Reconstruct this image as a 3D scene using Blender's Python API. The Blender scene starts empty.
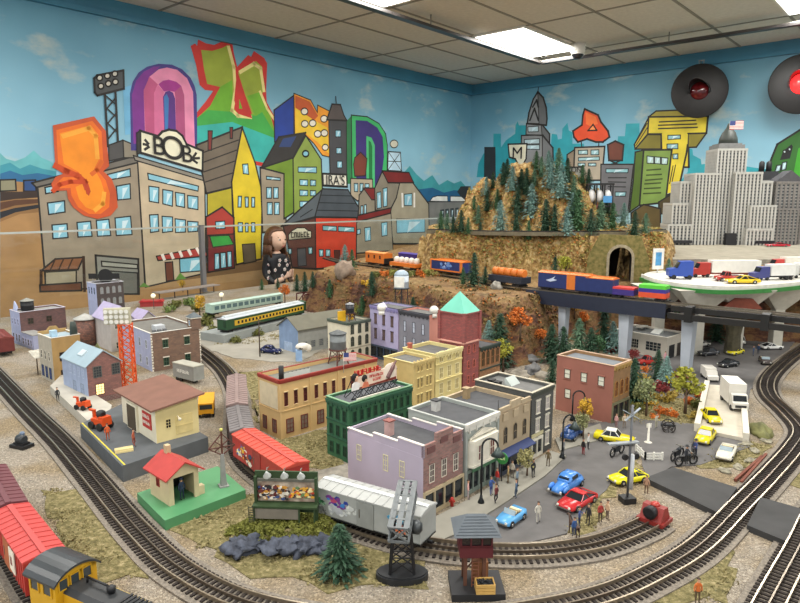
import bpy, math, random
from mathutils import Vector, Matrix, noise
C = bpy.context.scene.collection
U = .01                      # the script is written in centimetres, the scene is in metres
PI = math.pi
random.seed(7)
# ---------------- camera
F_, CX_, CY_, H_ = 633., 400., 301.5, 50.
T_ = math.atan(101.5/633); c_, s_ = math.cos(T_), math.sin(T_)
cd = bpy.data.cameras.new('camera'); cam = bpy.data.objects.new('camera', cd); C.objects.link(cam)
cd.sensor_fit = 'HORIZONTAL'; cd.sensor_width = 36; cd.lens = 36*F_/800; cd.clip_start = .01; cd.clip_end = 60
cam.location = (0, 0, H_*U); cam.rotation_euler = (PI/2-T_, 0, 0)
bpy.context.scene.camera = cam
# ---------------- ambient light of the room, exposure
w = bpy.data.worlds.new('room_world'); bpy.context.scene.world = w; w.use_nodes = True
w.node_tree.nodes['Background'].inputs[0].default_value = (.93, .97, 1, 1)
w.node_tree.nodes['Background'].inputs[1].default_value = .88
vs = bpy.context.scene.view_settings
vs.view_transform = 'Standard'; vs.look = 'None'; vs.gamma = 1; vs.use_curve_mapping = False; vs.exposure = 0.08
def area_light(x, y, z, sx, sy, rz, power, col=(1, .97, .92)):
    l = bpy.data.lights.new('ceiling_light_glow', 'AREA'); l.shape = 'RECTANGLE'; l.size = sx*U; l.size_y = sy*U
    l.energy = power; l.color = col
    o = bpy.data.objects.new('ceiling_light_glow', l); C.objects.link(o)
    o.location = (x*U, y*U, z*U); o.rotation_euler = (0, 0, rz)
    return o
ZC, ZF = 155., -76.          # ceiling and floor heights, the table top is 0
AL = math.atan2(.754, .657); AR = math.atan2(-.657, .754)
CO = (66.6, 610.)            # room corner
def room(a, b):              # a = distance from the corner along the left wall, b = along the right wall
    return (CO[0]-.657*a+.754*b, CO[1]-.754*a-.657*b)
LIGHTS = [(110, 122), (272, 122), (110, 285), (435, 122), (272, 285), (435, 285), (110, 447), (272, 447), (435, 447), (597, 122), (597, 285), (597, 447)]
for i, (a, b) in enumerate(LIGHTS):
    x, y = room(a, b); area_light(x, y, ZC-2.5, 76, 36, AL, 18.5)
# ---------------- helpers
def ray(px, py):
    dx = (px-CX_)/F_; dy = -(py-CY_)/F_
    return (dx, c_+dy*s_, -s_+dy*c_)
def G(px, py, z=0):
    r = ray(px, py); t = (z-H_)/r[2]; return (r[0]*t, r[1]*t)
def AT(px, py, Y):
    r = ray(px, py); k = Y/r[1]; return (r[0]*k, Y, H_+k*r[2])
def PX(x, y, z):
    z -= H_; f = y*c_-z*s_; u = y*s_+z*c_
    return (CX_+F_*x/f, CY_-F_*u/f)
def HG(b, ty, z=0):
    x, y = G(b[0], b[1], z); r = ray(b[0], ty); return H_+y/r[1]*r[2]
def lin(h):
    o = []
    for i in (0, 2, 4):
        v = int(h[i:i+2], 16)/255; o.append(v/12.92 if v <= .04045 else ((v+.055)/1.055)**2.4)
    return (*o, 1)
MC = {}
def mt(h, r=.6, m=0., n=.12, s=60., b=0., e=0., h2=None):
    k = (h, r, m, n, s, b, e, h2)
    if k in MC: return MC[k]
    M = bpy.data.materials.new('paint_'+h); M.use_nodes = True; nt = M.node_tree; p = nt.nodes['Principled BSDF']
    p.inputs['Roughness'].default_value = r; p.inputs['Metallic'].default_value = m
    c = lin(h)
    tc = nt.nodes.new('ShaderNodeTexCoord'); nz = nt.nodes.new('ShaderNodeTexNoise'); nz.inputs['Scale'].default_value = s; nz.inputs['Detail'].default_value = 5
    nt.links.new(tc.outputs['Object'], nz.inputs['Vector'])
    cr = nt.nodes.new('ShaderNodeValToRGB'); cr.color_ramp.elements[0].position = .3; cr.color_ramp.elements[1].position = .7
    if h2: a_, b_ = lin(h2), c
    else: a_ = tuple(v*(1-n) for v in c[:3])+(1,); b_ = tuple(min(1, v*(1+n)) for v in c[:3])+(1,)
    cr.color_ramp.elements[0].color = a_; cr.color_ramp.elements[1].color = b_
    nt.links.new(nz.outputs['Fac'], cr.inputs['Fac']); nt.links.new(cr.outputs['Color'], p.inputs['Base Color'])
    if b:
        bp = nt.nodes.new('ShaderNodeBump'); bp.inputs['Strength'].default_value = b; bp.inputs['Distance'].default_value = .002
        nt.links.new(nz.outputs['Fac'], bp.inputs['Height']); nt.links.new(bp.outputs['Normal'], p.inputs['Normal'])
    if e:
        p.inputs['Emission Color'].default_value = c; p.inputs['Emission Strength'].default_value = e
    MC[k] = M; return M
def brick(h, mortar='8a7a70', bw=.9, bh=.38, n=.25):
    k = ('brick', h, mortar, bw, bh)
    if k in MC: return MC[k]
    M = bpy.data.materials.new('brick_'+h); M.use_nodes = True; nt = M.node_tree; p = nt.nodes['Principled BSDF']; p.inputs['Roughness'].default_value = .8
    tc = nt.nodes.new('ShaderNodeTexCoord'); sp = nt.nodes.new('ShaderNodeSeparateXYZ'); nt.links.new(tc.outputs['Object'], sp.inputs[0])
    ad = nt.nodes.new('ShaderNodeMath'); ad.operation = 'ADD'; nt.links.new(sp.outputs[0], ad.inputs[0]); nt.links.new(sp.outputs[1], ad.inputs[1])
    cb = nt.nodes.new('ShaderNodeCombineXYZ'); nt.links.new(ad.outputs[0], cb.inputs[0]); nt.links.new(sp.outputs[2], cb.inputs[1])
    bt = nt.nodes.new('ShaderNodeTexBrick'); bt.inputs['Scale'].default_value = 100; bt.inputs['Brick Width'].default_value = bw; bt.inputs['Row Height'].default_value = bh
    bt.inputs['Mortar Size'].default_value = .05; bt.inputs['Mortar Smooth'].default_value = .4
    c = lin(h); bt.inputs['Color1'].default_value = tuple(v*(1-n) for v in c[:3])+(1,); bt.inputs['Color2'].default_value = tuple(min(1, v*(1+n)) for v in c[:3])+(1,)
    bt.inputs['Mortar'].default_value = lin(mortar)
    nt.links.new(cb.outputs[0], bt.inputs['Vector'])
    nz = nt.nodes.new('ShaderNodeTexNoise'); nz.inputs['Scale'].default_value = 45; nt.links.new(tc.outputs['Object'], nz.inputs['Vector'])
    mx = nt.nodes.new('ShaderNodeMixRGB'); mx.blend_type = 'MULTIPLY'; mx.inputs[0].default_value = .5
    nt.links.new(bt.outputs['Color'], mx.inputs[1]); nt.links.new(nz.outputs['Fac'], mx.inputs[2])
    gm = nt.nodes.new('ShaderNodeBrightContrast'); gm.inputs[1].default_value = .04; nt.links.new(mx.outputs[0], gm.inputs[0])
    nt.links.new(gm.outputs[0], p.inputs['Base Color'])
    MC[k] = M; return M
def glass(h='2a3540', r=.12): return mt(h, r=r, n=.3, s=90)
class MB:
    def __init__(s): s.v = []; s.f = []; s.m = []; s.s = []
    def add(s, vs, fs, m=0, sm=False):
        o = len(s.v); s.v += [tuple(v) for v in vs]
        for f in fs: s.f.append([i+o for i in f]); s.m.append(m); s.s.append(sm)
        return s
    def box(s, x0, y0, z0, x1, y1, z1, m=0):
        return s.add([(x0,y0,z0),(x1,y0,z0),(x1,y1,z0),(x0,y1,z0),(x0,y0,z1),(x1,y0,z1),(x1,y1,z1),(x0,y1,z1)],
                     [(0,3,2,1),(4,5,6,7),(0,1,5,4),(1,2,6,5),(2,3,7,6),(3,0,4,7)], m)
    def bar(s, p, q, w=.1, h=None, m=0):
        p = Vector(p); q = Vector(q); d = (q-p)
        if d.length < 1e-6: return s
        d.normalize(); h = h or w
        a = d.cross(Vector((0,0,1)));
        if a.length < .05: a = Vector((1,0,0))
        a.normalize(); b = a.cross(d).normalized(); vs = []
        for e in (p, q):
            for i, j in ((-1,-1),(1,-1),(1,1),(-1,1)): vs.append(e+a*i*w/2+b*j*h/2)
        return s.add(vs, [(3,2,1,0),(4,5,6,7),(0,1,5,4),(1,2,6,5),(2,3,7,6),(3,0,4,7)], m)
    def cyl(s, p, q, r0, r1=None, n=12, m=0, sm=True):
        p = Vector(p); q = Vector(q); r1 = r0 if r1 is None else r1; d = (q-p).normalized()
        a = d.cross(Vector((0,0,1)));
        if a.length < .05: a = Vector((1,0,0))
        a.normalize(); b = a.cross(d); vs = []
        for e, r in ((p, r0), (q, r1)):
            for i in range(n): t = 2*PI*i/n; vs.append(e+a*math.cos(t)*r+b*math.sin(t)*r)
        o = len(s.v); s.add(vs, [((i+1)%n, i, i+n, (i+1)%n+n) for i in range(n)], m, sm)
        s.f.append([o+i for i in range(n)]); s.f.append([o+n+n-1-i for i in range(n)]); s.m += [m, m]; s.s += [False, False]
        return s
    def lathe(s, prof, c=(0,0,0), n=16, m=0, sm=True, ax='z'):
        vs = []; k = len(prof)
        for r, z in prof:
            for i in range(n):
                t = 2*PI*i/n; v = (r*math.cos(t), r*math.sin(t), z)
                if ax == 'x': v = (v[2], v[0], v[1])
                if ax == 'y': v = (v[0], v[2], v[1])
                vs.append((v[0]+c[0], v[1]+c[1], v[2]+c[2]))
        fs = [(j*n+i, j*n+(i+1)%n, (j+1)*n+(i+1)%n, (j+1)*n+i) for j in range(k-1) for i in range(n)]
        s.add(vs, fs, m, sm); o = len(s.v)-k*n
        s.f += [[o+n-1-i for i in range(n)], [o+(k-1)*n+i for i in range(n)]]; s.m += [m, m]; s.s += [False, False]
        return s
    def prism(s, poly, z0, z1, m=0, mtop=None):
        n = len(poly); a = sum(poly[i][0]*poly[(i+1)%n][1]-poly[(i+1)%n][0]*poly[i][1] for i in range(n))
        if a < 0: poly = poly[::-1]
        vs = [(x,y,z0) for x,y in poly]+[(x,y,z1) for x,y in poly]
        s.add(vs, [(i,(i+1)%n,(i+1)%n+n,i+n) for i in range(n)]+[tuple(range(n))[::-1]], m)
        o = len(s.v)-2*n; s.f.append([o+n+i for i in range(n)]); s.m.append(m if mtop is None else mtop); s.s.append(False)
        return s
    def ext(s, poly, y0, y1, m=0, ax='y'):      # outline in (x,z), or in (y,z) for ax='x', extruded along y (or x)
        n = len(poly)
        P = (lambda a, b, t: (a, t, b)) if ax == 'y' else (lambda a, b, t: (t, a, b))
        vs = [P(a,b,y0) for a,b in poly]+[P(a,b,y1) for a,b in poly]
        return s.add(vs, [(i,(i+1)%n,(i+1)%n+n,i+n) for i in range(n)]+[tuple(range(n))[::-1], tuple(range(n,2*n))], m)
    def sph(s, c, r, n=12, m=0, q=(1,1,1), z0=-1, z1=1):
        k = max(4, n//2); pr = []
        for i in range(k+1):
            t = -PI/2+PI*i/k; pr.append((max(1e-4, math.cos(t)), math.sin(t)))
        pr = [p for p in pr if z0-1e-6 <= p[1] <= z1+1e-6]
        o = len(s.v); s.lathe([(a*r, b*r) for a, b in pr], (0,0,0), n, m)
        for i in range(o, len(s.v)):
            x, y, z = s.v[i]; s.v[i] = (x*q[0]+c[0], y*q[1]+c[1], z*q[2]+c[2])
        return s
    def tube(s, pts, r, n=8, m=0):
        for a, b in zip(pts, pts[1:]): s.cyl(a, b, r, r, n, m)
        return s
    def rot(s, rz, c=(0,0), o=0, t=(0,0,0)):
        ca, sa = math.cos(rz), math.sin(rz)
        for i in range(o, len(s.v)):
            x, y, z = s.v[i]; x -= c[0]; y -= c[1]; s.v[i] = (c[0]+x*ca-y*sa+t[0], c[1]+x*sa+y*ca+t[1], z+t[2])
        return s
    def mesh(s, name, mats):
        me = bpy.data.meshes.new(name); me.from_pydata([(x*U,y*U,z*U) for x,y,z in s.v], [], s.f)
        for m_ in (mats if isinstance(mats, (list, tuple)) else [mats]): me.materials.append(m_)
        me.polygons.foreach_set('material_index', s.m); me.polygons.foreach_set('use_smooth', s.s); me.update()
        return me
    def build(s, name, mats, parent=None, loc=(0,0,0), rz=0):
        return link(name, s.mesh(name, mats), parent, loc, rz)
def link(name, me, parent=None, loc=(0,0,0), rz=0):
    o = bpy.data.objects.new(name, me); C.objects.link(o); o.parent = parent
    o.location = [v*U for v in loc]
    if isinstance(rz, tuple): o.rotation_euler = rz
    else: o.rotation_euler = (0, 0, rz)
    return o
def thing(name, label, cat, loc=(0,0,0), rz=0, group=None):
    o = link(name, None, None, loc, rz); tag(o, label, cat, group); return o
def tag(o, label, cat, group=None):
    o['label'] = label; o['category'] = cat
    if group: o['group'] = group
    return o
def struct(o): o['kind'] = 'structure'; return o
def kids(o): return KID.get(o.name, [])
def dup(o, loc=None, rz=None, label=None, sc=None):
    m = {}; todo = [o]+list(o.children_recursive); r = None
    for x in todo:
        c = x.copy(); C.objects.link(c); m[x] = c
        if x.parent in m: c.parent = m[x.parent]
    r = m[o]
    if loc is not None: r.location = [v*U for v in loc]
    if rz is not None: r.rotation_euler = (0, 0, rz)
    if label: r['label'] = label
    if sc: r.scale = (sc, sc, sc) if not isinstance(sc, tuple) else sc
    return r
def text_mesh(name, s, size, ext, m, parent, loc, rot, al='CENTER', sx=1, off=0):
    if s[0] == '~':          # lettering too small to read in the photograph: a row of letter-like strokes
        rr = random.Random(len(s)); b = MB(); n = len(s)-1; W = size*.62*sx; t_ = size*.13
        for i in range(n):
            x = (i-n/2)*W; a = x+W*.8; h = size*.36; e = max(ext, .02)
            b.box(x, -h, -e, x+t_, h, e)
            for k in rr.sample([0, 1, 2, 3], 2):
                if k == 3: b.box(a-t_, -h, -e, a, h, e)
                else: b.box(x, (-h, -t_/2, h-t_)[k], -e, a, (-h+t_, t_/2, h)[k], e)
        o = b.build(name, m, parent, loc); o.rotation_euler = rot; return o
    cu = bpy.data.curves.new(name, 'FONT'); cu.body = s; cu.size = size*U; cu.extrude = ext*U; cu.offset = off*U; cu.align_x = al; cu.align_y = 'CENTER'
    t = bpy.data.objects.new(name, cu); C.objects.link(t)
    dg = bpy.context.evaluated_depsgraph_get(); me = bpy.data.meshes.new_from_object(t.evaluated_get(dg)); bpy.data.objects.remove(t)
    me.materials.clear(); me.materials.append(m)
    for v in me.vertices: v.co.x *= sx
    o = link(name, me, parent, loc); o.rotation_euler = rot; return o
# ---------------- room shell
def wl(px, py):              # a point of the left wall: (distance along it from the corner, height)
    r = ray(px, py); t = (CO[0]*.754-CO[1]*.657)/(r[0]*.754-r[1]*.657)
    return ((r[0]*t-CO[0])*.657+(r[1]*t-CO[1])*.754, H_+r[2]*t)
def wr(px, py):
    r = ray(px, py); t = (CO[0]*.657+CO[1]*.754)/(r[0]*.657+r[1]*.754)
    return ((r[0]*t-CO[0])*.754-(r[1]*t-CO[1])*.657, H_+r[2]*t)
def wall_mat():
    M = bpy.data.materials.new('painted_sky_wall'); M.use_nodes = True; nt = M.node_tree; N = nt.nodes; L = nt.links; p = N['Principled BSDF']; p.inputs['Roughness'].default_value = .55
    tc = N.new('ShaderNodeTexCoord'); sp = N.new('ShaderNodeSeparateXYZ'); L.new(tc.outputs['Object'], sp.inputs[0])
    mr = N.new('ShaderNodeMapRange'); mr.inputs[1].default_value = .3; mr.inputs[2].default_value = 1.5; L.new(sp.outputs[2], mr.inputs[0])
    cr = N.new('ShaderNodeValToRGB'); e = cr.color_ramp.elements; e[0].color = lin('b4d8e4'); e[1].color = lin('6aa6bf'); x = e.new(.5); x.color = lin('98cbe0')
    L.new(mr.outputs[0], cr.inputs[0])
    mp = N.new('ShaderNodeMapping'); mp.inputs['Scale'].default_value = (1, 1, 1.9); L.new(tc.outputs['Object'], mp.inputs[0])
    nz = N.new('ShaderNodeTexNoise'); nz.inputs['Scale'].default_value = 2.6; nz.inputs['Detail'].default_value = 6; nz.inputs['Roughness'].default_value = .6; L.new(mp.outputs[0], nz.inputs['Vector'])
    c2 = N.new('ShaderNodeValToRGB'); e = c2.color_ramp.elements; e[0].position = .55; e[0].color = (0,0,0,1); e[1].position = .72; e[1].color = (.8,.8,.8,1); L.new(nz.outputs['Fac'], c2.inputs[0])
    mx = N.new('ShaderNodeMixRGB'); L.new(c2.outputs[0], mx.inputs[0]); L.new(cr.outputs[0], mx.inputs[1]); mx.inputs[2].default_value = lin('e4e0cc')
    n2 = N.new('ShaderNodeTexNoise'); n2.inputs['Scale'].default_value = 1.3; n2.inputs['Detail'].default_value = 3; L.new(tc.outputs['Object'], n2.inputs['Vector'])
    m2 = N.new('ShaderNodeMixRGB'); m2.blend_type = 'MULTIPLY'; c3 = N.new('ShaderNodeValToRGB'); e = c3.color_ramp.elements; e[0].position = .35; e[0].color = lin('c8d8e0'); e[1].position = .7; e[1].color = (1,1,1,1)
    L.new(n2.outputs['Fac'], c3.inputs[0]); m2.inputs[0].default_value = .8; L.new(mx.outputs[0], m2.inputs[1]); L.new(c3.outputs[0], m2.inputs[2])
    L.new(m2.outputs[0], p.inputs['Base Color'])
    return M
WM = wall_mat()
LW = 620; RW = 620
wall_l = struct(MB().box(-LW, 0, ZF, 8, 8, ZC+10).build('wall_left', WM, None, (CO[0], CO[1], 0), AL))
wall_r = struct(MB().box(0, 0, ZF, RW, 8, ZC+10).build('wall_right', WM, None, (CO[0], CO[1], 0), AR))
struct(MB().box(-900, -500, ZF-5, 900, 900, ZF).build('floor', mt('5c5a55', .7, n=.2, s=3)))
# ceiling: tiles and the grid that holds them
cm = MB().box(-LW, -RW, 0, 0, 0, 4, 0)
k = 65.
while k < LW: cm.box(-k-.8, -RW, -.4, -k+.8, 0, 0, 1); k += 81.2
k = 22.5
while k < RW: cm.box(-LW, -k-.8, -.4, 0, -k+.8, 0, 1); k += 40.6
struct(cm.build('ceiling', [mt('d4cfc6', .9, n=.06, s=40, b=.3), mt('8c877c', .6, n=.05)], None, (CO[0], CO[1], ZC), AL))
# painted cove along the top of both walls
tm = mt('3f7f9c', .5, n=.1, s=4)
struct(MB().box(-LW, -2.5, ZC-9.5, 0, 0, ZC-7).box(-LW, -1.2, ZC-7, 0, 0, ZC).build('trim_1', tm, None, (CO[0], CO[1], 0), AL))
struct(MB().box(0, -2.5, ZC-9.5, RW, 0, ZC-7).box(0, -1.2, ZC-7, RW, 0, ZC).build('trim_2', tm, None, (CO[0], CO[1], 0), AR))
LL = ['bright ceiling light panel near the corner where the two painted walls meet', 'ceiling light panel above the left part of the table, partly cut by the top edge', 'ceiling light panel over the right part of the table', 'ceiling light panel over the middle of the table']
for i, (a, b) in enumerate(LIGHTS[:3]+[LIGHTS[4]]):
    x, y = room(a, b)
    if PX(x, y, ZC)[1] < -60 and i > 1: continue
    t = thing('ceiling_light', LL[i], 'ceiling light', (x, y, ZC-1.4), AL)
    MB().box(-39, -19, 0, 39, 19, 1.3).build('frame', mt('d8d6d0', .5, n=.03), t)
    MB().box(-37, -17.5, -.3, 37, 17.5, .3).build('diffuser', mt('fffdf5', .5, n=0, e=5), t)
# shelf rail of the overhead train hanging under the ceiling
def rail(pts, name, label, off):
    t = thing(name, label, 'overhead rail', (0,0,0))
    m = MB(); m2 = MB(); rods = []
    for (x0,y0),(x1,y1) in zip(pts, pts[1:]):
        m.bar((x0,y0,ZC-7), (x1,y1,ZC-7), 4.5, 1.6); m2.bar((x0,y0,ZC-5.9), (x1,y1,ZC-5.9), 1.0, .7)
        n = max(1, int(math.hypot(x1-x0, y1-y0)/60))
        for i in range(n+1):
            a = i/n; MB().cyl((0,0,0), (0,0,6), .35, n=6).build('hanger_rod', mt('8a8882', .3, 1), t, (x0+(x1-x0)*a, y0+(y1-y0)*a, ZC-6))
    m.build('shelf', mt('2e2a28', .35, n=.1), t); m2.build('bright_rail', mt('b9b6ae', .25, 1, n=.05), t)
p0 = G(250, -32, ZC-7); p1 = G(538, 62.5, ZC-7); p2 = G(546, 62.3, ZC-7); p3 = G(830, 19, ZC-7)
pm = ((p1[0]+p2[0])/2, (p1[1]+p2[1])/2+2)
rail([p0, p1, pm, p2, p3], 'overhead_train_rail', 'long dark shelf rail hanging below the ceiling and turning near the corner', 0)
x, y = G(578, 48, ZC-3)
t = thing('security_camera', 'small white dome security camera under the ceiling beside the light panel', 'security camera', (x, y, ZC-11)); t.scale = (1.4,)*3
MB().lathe([(3.4,8),(3.4,4),(3,3.2)]).build('housing', mt('e8e6e0', .4, n=.02), t)
MB().sph((0,0,3.4), 3, 16, z1=.1).build('dome', mt('26262a', .1, n=.05), t)
MB().sph((0,0,2.6), 3.3, 16, q=(1,1,.7), z0=-.2).build('collar', mt('e8e6e0', .4, n=.02), t)
# ---------------- mural, traced as paint on the walls
CR = {'A':(30,100),'B':(110,50),'C':(180,20),'D':(120,120),'E':(230,80),'F':(310,90),'G':(160,190),'H':(270,170),'I':(360,160),'J':(470,70),'K':(590,60),'L':(666,50),'M':(560,130),'N':(666,130),'O':(0,190),'a':(0,0),'e':(0,150),'f':(200,150),'p':(0,0)}
def mural(lines, fn, parent, name):
    m = MB(); mats = []; idx = {}; off = [.05]
    def mi(c):
        if c not in idx: idx[c] = len(mats); mats.append(mt(c, .6, n=.14, s=9))
        return idx[c]
    def poly(P, c): 
        a = sum(P[i][0]*P[(i+1)%len(P)][1]-P[(i+1)%len(P)][0]*P[i][1] for i in range(len(P)))
        if a < 0: P = P[::-1]
        m.add([(s, -off[0], z) for s, z in P], [tuple(range(len(P)))], mi(c)); off[0] += .0012
    def stroke(P, w, c, closed):
        Q = P+[P[0]] if closed else P
        for (x0,y0),(x1,y1) in zip(Q, Q[1:]):
            d = math.hypot(x1-x0, y1-y0)
            if d < 1e-6: continue
            ex, ey = (x1-x0)/d*w/2, (y1-y0)/d*w/2
            m.add([(x0-ex+ey, -off[0], y0-ey-ex), (x1+ex+ey, -off[0], y1+ey-ex), (x1+ex-ey, -off[0], y1+ey+ex), (x0-ex-ey, -off[0], y0-ey+ex)], [(0,1,2,3)], mi(c))
        off[0] += .0012
    for ln in lines.strip().split('\n'):
        if not ln.strip() or ln[0] == '#': continue
        p = ln.split(); cr, col, ol = p[0], p[1], float(p[2]); ox, oy = CR[cr[0]]; sc = 1 if cr[0] == 'p' else (4 if cr[0] in 'aef' else 5.97)
        pts = [tuple(float(q) for q in s.split(',')) for s in p[3:]]
        mode = cr[1:] if len(cr) > 1 else ''
        if mode == 'o':      # a disc: centre and radius
            (cx, cy), (rr, _) = pts[0], pts[1]; pts = [(cx+rr*math.cos(t*PI/9), cy+rr*math.sin(t*PI/9)) for t in range(18)]
        if mode == 'w':      # a set of windows, four corners each
            for i in range(0, len(pts), 4):
                Q = [fn(ox+x/sc, oy+y/sc) for x, y in pts[i:i+4]]; poly(Q, col); stroke(Q, .7, '1c2226', True)
                if len(Q) == 4:
                    a = [((Q[0][0]*.7+Q[1][0]*.3), (Q[0][1]*.7+Q[1][1]*.3)), ((Q[0][0]*.2+Q[1][0]*.8), (Q[0][1]*.2+Q[1][1]*.8)), ((Q[3][0]*.8+Q[2][0]*.2), (Q[3][1]*.8+Q[2][1]*.2))]
                    poly([((v[0]*.8+Q[2][0]*.2), (v[1]*.8+Q[2][1]*.2)) for v in a], 'cfe6ee')
            continue
        Q = [fn(ox+x/sc, oy+y/sc) for x, y in pts]
        if mode == 'l': stroke(Q, ol*.75, col, False); continue
        poly(Q, col)
        if ol: stroke(Q, ol*.75, '22201f', True)
    return struct(m.build(name, mats, parent))
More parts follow.
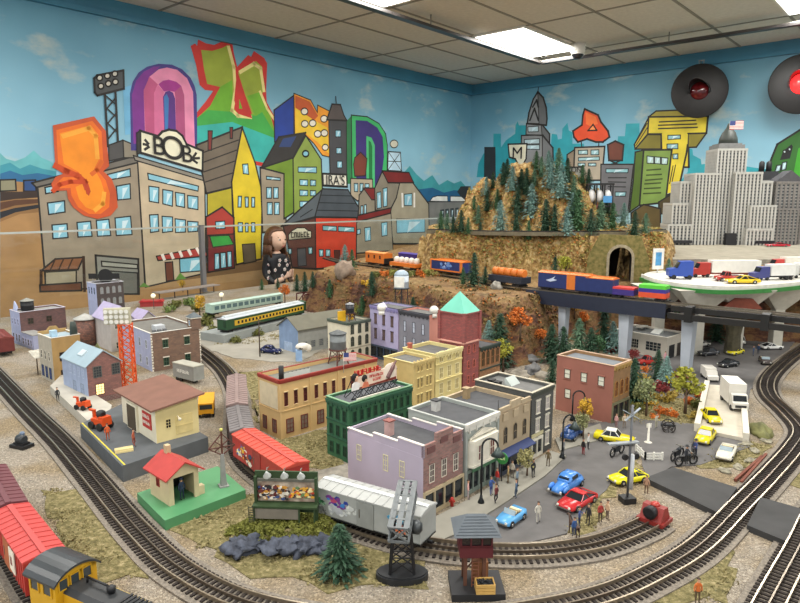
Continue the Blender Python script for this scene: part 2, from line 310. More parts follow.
ML = '''
e 69b7bd 0 0,12 25,35 60,45 100,30 135,2 165,30 200,45 225,62 225,140 0,140
e 3f96a8 0 0,62 40,50 80,75 120,58 170,75 225,85 225,140 0,140
e 2a6a98 0 0,95 40,82 90,100 150,92 225,105 225,165 0,165
p a98254 0 0,180 45,184 60,262 120,268 200,264 300,250 430,235 472,235 472,390 0,420
p 8e6a42 0 0,196 42,200 42,212 20,214 0,222
p b08c60 0 60,285 200,275 290,268 290,276 200,285 60,296
p 7e6040 0 170,272 290,258 470,250 470,256 290,266 170,282
e 8d8a70 1 0,120 62,118 65,162 0,165
e 2d4f86 1 95,122 142,120 145,165 95,165
e 3a2c26 0 0,168 150,165 155,190 60,196 0,205
e 5a3a28 0 0,210 60,200 155,196 155,212 60,222 0,240
e 23262d 0 0,248 60,232 155,218 155,232 60,250 0,275
e 9a8d79 1.2 150,145 550,42 580,545 185,562
e 6f6a62 1.2 128,132 550,22 552,50 145,150
p c2b195 1.2 137.5,161 204.7,178 206,273 145.5,287
A 4b4a4a 1 470,270 555,240 560,345 470,365
A 8a8272 1 555,240 640,275 640,345 560,345
D 8c867a 1 80,212 525,345 520,368 90,240
ew 8cc5d8 0 180,150 228,140 232,165 183,175 430,98 520,75 522,105 435,120 465,145 520,135 522,195 470,200 190,212 258,203 260,248 195,258 208,300 268,295 272,350 212,355 308,290 362,285 368,345 312,348 385,282 435,277 443,342 390,345 460,272 522,265 528,338 465,342 598,260 632,258 635,325 602,330 648,265 690,268 690,325 650,330 700,275 742,280 742,328 702,330 750,285 792,288 790,325 752,328
Dw 8cc5d8 0 165,318 468,395 465,425 170,355 172,395 232,403 230,495 175,485 255,415 315,425 312,515 255,500 330,432 385,440 385,522 335,512 403,450 465,458 465,535 405,525
O 8b8a80 1.5 570,390 825,412 830,620 585,620
O a8a79a 1 605,425 820,445 820,470 608,455
O 6f6e66 1 605,480 820,495 822,620 608,620
O a59a80 1 270,490 455,480 455,570 270,575
O 8a5a3a 1.2 245,482 330,412 498,402 465,475
Ol 3a2418 1 330,412 300,478
Ol 3a2418 1 380,410 350,476
Ol 3a2418 1 435,406 405,474
Ol 3a2418 2 498,402 505,600
Ol 3a2418 2 245,482 245,600
O 6b4028 1.2 238,568 485,552 487,600 240,606
e b04038 1 625,425 795,392 828,412 828,424 632,442
el efe6dc 2.5 650,422 656,436
el efe6dc 2.5 685,416 691,430
el efe6dc 2.5 720,409 726,423
el efe6dc 2.5 755,402 762,416
el efe6dc 2.5 788,396 796,410
e 6a3a2a 1 660,450 690,447 695,520 665,525
ew 7fc0d4 0 718,435 822,425 822,482 720,490
e 5f8a3a 0 555,548 575,530 600,548
e 5f8a3a 0 700,520 720,490 745,515
p 6fb2d8 0 123,88 131,85 132,134 125,135
B 453a86 0 125,600 118,260 135,190 170,135 220,100 290,82 370,88 430,115 480,165 505,215 517,270 522,620 150,600
B 7d2f8f 0 140,560 130,270 155,185 200,130 260,100 300,98 235,160 203,230 212,560
B e88fb4 0 212,600 200,240 235,160 290,115 340,105 400,118 460,170 495,250 508,620
B c05583 0 200,240 235,160 285,205 262,260 270,520 212,520
B d66f9c 0 265,520 262,262 285,208 322,250 316,290 325,520
B a8328f 0 288,205 315,184 350,177 395,190 425,215 385,250 350,243 322,248
B b04f7f 0 425,215 442,270 450,560 395,540 390,290 385,250
B 5a2f85 0 325,520 316,280 330,250 352,243 375,255 388,290 395,540
B 3a78b8 0 328,500 322,280 338,262 350,290 345,500
p c8322c 0 190.5,46 195,43.5 197,46 198,39.5 206,43.5 214,45 222,41.5 225.2,39 227.2,31 231,35 233.6,53 237,67 248,55 251,57 253.7,51 264,58 267,63.5 266,90 266.5,102 274,116 276,150 268,168 197,150 197,112 206,101 213,91 205,90 199.5,85 196,65
p 98a83a 0 201,50 212,51 222,48 228,45 232,60 234,85 232,108 236,113 252,114 245,95 238,73 247,67 256,61 262,67 264,88 261,97 271,117 275,133 275,165 197,150 197,118 210,106 220,87 207,84 204,70
p 6fae2c 0 203,80 220,87 232,80 233,108 238,114 254,114 247,96 260,92 270,117 275,133 275,165 197,150 197,118 210,106 220,87
p 3fa648 0 197,118 208,110 234,112 256,116 262,112 275,134 275,165 197,150
p 35b0a8 0 197,126 232,122 274,138 275,165 197,150
Cl e8dc90 3 290,165 320,280 330,420 310,540 345,572 420,580
Cl e8dc90 3 360,310 440,262 480,290 500,420
Cl e8dc90 2.5 478,430 520,530 560,590
C c8322c 0 340,300 430,588 345,560 322,480
C 6fae2c 0 352,470 372,530 352,530
D 6f6456 1.5 455,150 730,42 690,250 665,402 515,438
Dl 2d2824 1 480,200 705,120
Dl 2d2824 1 490,255 695,180
Dl 2d2824 1 500,310 685,245
Dl 2d2824 1 510,370 675,315
D b5a82a 1 520,440 665,405 672,600 520,600
p dcc32a 1.5 242,127.5 255,163 262,192 261,259 236,264.5 231.5,182
D 7a2f2a 1 525,65 550,65 545,180 525,180
D 7a2f2a 1 655,45 672,45 670,110 657,110
Dw 8cc5d8 0 730,265 762,262 768,325 735,320 705,455 725,455 722,520 703,520 745,460 765,460 765,520 748,520 785,462 803,462 803,520 785,520
Gw 8cc5d8 0 465,195 492,195 492,250 465,250 508,198 525,198 525,250 510,250 545,195 565,195 567,250 545,250
G 5f5340 1 490,325 565,320 572,425 500,440
G a83a30 1.5 272,162 370,102 440,165 442,465 285,490
G 74282a 1 285,270 440,262 442,465 285,490
G 2f9a40 1 295,275 410,270 440,325 315,342
Gw 8cc5d8 0 325,380 352,378 355,470 325,475 360,375 390,373 395,462 362,468 400,368 425,366 428,458 402,460 330,190 385,185 388,230 332,232
f 9c8f7a 1.5 240,70 335,95 345,320 250,330
fw 8cc5d8 0 265,105 320,112 320,122 265,117 265,150 285,150 285,193 265,193 293,150 312,150 312,193 293,193 268,210 288,210 288,258 268,258 297,210 316,210 316,258 297,258
E 1f3f9a 1.2 262,180 380,92 380,330 265,370
E f2a02a 1 380,80 480,120 520,195 522,150 600,190 592,460 550,450 500,380 450,330 385,330
E c85a28 0 388,92 475,130 525,215 500,240 388,165
E f2c832 0 388,165 500,240 580,285 590,440 520,370 450,320 388,320
Eo ece6d8 1 443,188 20,0
Eo ece6d8 1 445,262 20,0
Eo ece6d8 1 492,258 20,0
Eo ece6d8 1 560,232 20,0
Eo ece6d8 1 522,322 20,0
Eo ece6d8 1 562,317 20,0
Eo ece6d8 1 567,402 18,0
f 6f8f2a 1.5 248,72 372,28 374,250 335,275 335,95
E 33302f 1.5 185,525 290,340 450,315 375,465
E 2f4478 0 290,400 315,350 395,335 360,400
f 8ba048 1.5 371,34 422,-58 484,38 488,150 500,250 374,262
Eo 8cc5d8 1.5 450,440 18,0
Ew 8cc5d8 0 405,520 515,520 515,555 405,550
fw 8cc5d8 0 398,118 430,120 430,143 398,141 440,120 462,121 462,143 440,143 398,160 430,162 430,183 398,183 440,162 462,163 462,183 440,183 398,205 430,205 430,228 398,228
F 2f7a4a 0 215,188 250,150 262,560 220,560
F 3fb56a 1.2 245,150 340,160 410,200 450,262 460,330 458,480 400,620 250,620
F 3d2f78 0 270,180 340,185 400,225 432,280 440,400 425,520 370,620 275,620
F 4fc07a 0 335,275 365,285 385,330 385,600 335,600
F 1f7a40 0 348,300 362,312 370,340 370,540 350,540
F 48484c 1.2 110,180 215,185 218,560 120,560
F 5a504e 1.5 98,178 108,150 130,85 180,88 200,150 218,182
Fl 22201f 1.2 155,85 152,40
Fw 8cc5d8 0 150,240 182,240 182,280 150,280 155,345 185,345 187,380 155,380 160,425 190,425 190,465 160,465
F 7a3a2a 1.2 258,445 265,405 300,372 338,410 330,512 265,515
F bcd8e8 1.2 465,368 538,372 545,485 462,480
Fl 22201f .8 465,368 545,485
Fl 22201f .8 538,372 462,480
Fl 22201f .8 463,425 542,428
Fo d8d4c0 1 500,322 23,0
H b5a890 1.2 480,50 610,55 612,140 520,185 480,150
Hw 8cc5d8 0 500,80 522,80 522,130 502,128 535,80 555,80 550,125 535,130 565,82 590,82 590,105 565,105
I 3f9aa2 0 230,110 295,35 335,85 380,125 430,90 470,150 520,120 560,140 600,125 640,170 669,170 669,262 240,262
I 1f5f8a 0 315,200 350,175 430,165 500,195 560,180 640,190 669,185 669,262 340,262
I 7d7c78 1.2 400,250 669,248 669,460 410,490
I e4e4de 1 415,246 432,222 460,214 520,215 522,248
I e4e4de 1 538,216 625,218 628,248 538,248
I 2a2b2e 1 580,190 600,160 669,158 669,250 640,250 600,215
Iw 3a4a50 0 478,300 498,296 500,345 480,350 508,296 526,292 528,345 510,350 538,292 556,289 558,345 540,350 568,288 585,286 587,345 570,350 597,286 615,284 617,345 599,350
H 8f8674 1.5 525,270 530,150 565,105 625,170 625,262
H 7a2422 1.2 555,108 640,108 640,178 605,178
I 8a8272 1.5 90,300 85,170 130,70 172,135 235,138 235,300
I a39a84 1.8 172,310 215,225 235,135 312,135 408,262 412,500 195,500
I 7a2422 1.5 130,65 290,75 318,136 165,136
Iw 8cc5d8 0 98,195 122,190 125,285 100,290 135,170 160,165 160,275 138,280 262,205 308,200 308,272 262,272 215,352 385,352 385,430 218,436
Il e8e4dc 3 250,205 252,275
Il e8e4dc 3 322,203 322,275
I 9a907c 1.2 -60,350 182,308 195,540 -60,560
I 7a2422 1.5 -80,345 185,285 178,318 -80,385
Iw 8cc5d8 0 25,405 60,400 62,480 28,485 125,375 160,370 160,450 128,455 -20,415 0,412 0,440 -20,445
Hw 8cc5d8 0 540,215 552,212 552,262 540,264 560,208 572,206 572,260 560,262
H 5a342c 1.5 75,335 268,283 272,590 130,582 100,420
H cc3f26 1.5 268,283 515,285 512,565 272,590
H 5a6268 1.5 315,112 265,280 65,336 190,222
H 4a5158 1.5 310,112 462,118 528,225 520,284 265,280
Hl 23272b 1 302,150 485,155
Hl 23272b 1 290,195 508,200
Hl 23272b 1 278,240 522,245
Hl 23272b 1 180,280 250,235
Hw 7fb8c0 0 312,332 395,336 395,365 312,360 405,337 500,342 500,370 405,366 290,475 315,475 315,515 292,515 330,475 357,475 357,515 330,515 225,462 250,460 250,500 228,502 105,470 125,468 127,500 108,502
H 4f4f52 1 160,470 210,465 215,570 165,575
H 5a2a20 1 380,480 415,480 415,552 385,555
H d8d2b8 1 108,385 130,362 160,345 205,345 225,362 243,365 243,405 110,418
H e8e4d4 2 312,22 455,28 458,100 315,92
A c8542a 0 134,152 380,98 450,185 470,395 435,425 485,470 512,540 522,640 480,690 400,710 320,690 255,640 225,590 218,540 135,542 125,500 150,460 195,440 150,410
A e8701e 0 155,180 370,125 425,190 435,370 400,420 450,480 475,560 470,640 420,680 350,680 285,640 245,570 240,525 165,528 155,500 195,460 270,460 190,410 165,380
A f59020 0 175,200 360,150 400,200 412,350 380,410 420,480 445,560 430,640 380,660 330,640 290,590 270,520 330,490 290,430 200,380
Al c8481a 4 155,395 215,425 285,455 325,490 335,520
A b8401c 0 322,492 348,510 360,545 350,572 334,560 326,525
Al c8481a 3 140,540 175,505 240,488 315,490
Al d8641e 3 425,372 398,418 370,440
Al f8a838 3 200,215 350,170 390,215 400,340
Al f8a838 3 440,560 432,620 390,655
D e6e2c8 1.8 118,65 225,97 250,70 290,58 335,66 370,95 395,145 492,185 490,305 120,195
D 2e2c2c 1 98,78 118,65 120,195 100,205
Dl 22201f 2 150,122 165,140
Dl 22201f 2 140,145 162,150
Dl 22201f 2 148,175 168,162
Dl 22201f 2 435,222 450,200
Dl 22201f 2 440,230 468,228
Dl 22201f 2 435,240 455,255
a 4a4e50 1.5 375,315 388,302 492,282 494,355 388,382 378,370
ao ccc8bc 1 397,312 11,0
ao ccc8bc 1 428,304 11,0
ao ccc8bc 1 458,296 11,0
ao ccc8bc 1 402,345 11,0
ao ccc8bc 1 432,335 11,0
ao ccc8bc 1 460,328 11,0
al 22201f 1.6 418,378 430,585
al 22201f 1.6 460,365 470,565
al 22201f 1 418,380 464,420
al 22201f 1 462,390 422,440
al 22201f 1 422,430 466,470
al 22201f 1 466,450 424,500
al 22201f 1 426,490 468,530
al 22201f 1 468,510 428,560
'''
MR = '''
p 5a4a34 0 472,236 640,250 900,262 900,420 472,390
J 2f9fae 0 40,640 50,560 80,500 140,462 140,380 185,380 185,462 215,420 270,380 272,330 285,305 292,330 345,330 345,430 420,640
J 2f9fae 0 470,640 488,380 520,385 525,415 548,410 552,350 582,315 590,360 612,372 612,440 680,440 700,640
K 2f9fae 0 100,640 150,597 168,455 208,455 215,380 295,378 300,640
N 2f9fae 0 60,340 130,250 135,110 158,115 162,150 208,175 212,205 258,200 270,140 300,140 300,400 60,400
N 2f9fae 0 430,400 430,180 458,175 465,215 530,225 640,240 640,400
J 2a2f33 1 88,462 150,462 152,700 85,700
J 77797c 1.8 308,392 432,388 495,465 500,700 300,700
J 8b8d8f 1.2 308,392 432,388 432,700 300,700
J 6d6f72 1.8 338,320 425,318 475,382 475,440 435,390 335,386
J 8b8d8f 1 338,320 425,318 430,388 335,386
J 6b6d70 2 405,130 437,165 455,225 460,290 456,330 342,320 352,255 378,175
J 8f9193 1 405,135 412,320 345,318 355,255 380,175
Jl 222426 2 358,300 385,230 408,300
Jl 222426 2 375,220 398,180 408,220
Jl 22201f 1.2 405,130 415,65
Jw b8d0d8 0 345,340 408,335 408,368 348,370 325,415 415,410 415,440 326,442 328,448 415,446 415,475 330,472
J e8e4cc 1.8 228,443 340,440 335,530 318,562 290,565 270,530 235,520
J 8f7f6c 1.5 580,505 645,462 635,700 575,700
M b0a593 1.8 88,105 267,98 250,300 80,300
Mw 9cc5cc 0 110,122 165,120 165,145 110,145 185,120 232,118 232,148 185,148 110,165 235,160 235,180 110,185 108,198 150,198 150,215 108,215 170,198 215,198 215,215 170,215
M 9a9a92 1.5 38,222 140,222 140,300 40,300
p e0502a 2 584.7,109 598,115 601,122 608,131 609.5,137 603,142 596,142 587,139 578,142 574,137 573,131 582,125 583,115
p ee7438 0 585.5,112 596,117 598,124 590,126 586,124
J f29050 1.5 705,362 735,325 757,360
Jl 22201f 1.2 665,432 668,460
Jl 22201f 1.2 770,432 768,460
M 6a3a2c 1.8 285,88 330,66 380,88 372,182 292,182
Ml 22201f 1.4 295,182 350,205
Ml 22201f 1.4 365,182 310,205
M 6c6c70 1.5 245,205 440,205 405,500 240,540
Mw 8fc0c8 0 275,232 408,232 405,255 275,255 330,370 395,370 390,395 330,395
Ml 2a2a2c 1.2 290,285 395,285
Ml 2a2a2c 1.2 290,310 392,312
Ml 2a2a2c 1.2 290,338 390,340
K e0cc3a 1.8 350,340 705,335 695,437 588,440 590,640 430,640 425,442 345,442
K a89a38 1.5 350,340 395,305 560,298 600,337
K b8a52e 1.5 265,505 350,345 345,442 270,532
K 7d7428 1.5 270,532 345,445 425,445 425,532
K 8a802a 1.5 585,440 695,437 635,520 585,522
Kl 22201f 1.3 415,370 630,360
Kl 22201f 1.3 410,390 635,382
Kl 22201f 1.3 410,410 640,402
Kl 22201f 1 275,490 340,380
Kl 22201f 1 275,510 342,405
p e0cc3a 0 662,134 688,134 687,155 680,182 674,192 664,194
Ml 22201f 1.8 762,90 755,140 720,300 690,368 640,388
Ml 22201f 1 690,210 665,330
Ml 22201f 1 675,215 655,320
Kw 8fc0c8 0 465,450 540,448 540,470 465,475 460,502 525,500 525,530 460,530 495,562 525,560 525,590 495,590
M 4f6a22 1.5 450,132 500,120 480,445 415,490 438,300
M 7d9a4a 1.8 500,120 668,118 630,432 475,450
Mw b8d4d0 0 520,155 560,160 560,200 520,198 565,160 600,163 600,203 565,200 606,164 645,168 640,206 606,204
Ml 3a4a20 1.5 520,240 600,234
Ml 3a4a20 1.5 518,270 605,265
Ml 3a4a20 1.5 512,300 608,292
Ml 3a4a20 1.5 508,322 600,316
Ml 3a4a20 1.5 505,350 598,345
Ml 3a4a20 1.5 500,380 600,375
M 4a3f22 1.5 590,430 690,368 710,380 690,500 590,500
M 5f4f2a 1.5 425,495 500,445 600,470 600,600 425,600
N 2f6a28 1.8 600,245 665,85 800,0 960,-60 960,520 612,520
N 3fa02a 0 752,310 790,110 850,80 850,310
Nw a8c8d0 0 662,212 688,208 680,245 650,250 695,195 722,190 715,235 690,240 645,262 678,258 670,300 635,305 685,252 712,248 705,290 680,292 635,315 668,312 655,350 625,355 620,375 650,370 645,410 615,415 615,425 645,422 640,460 612,465
N 1c1f22 0 680,180 700,125 750,85 758,100 740,170
No c8d8dc 1 708,130 9,0
No c8d8dc 1 738,115 9,0
'''
mural(ML, wl, wall_l, 'mural_painting'); mural(MR, wr, wall_r, 'mural_painting')
BK = mt('1f1d1c', .6, n=.05)
def wtext(fn, par, cr, x, y, s, size, col=BK, sx=1, sh=0, name='painted_lettering', ey=-1.6, off=0):
    ox, oy = CR[cr]; q = fn(ox+x/5.97, oy+y/5.97)
    o = text_mesh(name, s, size, .02, col, par, (q[0], ey, q[1]), (PI/2, 0, 0), sx=sx, off=off)
    for v in o.data.vertices: v.co.y += v.co.x*sh
    struct(o); return o
for x_, y_, c, z_ in ((225, 160, 'B', 15), (310, 175, 'O', 19), (393, 208, 'B', 14)): wtext(wl, wall_l, 'D', x_, y_, c, z_, sx=1.0, sh=-.1, off=.05, ey=-1.3)
wht = mt('e6e2c8', .6, n=.05)
wtext(wl, wall_l, 'H', 384, 64, "IRA'S", 10, sx=.9, ey=-1.3)
wtext(wl, wall_l, 'H', 176, 385, '~~~~~~~', 5.5, sx=.85, ey=-1.3)
wtext(wr, wall_r, 'J', 285, 500, 'M', 15, ey=-.9)
wtext(wr, wall_r, 'M', 88, 240, 'RON', 6, ey=-.9)
# two big crossing lamps hanging on the right wall
def wall_lamp(px, py, Y, label, lit):
    x, y, z = AT(px, py, Y)
    t = thing('crossing_lamp', label, 'signal lamp', (x, y, z), AR+.35, 'big round crossing lamps on the wall')
    R = 18.5
    m = MB(); m.lathe([(R,-.6),(R,0),(R*.97,.3),(6,.9)], n=40, ax='y'); m.rot(0)
    for i in range(len(m.v)): a = m.v[i]; m.v[i] = (a[0], -a[1], a[2])
    m.build('backing_disc', mt('1d1c1d', .5, n=.2, s=20), t)
    m = MB(); n = 20                      # half-round visor over the lens
    for i in range(n):
        a0 = PI*(-.08+1.16*i/n); a1 = PI*(-.08+1.16*(i+1)/n); L = 13
        def q(a, d, r): return (r*math.cos(a)-3*(d/L)*1.2, -1-d, r*math.sin(a))
        m.add([q(a0,0,6.6), q(a1,0,6.6), q(a1,L*max(.25,math.sin((a0+a1)/2)),6.6), q(a0,L*max(.25,math.sin((a0+a1)/2)),6.6), q(a0,0,7), q(a1,0,7), q(a1,L*max(.25,math.sin((a0+a1)/2)),7), q(a0,L*max(.25,math.sin((a0+a1)/2)),7)],
              [(0,1,2,3),(7,6,5,4),(2,3,7,6),(0,3,7,4),(1,2,6,5)])
    m.build('visor', mt('141314', .45, n=.1), t)
    m = MB(); m.sph((0,-1,0), 6.2, 20, q=(1,.5,1)); m.build('lens', mt('ff2020', .15, n=.2, s=30, e=4) if lit else mt('5a1418', .12, n=.5, s=30), t)
    MB().bar((-1.5,-.5,R), (-1.5,-.5,R+2), .5).bar((1.5,-.5,R), (1.5,-.5,R+2), .5).bar((-2,-.5,R+2),(2,-.5,R+2), .6).bar((0,-.5,R+1.8),(0,13,R+2),.8).build('hook', mt('8f8f8c', .3, 1), t)
wall_lamp(699.5, 91, 464, 'big black round crossing lamp with dark unlit lens on blue wall', False)
wall_lamp(801, 84, 420, 'big black round crossing lamp glowing red at the right edge of the picture', True)
# barrier of clear panels along the table edge on the left
def lwp(a, off, z=0):        # a point 'off' in front of the left wall, 'a' from the corner
    return (CO[0]-.657*a+.754*off, CO[1]-.754*a-.657*off, z)
EDGE = 45.
gm = bpy.data.materials.new('clear_acrylic'); gm.use_nodes = True; nt = gm.node_tree
nt.nodes.remove(nt.nodes['Principled BSDF']); tr = nt.nodes.new('ShaderNodeBsdfTransparent'); tr.inputs[0].default_value = (.97,.985,.98,1)
gl = nt.nodes.new('ShaderNodeBsdfGlossy'); gl.inputs['Roughness'].default_value = .03; mx = nt.nodes.new('ShaderNodeMixShader'); mx.inputs[0].default_value = .025
nt.links.new(tr.outputs[0], mx.inputs[1]); nt.links.new(gl.outputs[0], mx.inputs[2]); nt.links.new(mx.outputs[0], nt.nodes['Material Output'].inputs[0])
em = mt('b8bdb6', .25, .3, n=.05)
def plexi(a0, a1, z1, label):
    t = thing('clear_barrier_panel', label, 'clear panel', lwp(a0, EDGE-3), AL, 'clear barrier panels at the table edge')
    L = a0-a1
    MB().box(0, -.15, -2, L, .15, z1).build('pane', gm, t); MB().box(0, -.3, z1, L, .3, z1+.9).build('top_edge', em, t)
A0 = min(range(200, 400), key=lambda a: abs(PX(*lwp(a, EDGE-3, 20))[0]-203))
plexi(415, A0+1.6, 35.4, 'clear barrier panel in front of the painted brown ground and BOB building')
plexi(A0-1.6, 60, 35.2, 'clear barrier panel in front of the child and painted red house')
x, y, z = lwp(A0, EDGE-3)
t = thing('barrier_post', 'grey square aluminium post standing between the two clear panels', 'post', (x, y, 0), AL)
MB().box(-1.1, -1.3, 0, 1.1, 1.3, 36.2).build('upright', mt('85868a', .35, .5, n=.05), t); MB().box(-1.3, -2, 0, 1.3, 2, .4).build('foot_plate', mt('85868a', .35, .5, n=.05), t)
MB().box(-1.3, -1.5, 36.2, 1.3, 1.5, 36.6).build('cap', mt('6c6d70', .4, .4), t)
# ---------------- table and terrain
rnd = random.Random(3)
def sm(a, b, x):
    t = max(0, min(1, (x-a)/(b-a))); return t*t*(3-2*t)
def sdist(P, x, y):          # signed distance to a polygon, positive inside
    n = len(P); d = 1e9; ins = False
    for i in range(n):
        x0, y0 = P[i]; x1, y1 = P[(i+1)%n]
        ex, ey = x1-x0, y1-y0; t = max(0, min(1, ((x-x0)*ex+(y-y0)*ey)/(ex*ex+ey*ey+1e-9)))
        q = (x-x0-ex*t)**2+(y-y0-ey*t)**2
        if q < d: d = q
        if (y0 > y) != (y1 > y) and x < (x1-x0)*(y-y0)/(y1-y0)+x0: ins = not ins
    d = math.sqrt(d); return d if ins else -d
def nz(x, y, z=0, s=.1): return noise.fractal(Vector((x*s, y*s, z*s)), 1, 2, 4)
Z1 = 18.6; Z2 = 36.5
cA = lwp(0, 3)[:2]
TABLE = [lwp(425, EDGE)[:2], lwp(0, EDGE)[:2], room(0, 2), room(3, 560), (330, 100), (120, 38), (-95, 38), (-190, 120)]
wood = mt('4a3a2c', .6, n=.2, s=8)
t = MB().prism(TABLE, -6, -.6, 0)
o = struct(t.build('layout_table', wood))
lg = [(-150, 160), (-60, 50), (100, 50), (200, 120), (120, 300), (0, 350)]
for x, y in lg: struct(MB().box(x-4, y-4, ZF, x+4, y+4, -6).build('table_leg', wood, o))
P1 = [G(322, 268, Z1), G(345, 272, Z1), G(370, 275, Z1), G(400, 280, Z1), G(450, 290, Z1), G(480, 296, Z1), G(505, 300, Z1), G(525, 294, Z1), G(542, 286, Z1), G(600, 281.5, Z1), G(640, 280, Z1), (112, 236), (170, 225), (300, 225), (420, 300), room(10, 420), room(10, 60), room(40, 10), (0, 420), (-20, 350)]
P2 = [AT(430, 232, 285)[:2], AT(440, 233, 272)[:2], AT(480, 233, 266)[:2], AT(540, 233, 262)[:2], AT(600, 233, 258)[:2], AT(640, 233, 256)[:2], AT(664, 233, 262)[:2], (125, 300), (135, 360), (110, 420), (50, 420), (20, 370)]
M1 = (67, 330)
TUN = AT(616, 262, 250)
def terr(x, y):
    d1 = sdist(P1, x, y)+nz(x, y, 0, .09)*4+nz(x, y, 3, .35)*1.5
    z = 0
    if d1 > -14:
        a = sm(-13, 0, d1)                # lower cliff with rough strata
        z = Z1*a
        if 0 < a < 1: z += (math.sin(a*22+nz(x,y,1,.1)*3)*.8+nz(x, y, 9, .4)*1.6)*min(1, a*3, (1-a)*4)
    d2 = sdist(P2, x, y)+nz(x, y, 5, .12)*3+nz(x, y, 2, .4)*1.2
    if d2 > -6:
        a = sm(-6, 0, d2); z2 = Z1+(Z2-Z1)*a
        if 0 < a < 1: z2 += (nz(x, y, 7, .3)*2.5)*min(1, a*3, (1-a)*4)
        z = max(z, z2)
        if d2 > 0:
            r = math.hypot((x-M1[0])/1.0, (y-M1[1])/1.25)
            r += nz(x, y, 11, .06)*12
            st = 0                        # terraces of the upper mountain
            for r0, hh in ((37, 10), (30, 8), (23, 7), (14, 5.5)): st += hh*sm(r0, r0-5, r)
            if st > 0: z = max(z, Z2+st+nz(x, y, 4, .2)*2.6)
            z += nz(x, y, 4, .3)*.4
    # pit for the tunnel mouth
    if abs(x-TUN[0]) < 7.6 and TUN[1]-14 < y < TUN[1]+24 and z > Z1: z = Z1
    return z
def rockmat():
    M = bpy.data.materials.new('rock_and_turf'); M.use_nodes = True; nt = M.node_tree; N = nt.nodes; L = nt.links; p = N['Principled BSDF']; p.inputs['Roughness'].default_value = .95
    tc = N.new('ShaderNodeTexCoord')
    mp = N.new('ShaderNodeMapping'); mp.inputs['Scale'].default_value = (1, 1, 2.6); L.new(tc.outputs['Object'], mp.inputs[0])
    n1 = N.new('ShaderNodeTexNoise'); n1.inputs['Scale'].default_value = 9; n1.inputs['Detail'].default_value = 8; n1.inputs['Roughness'].default_value = .7; L.new(mp.outputs[0], n1.inputs['Vector'])
    c1 = N.new('ShaderNodeValToRGB'); e = c1.color_ramp.elements; e[0].position = .34; e[0].color = lin('2c1d15'); e[1].position = .72; e[1].color = lin('a38455')
    for p_, h in ((.44, '59392a'), (.52, '7c5c3a'), (.6, '5c4a2c')): x = e.new(p_); x.color = lin(h)
    L.new(n1.outputs['Fac'], c1.inputs[0])
    n2 = N.new('ShaderNodeTexNoise'); n2.inputs['Scale'].default_value = 60; n2.inputs['Detail'].default_value = 6; L.new(tc.outputs['Object'], n2.inputs['Vector'])
    c2 = N.new('ShaderNodeValToRGB'); e = c2.color_ramp.elements; e[0].position = .35; e[0].color = lin('6e5230'); e[1].position = .68; e[1].color = lin('d6be88')
    for p_, h in ((.45, '94783f'), (.55, 'b89a60')): x = e.new(p_); x.color = lin(h)
    L.new(n2.outputs['Fac'], c2.inputs[0])
    ge = N.new('ShaderNodeNewGeometry'); sp = N.new('ShaderNodeSeparateXYZ'); L.new(tc.outputs['Object'], sp.inputs[0])
    mr = N.new('ShaderNodeMapRange'); mr.inputs[1].default_value = .15; mr.inputs[2].default_value = .22; L.new(sp.outputs[2], mr.inputs[0])
    mx = N.new('ShaderNodeMixRGB'); L.new(mr.outputs[0], mx.inputs[0]); L.new(c1.outputs[0], mx.inputs[1])
    m3 = N.new('ShaderNodeMixRGB'); m3.inputs[0].default_value = .62; L.new(c1.outputs[0], m3.inputs[1]); L.new(c2.outputs[0], m3.inputs[2]); L.new(m3.outputs[0], mx.inputs[2])
    L.new(mx.outputs[0], p.inputs['Base Color'])
    b = N.new('ShaderNodeBump'); b.inputs['Strength'].default_value = .9; b.inputs['Distance'].default_value = .012; L.new(n2.outputs['Fac'], b.inputs['Height']); L.new(b.outputs[0], p.inputs['Normal'])
    return M
def grid(x0, x1, y0, y1, st, name, m, inside, zoff=0):
    vid = {}; V = []; Fc = []
    nx = int((x1-x0)/st); ny = int((y1-y0)/st); Z = {}
    for j in range(ny+1):
        for i in range(nx+1):
            x, y = x0+i*st, y0+j*st; Z[i, j] = terr(x, y)
    for j in range(ny):
        for i in range(nx):
            q = [(i, j), (i+1, j), (i+1, j+1), (i, j+1)]
            if max(Z[a] for a in q) < .15 or not inside(x0+i*st, y0+j*st): continue
            f = []
            for a in q:
                if a not in vid: vid[a] = len(V); V.append(((x0+a[0]*st)*U, (y0+a[1]*st)*U, (Z[a]-.3)*U))
                f.append(vid[a])
            Fc.append(f)
    me = bpy.data.meshes.new(name); me.from_pydata(V, [], Fc); me.materials.append(m)
    me.polygons.foreach_set('use_smooth', [True]*len(Fc)); return struct(link(name, me))
grid(-60, 330, 175, 470, 1.6, 'cliff_terrain', rockmat(), lambda x, y: sdist(TABLE, x+.8, y+.8) > -2)
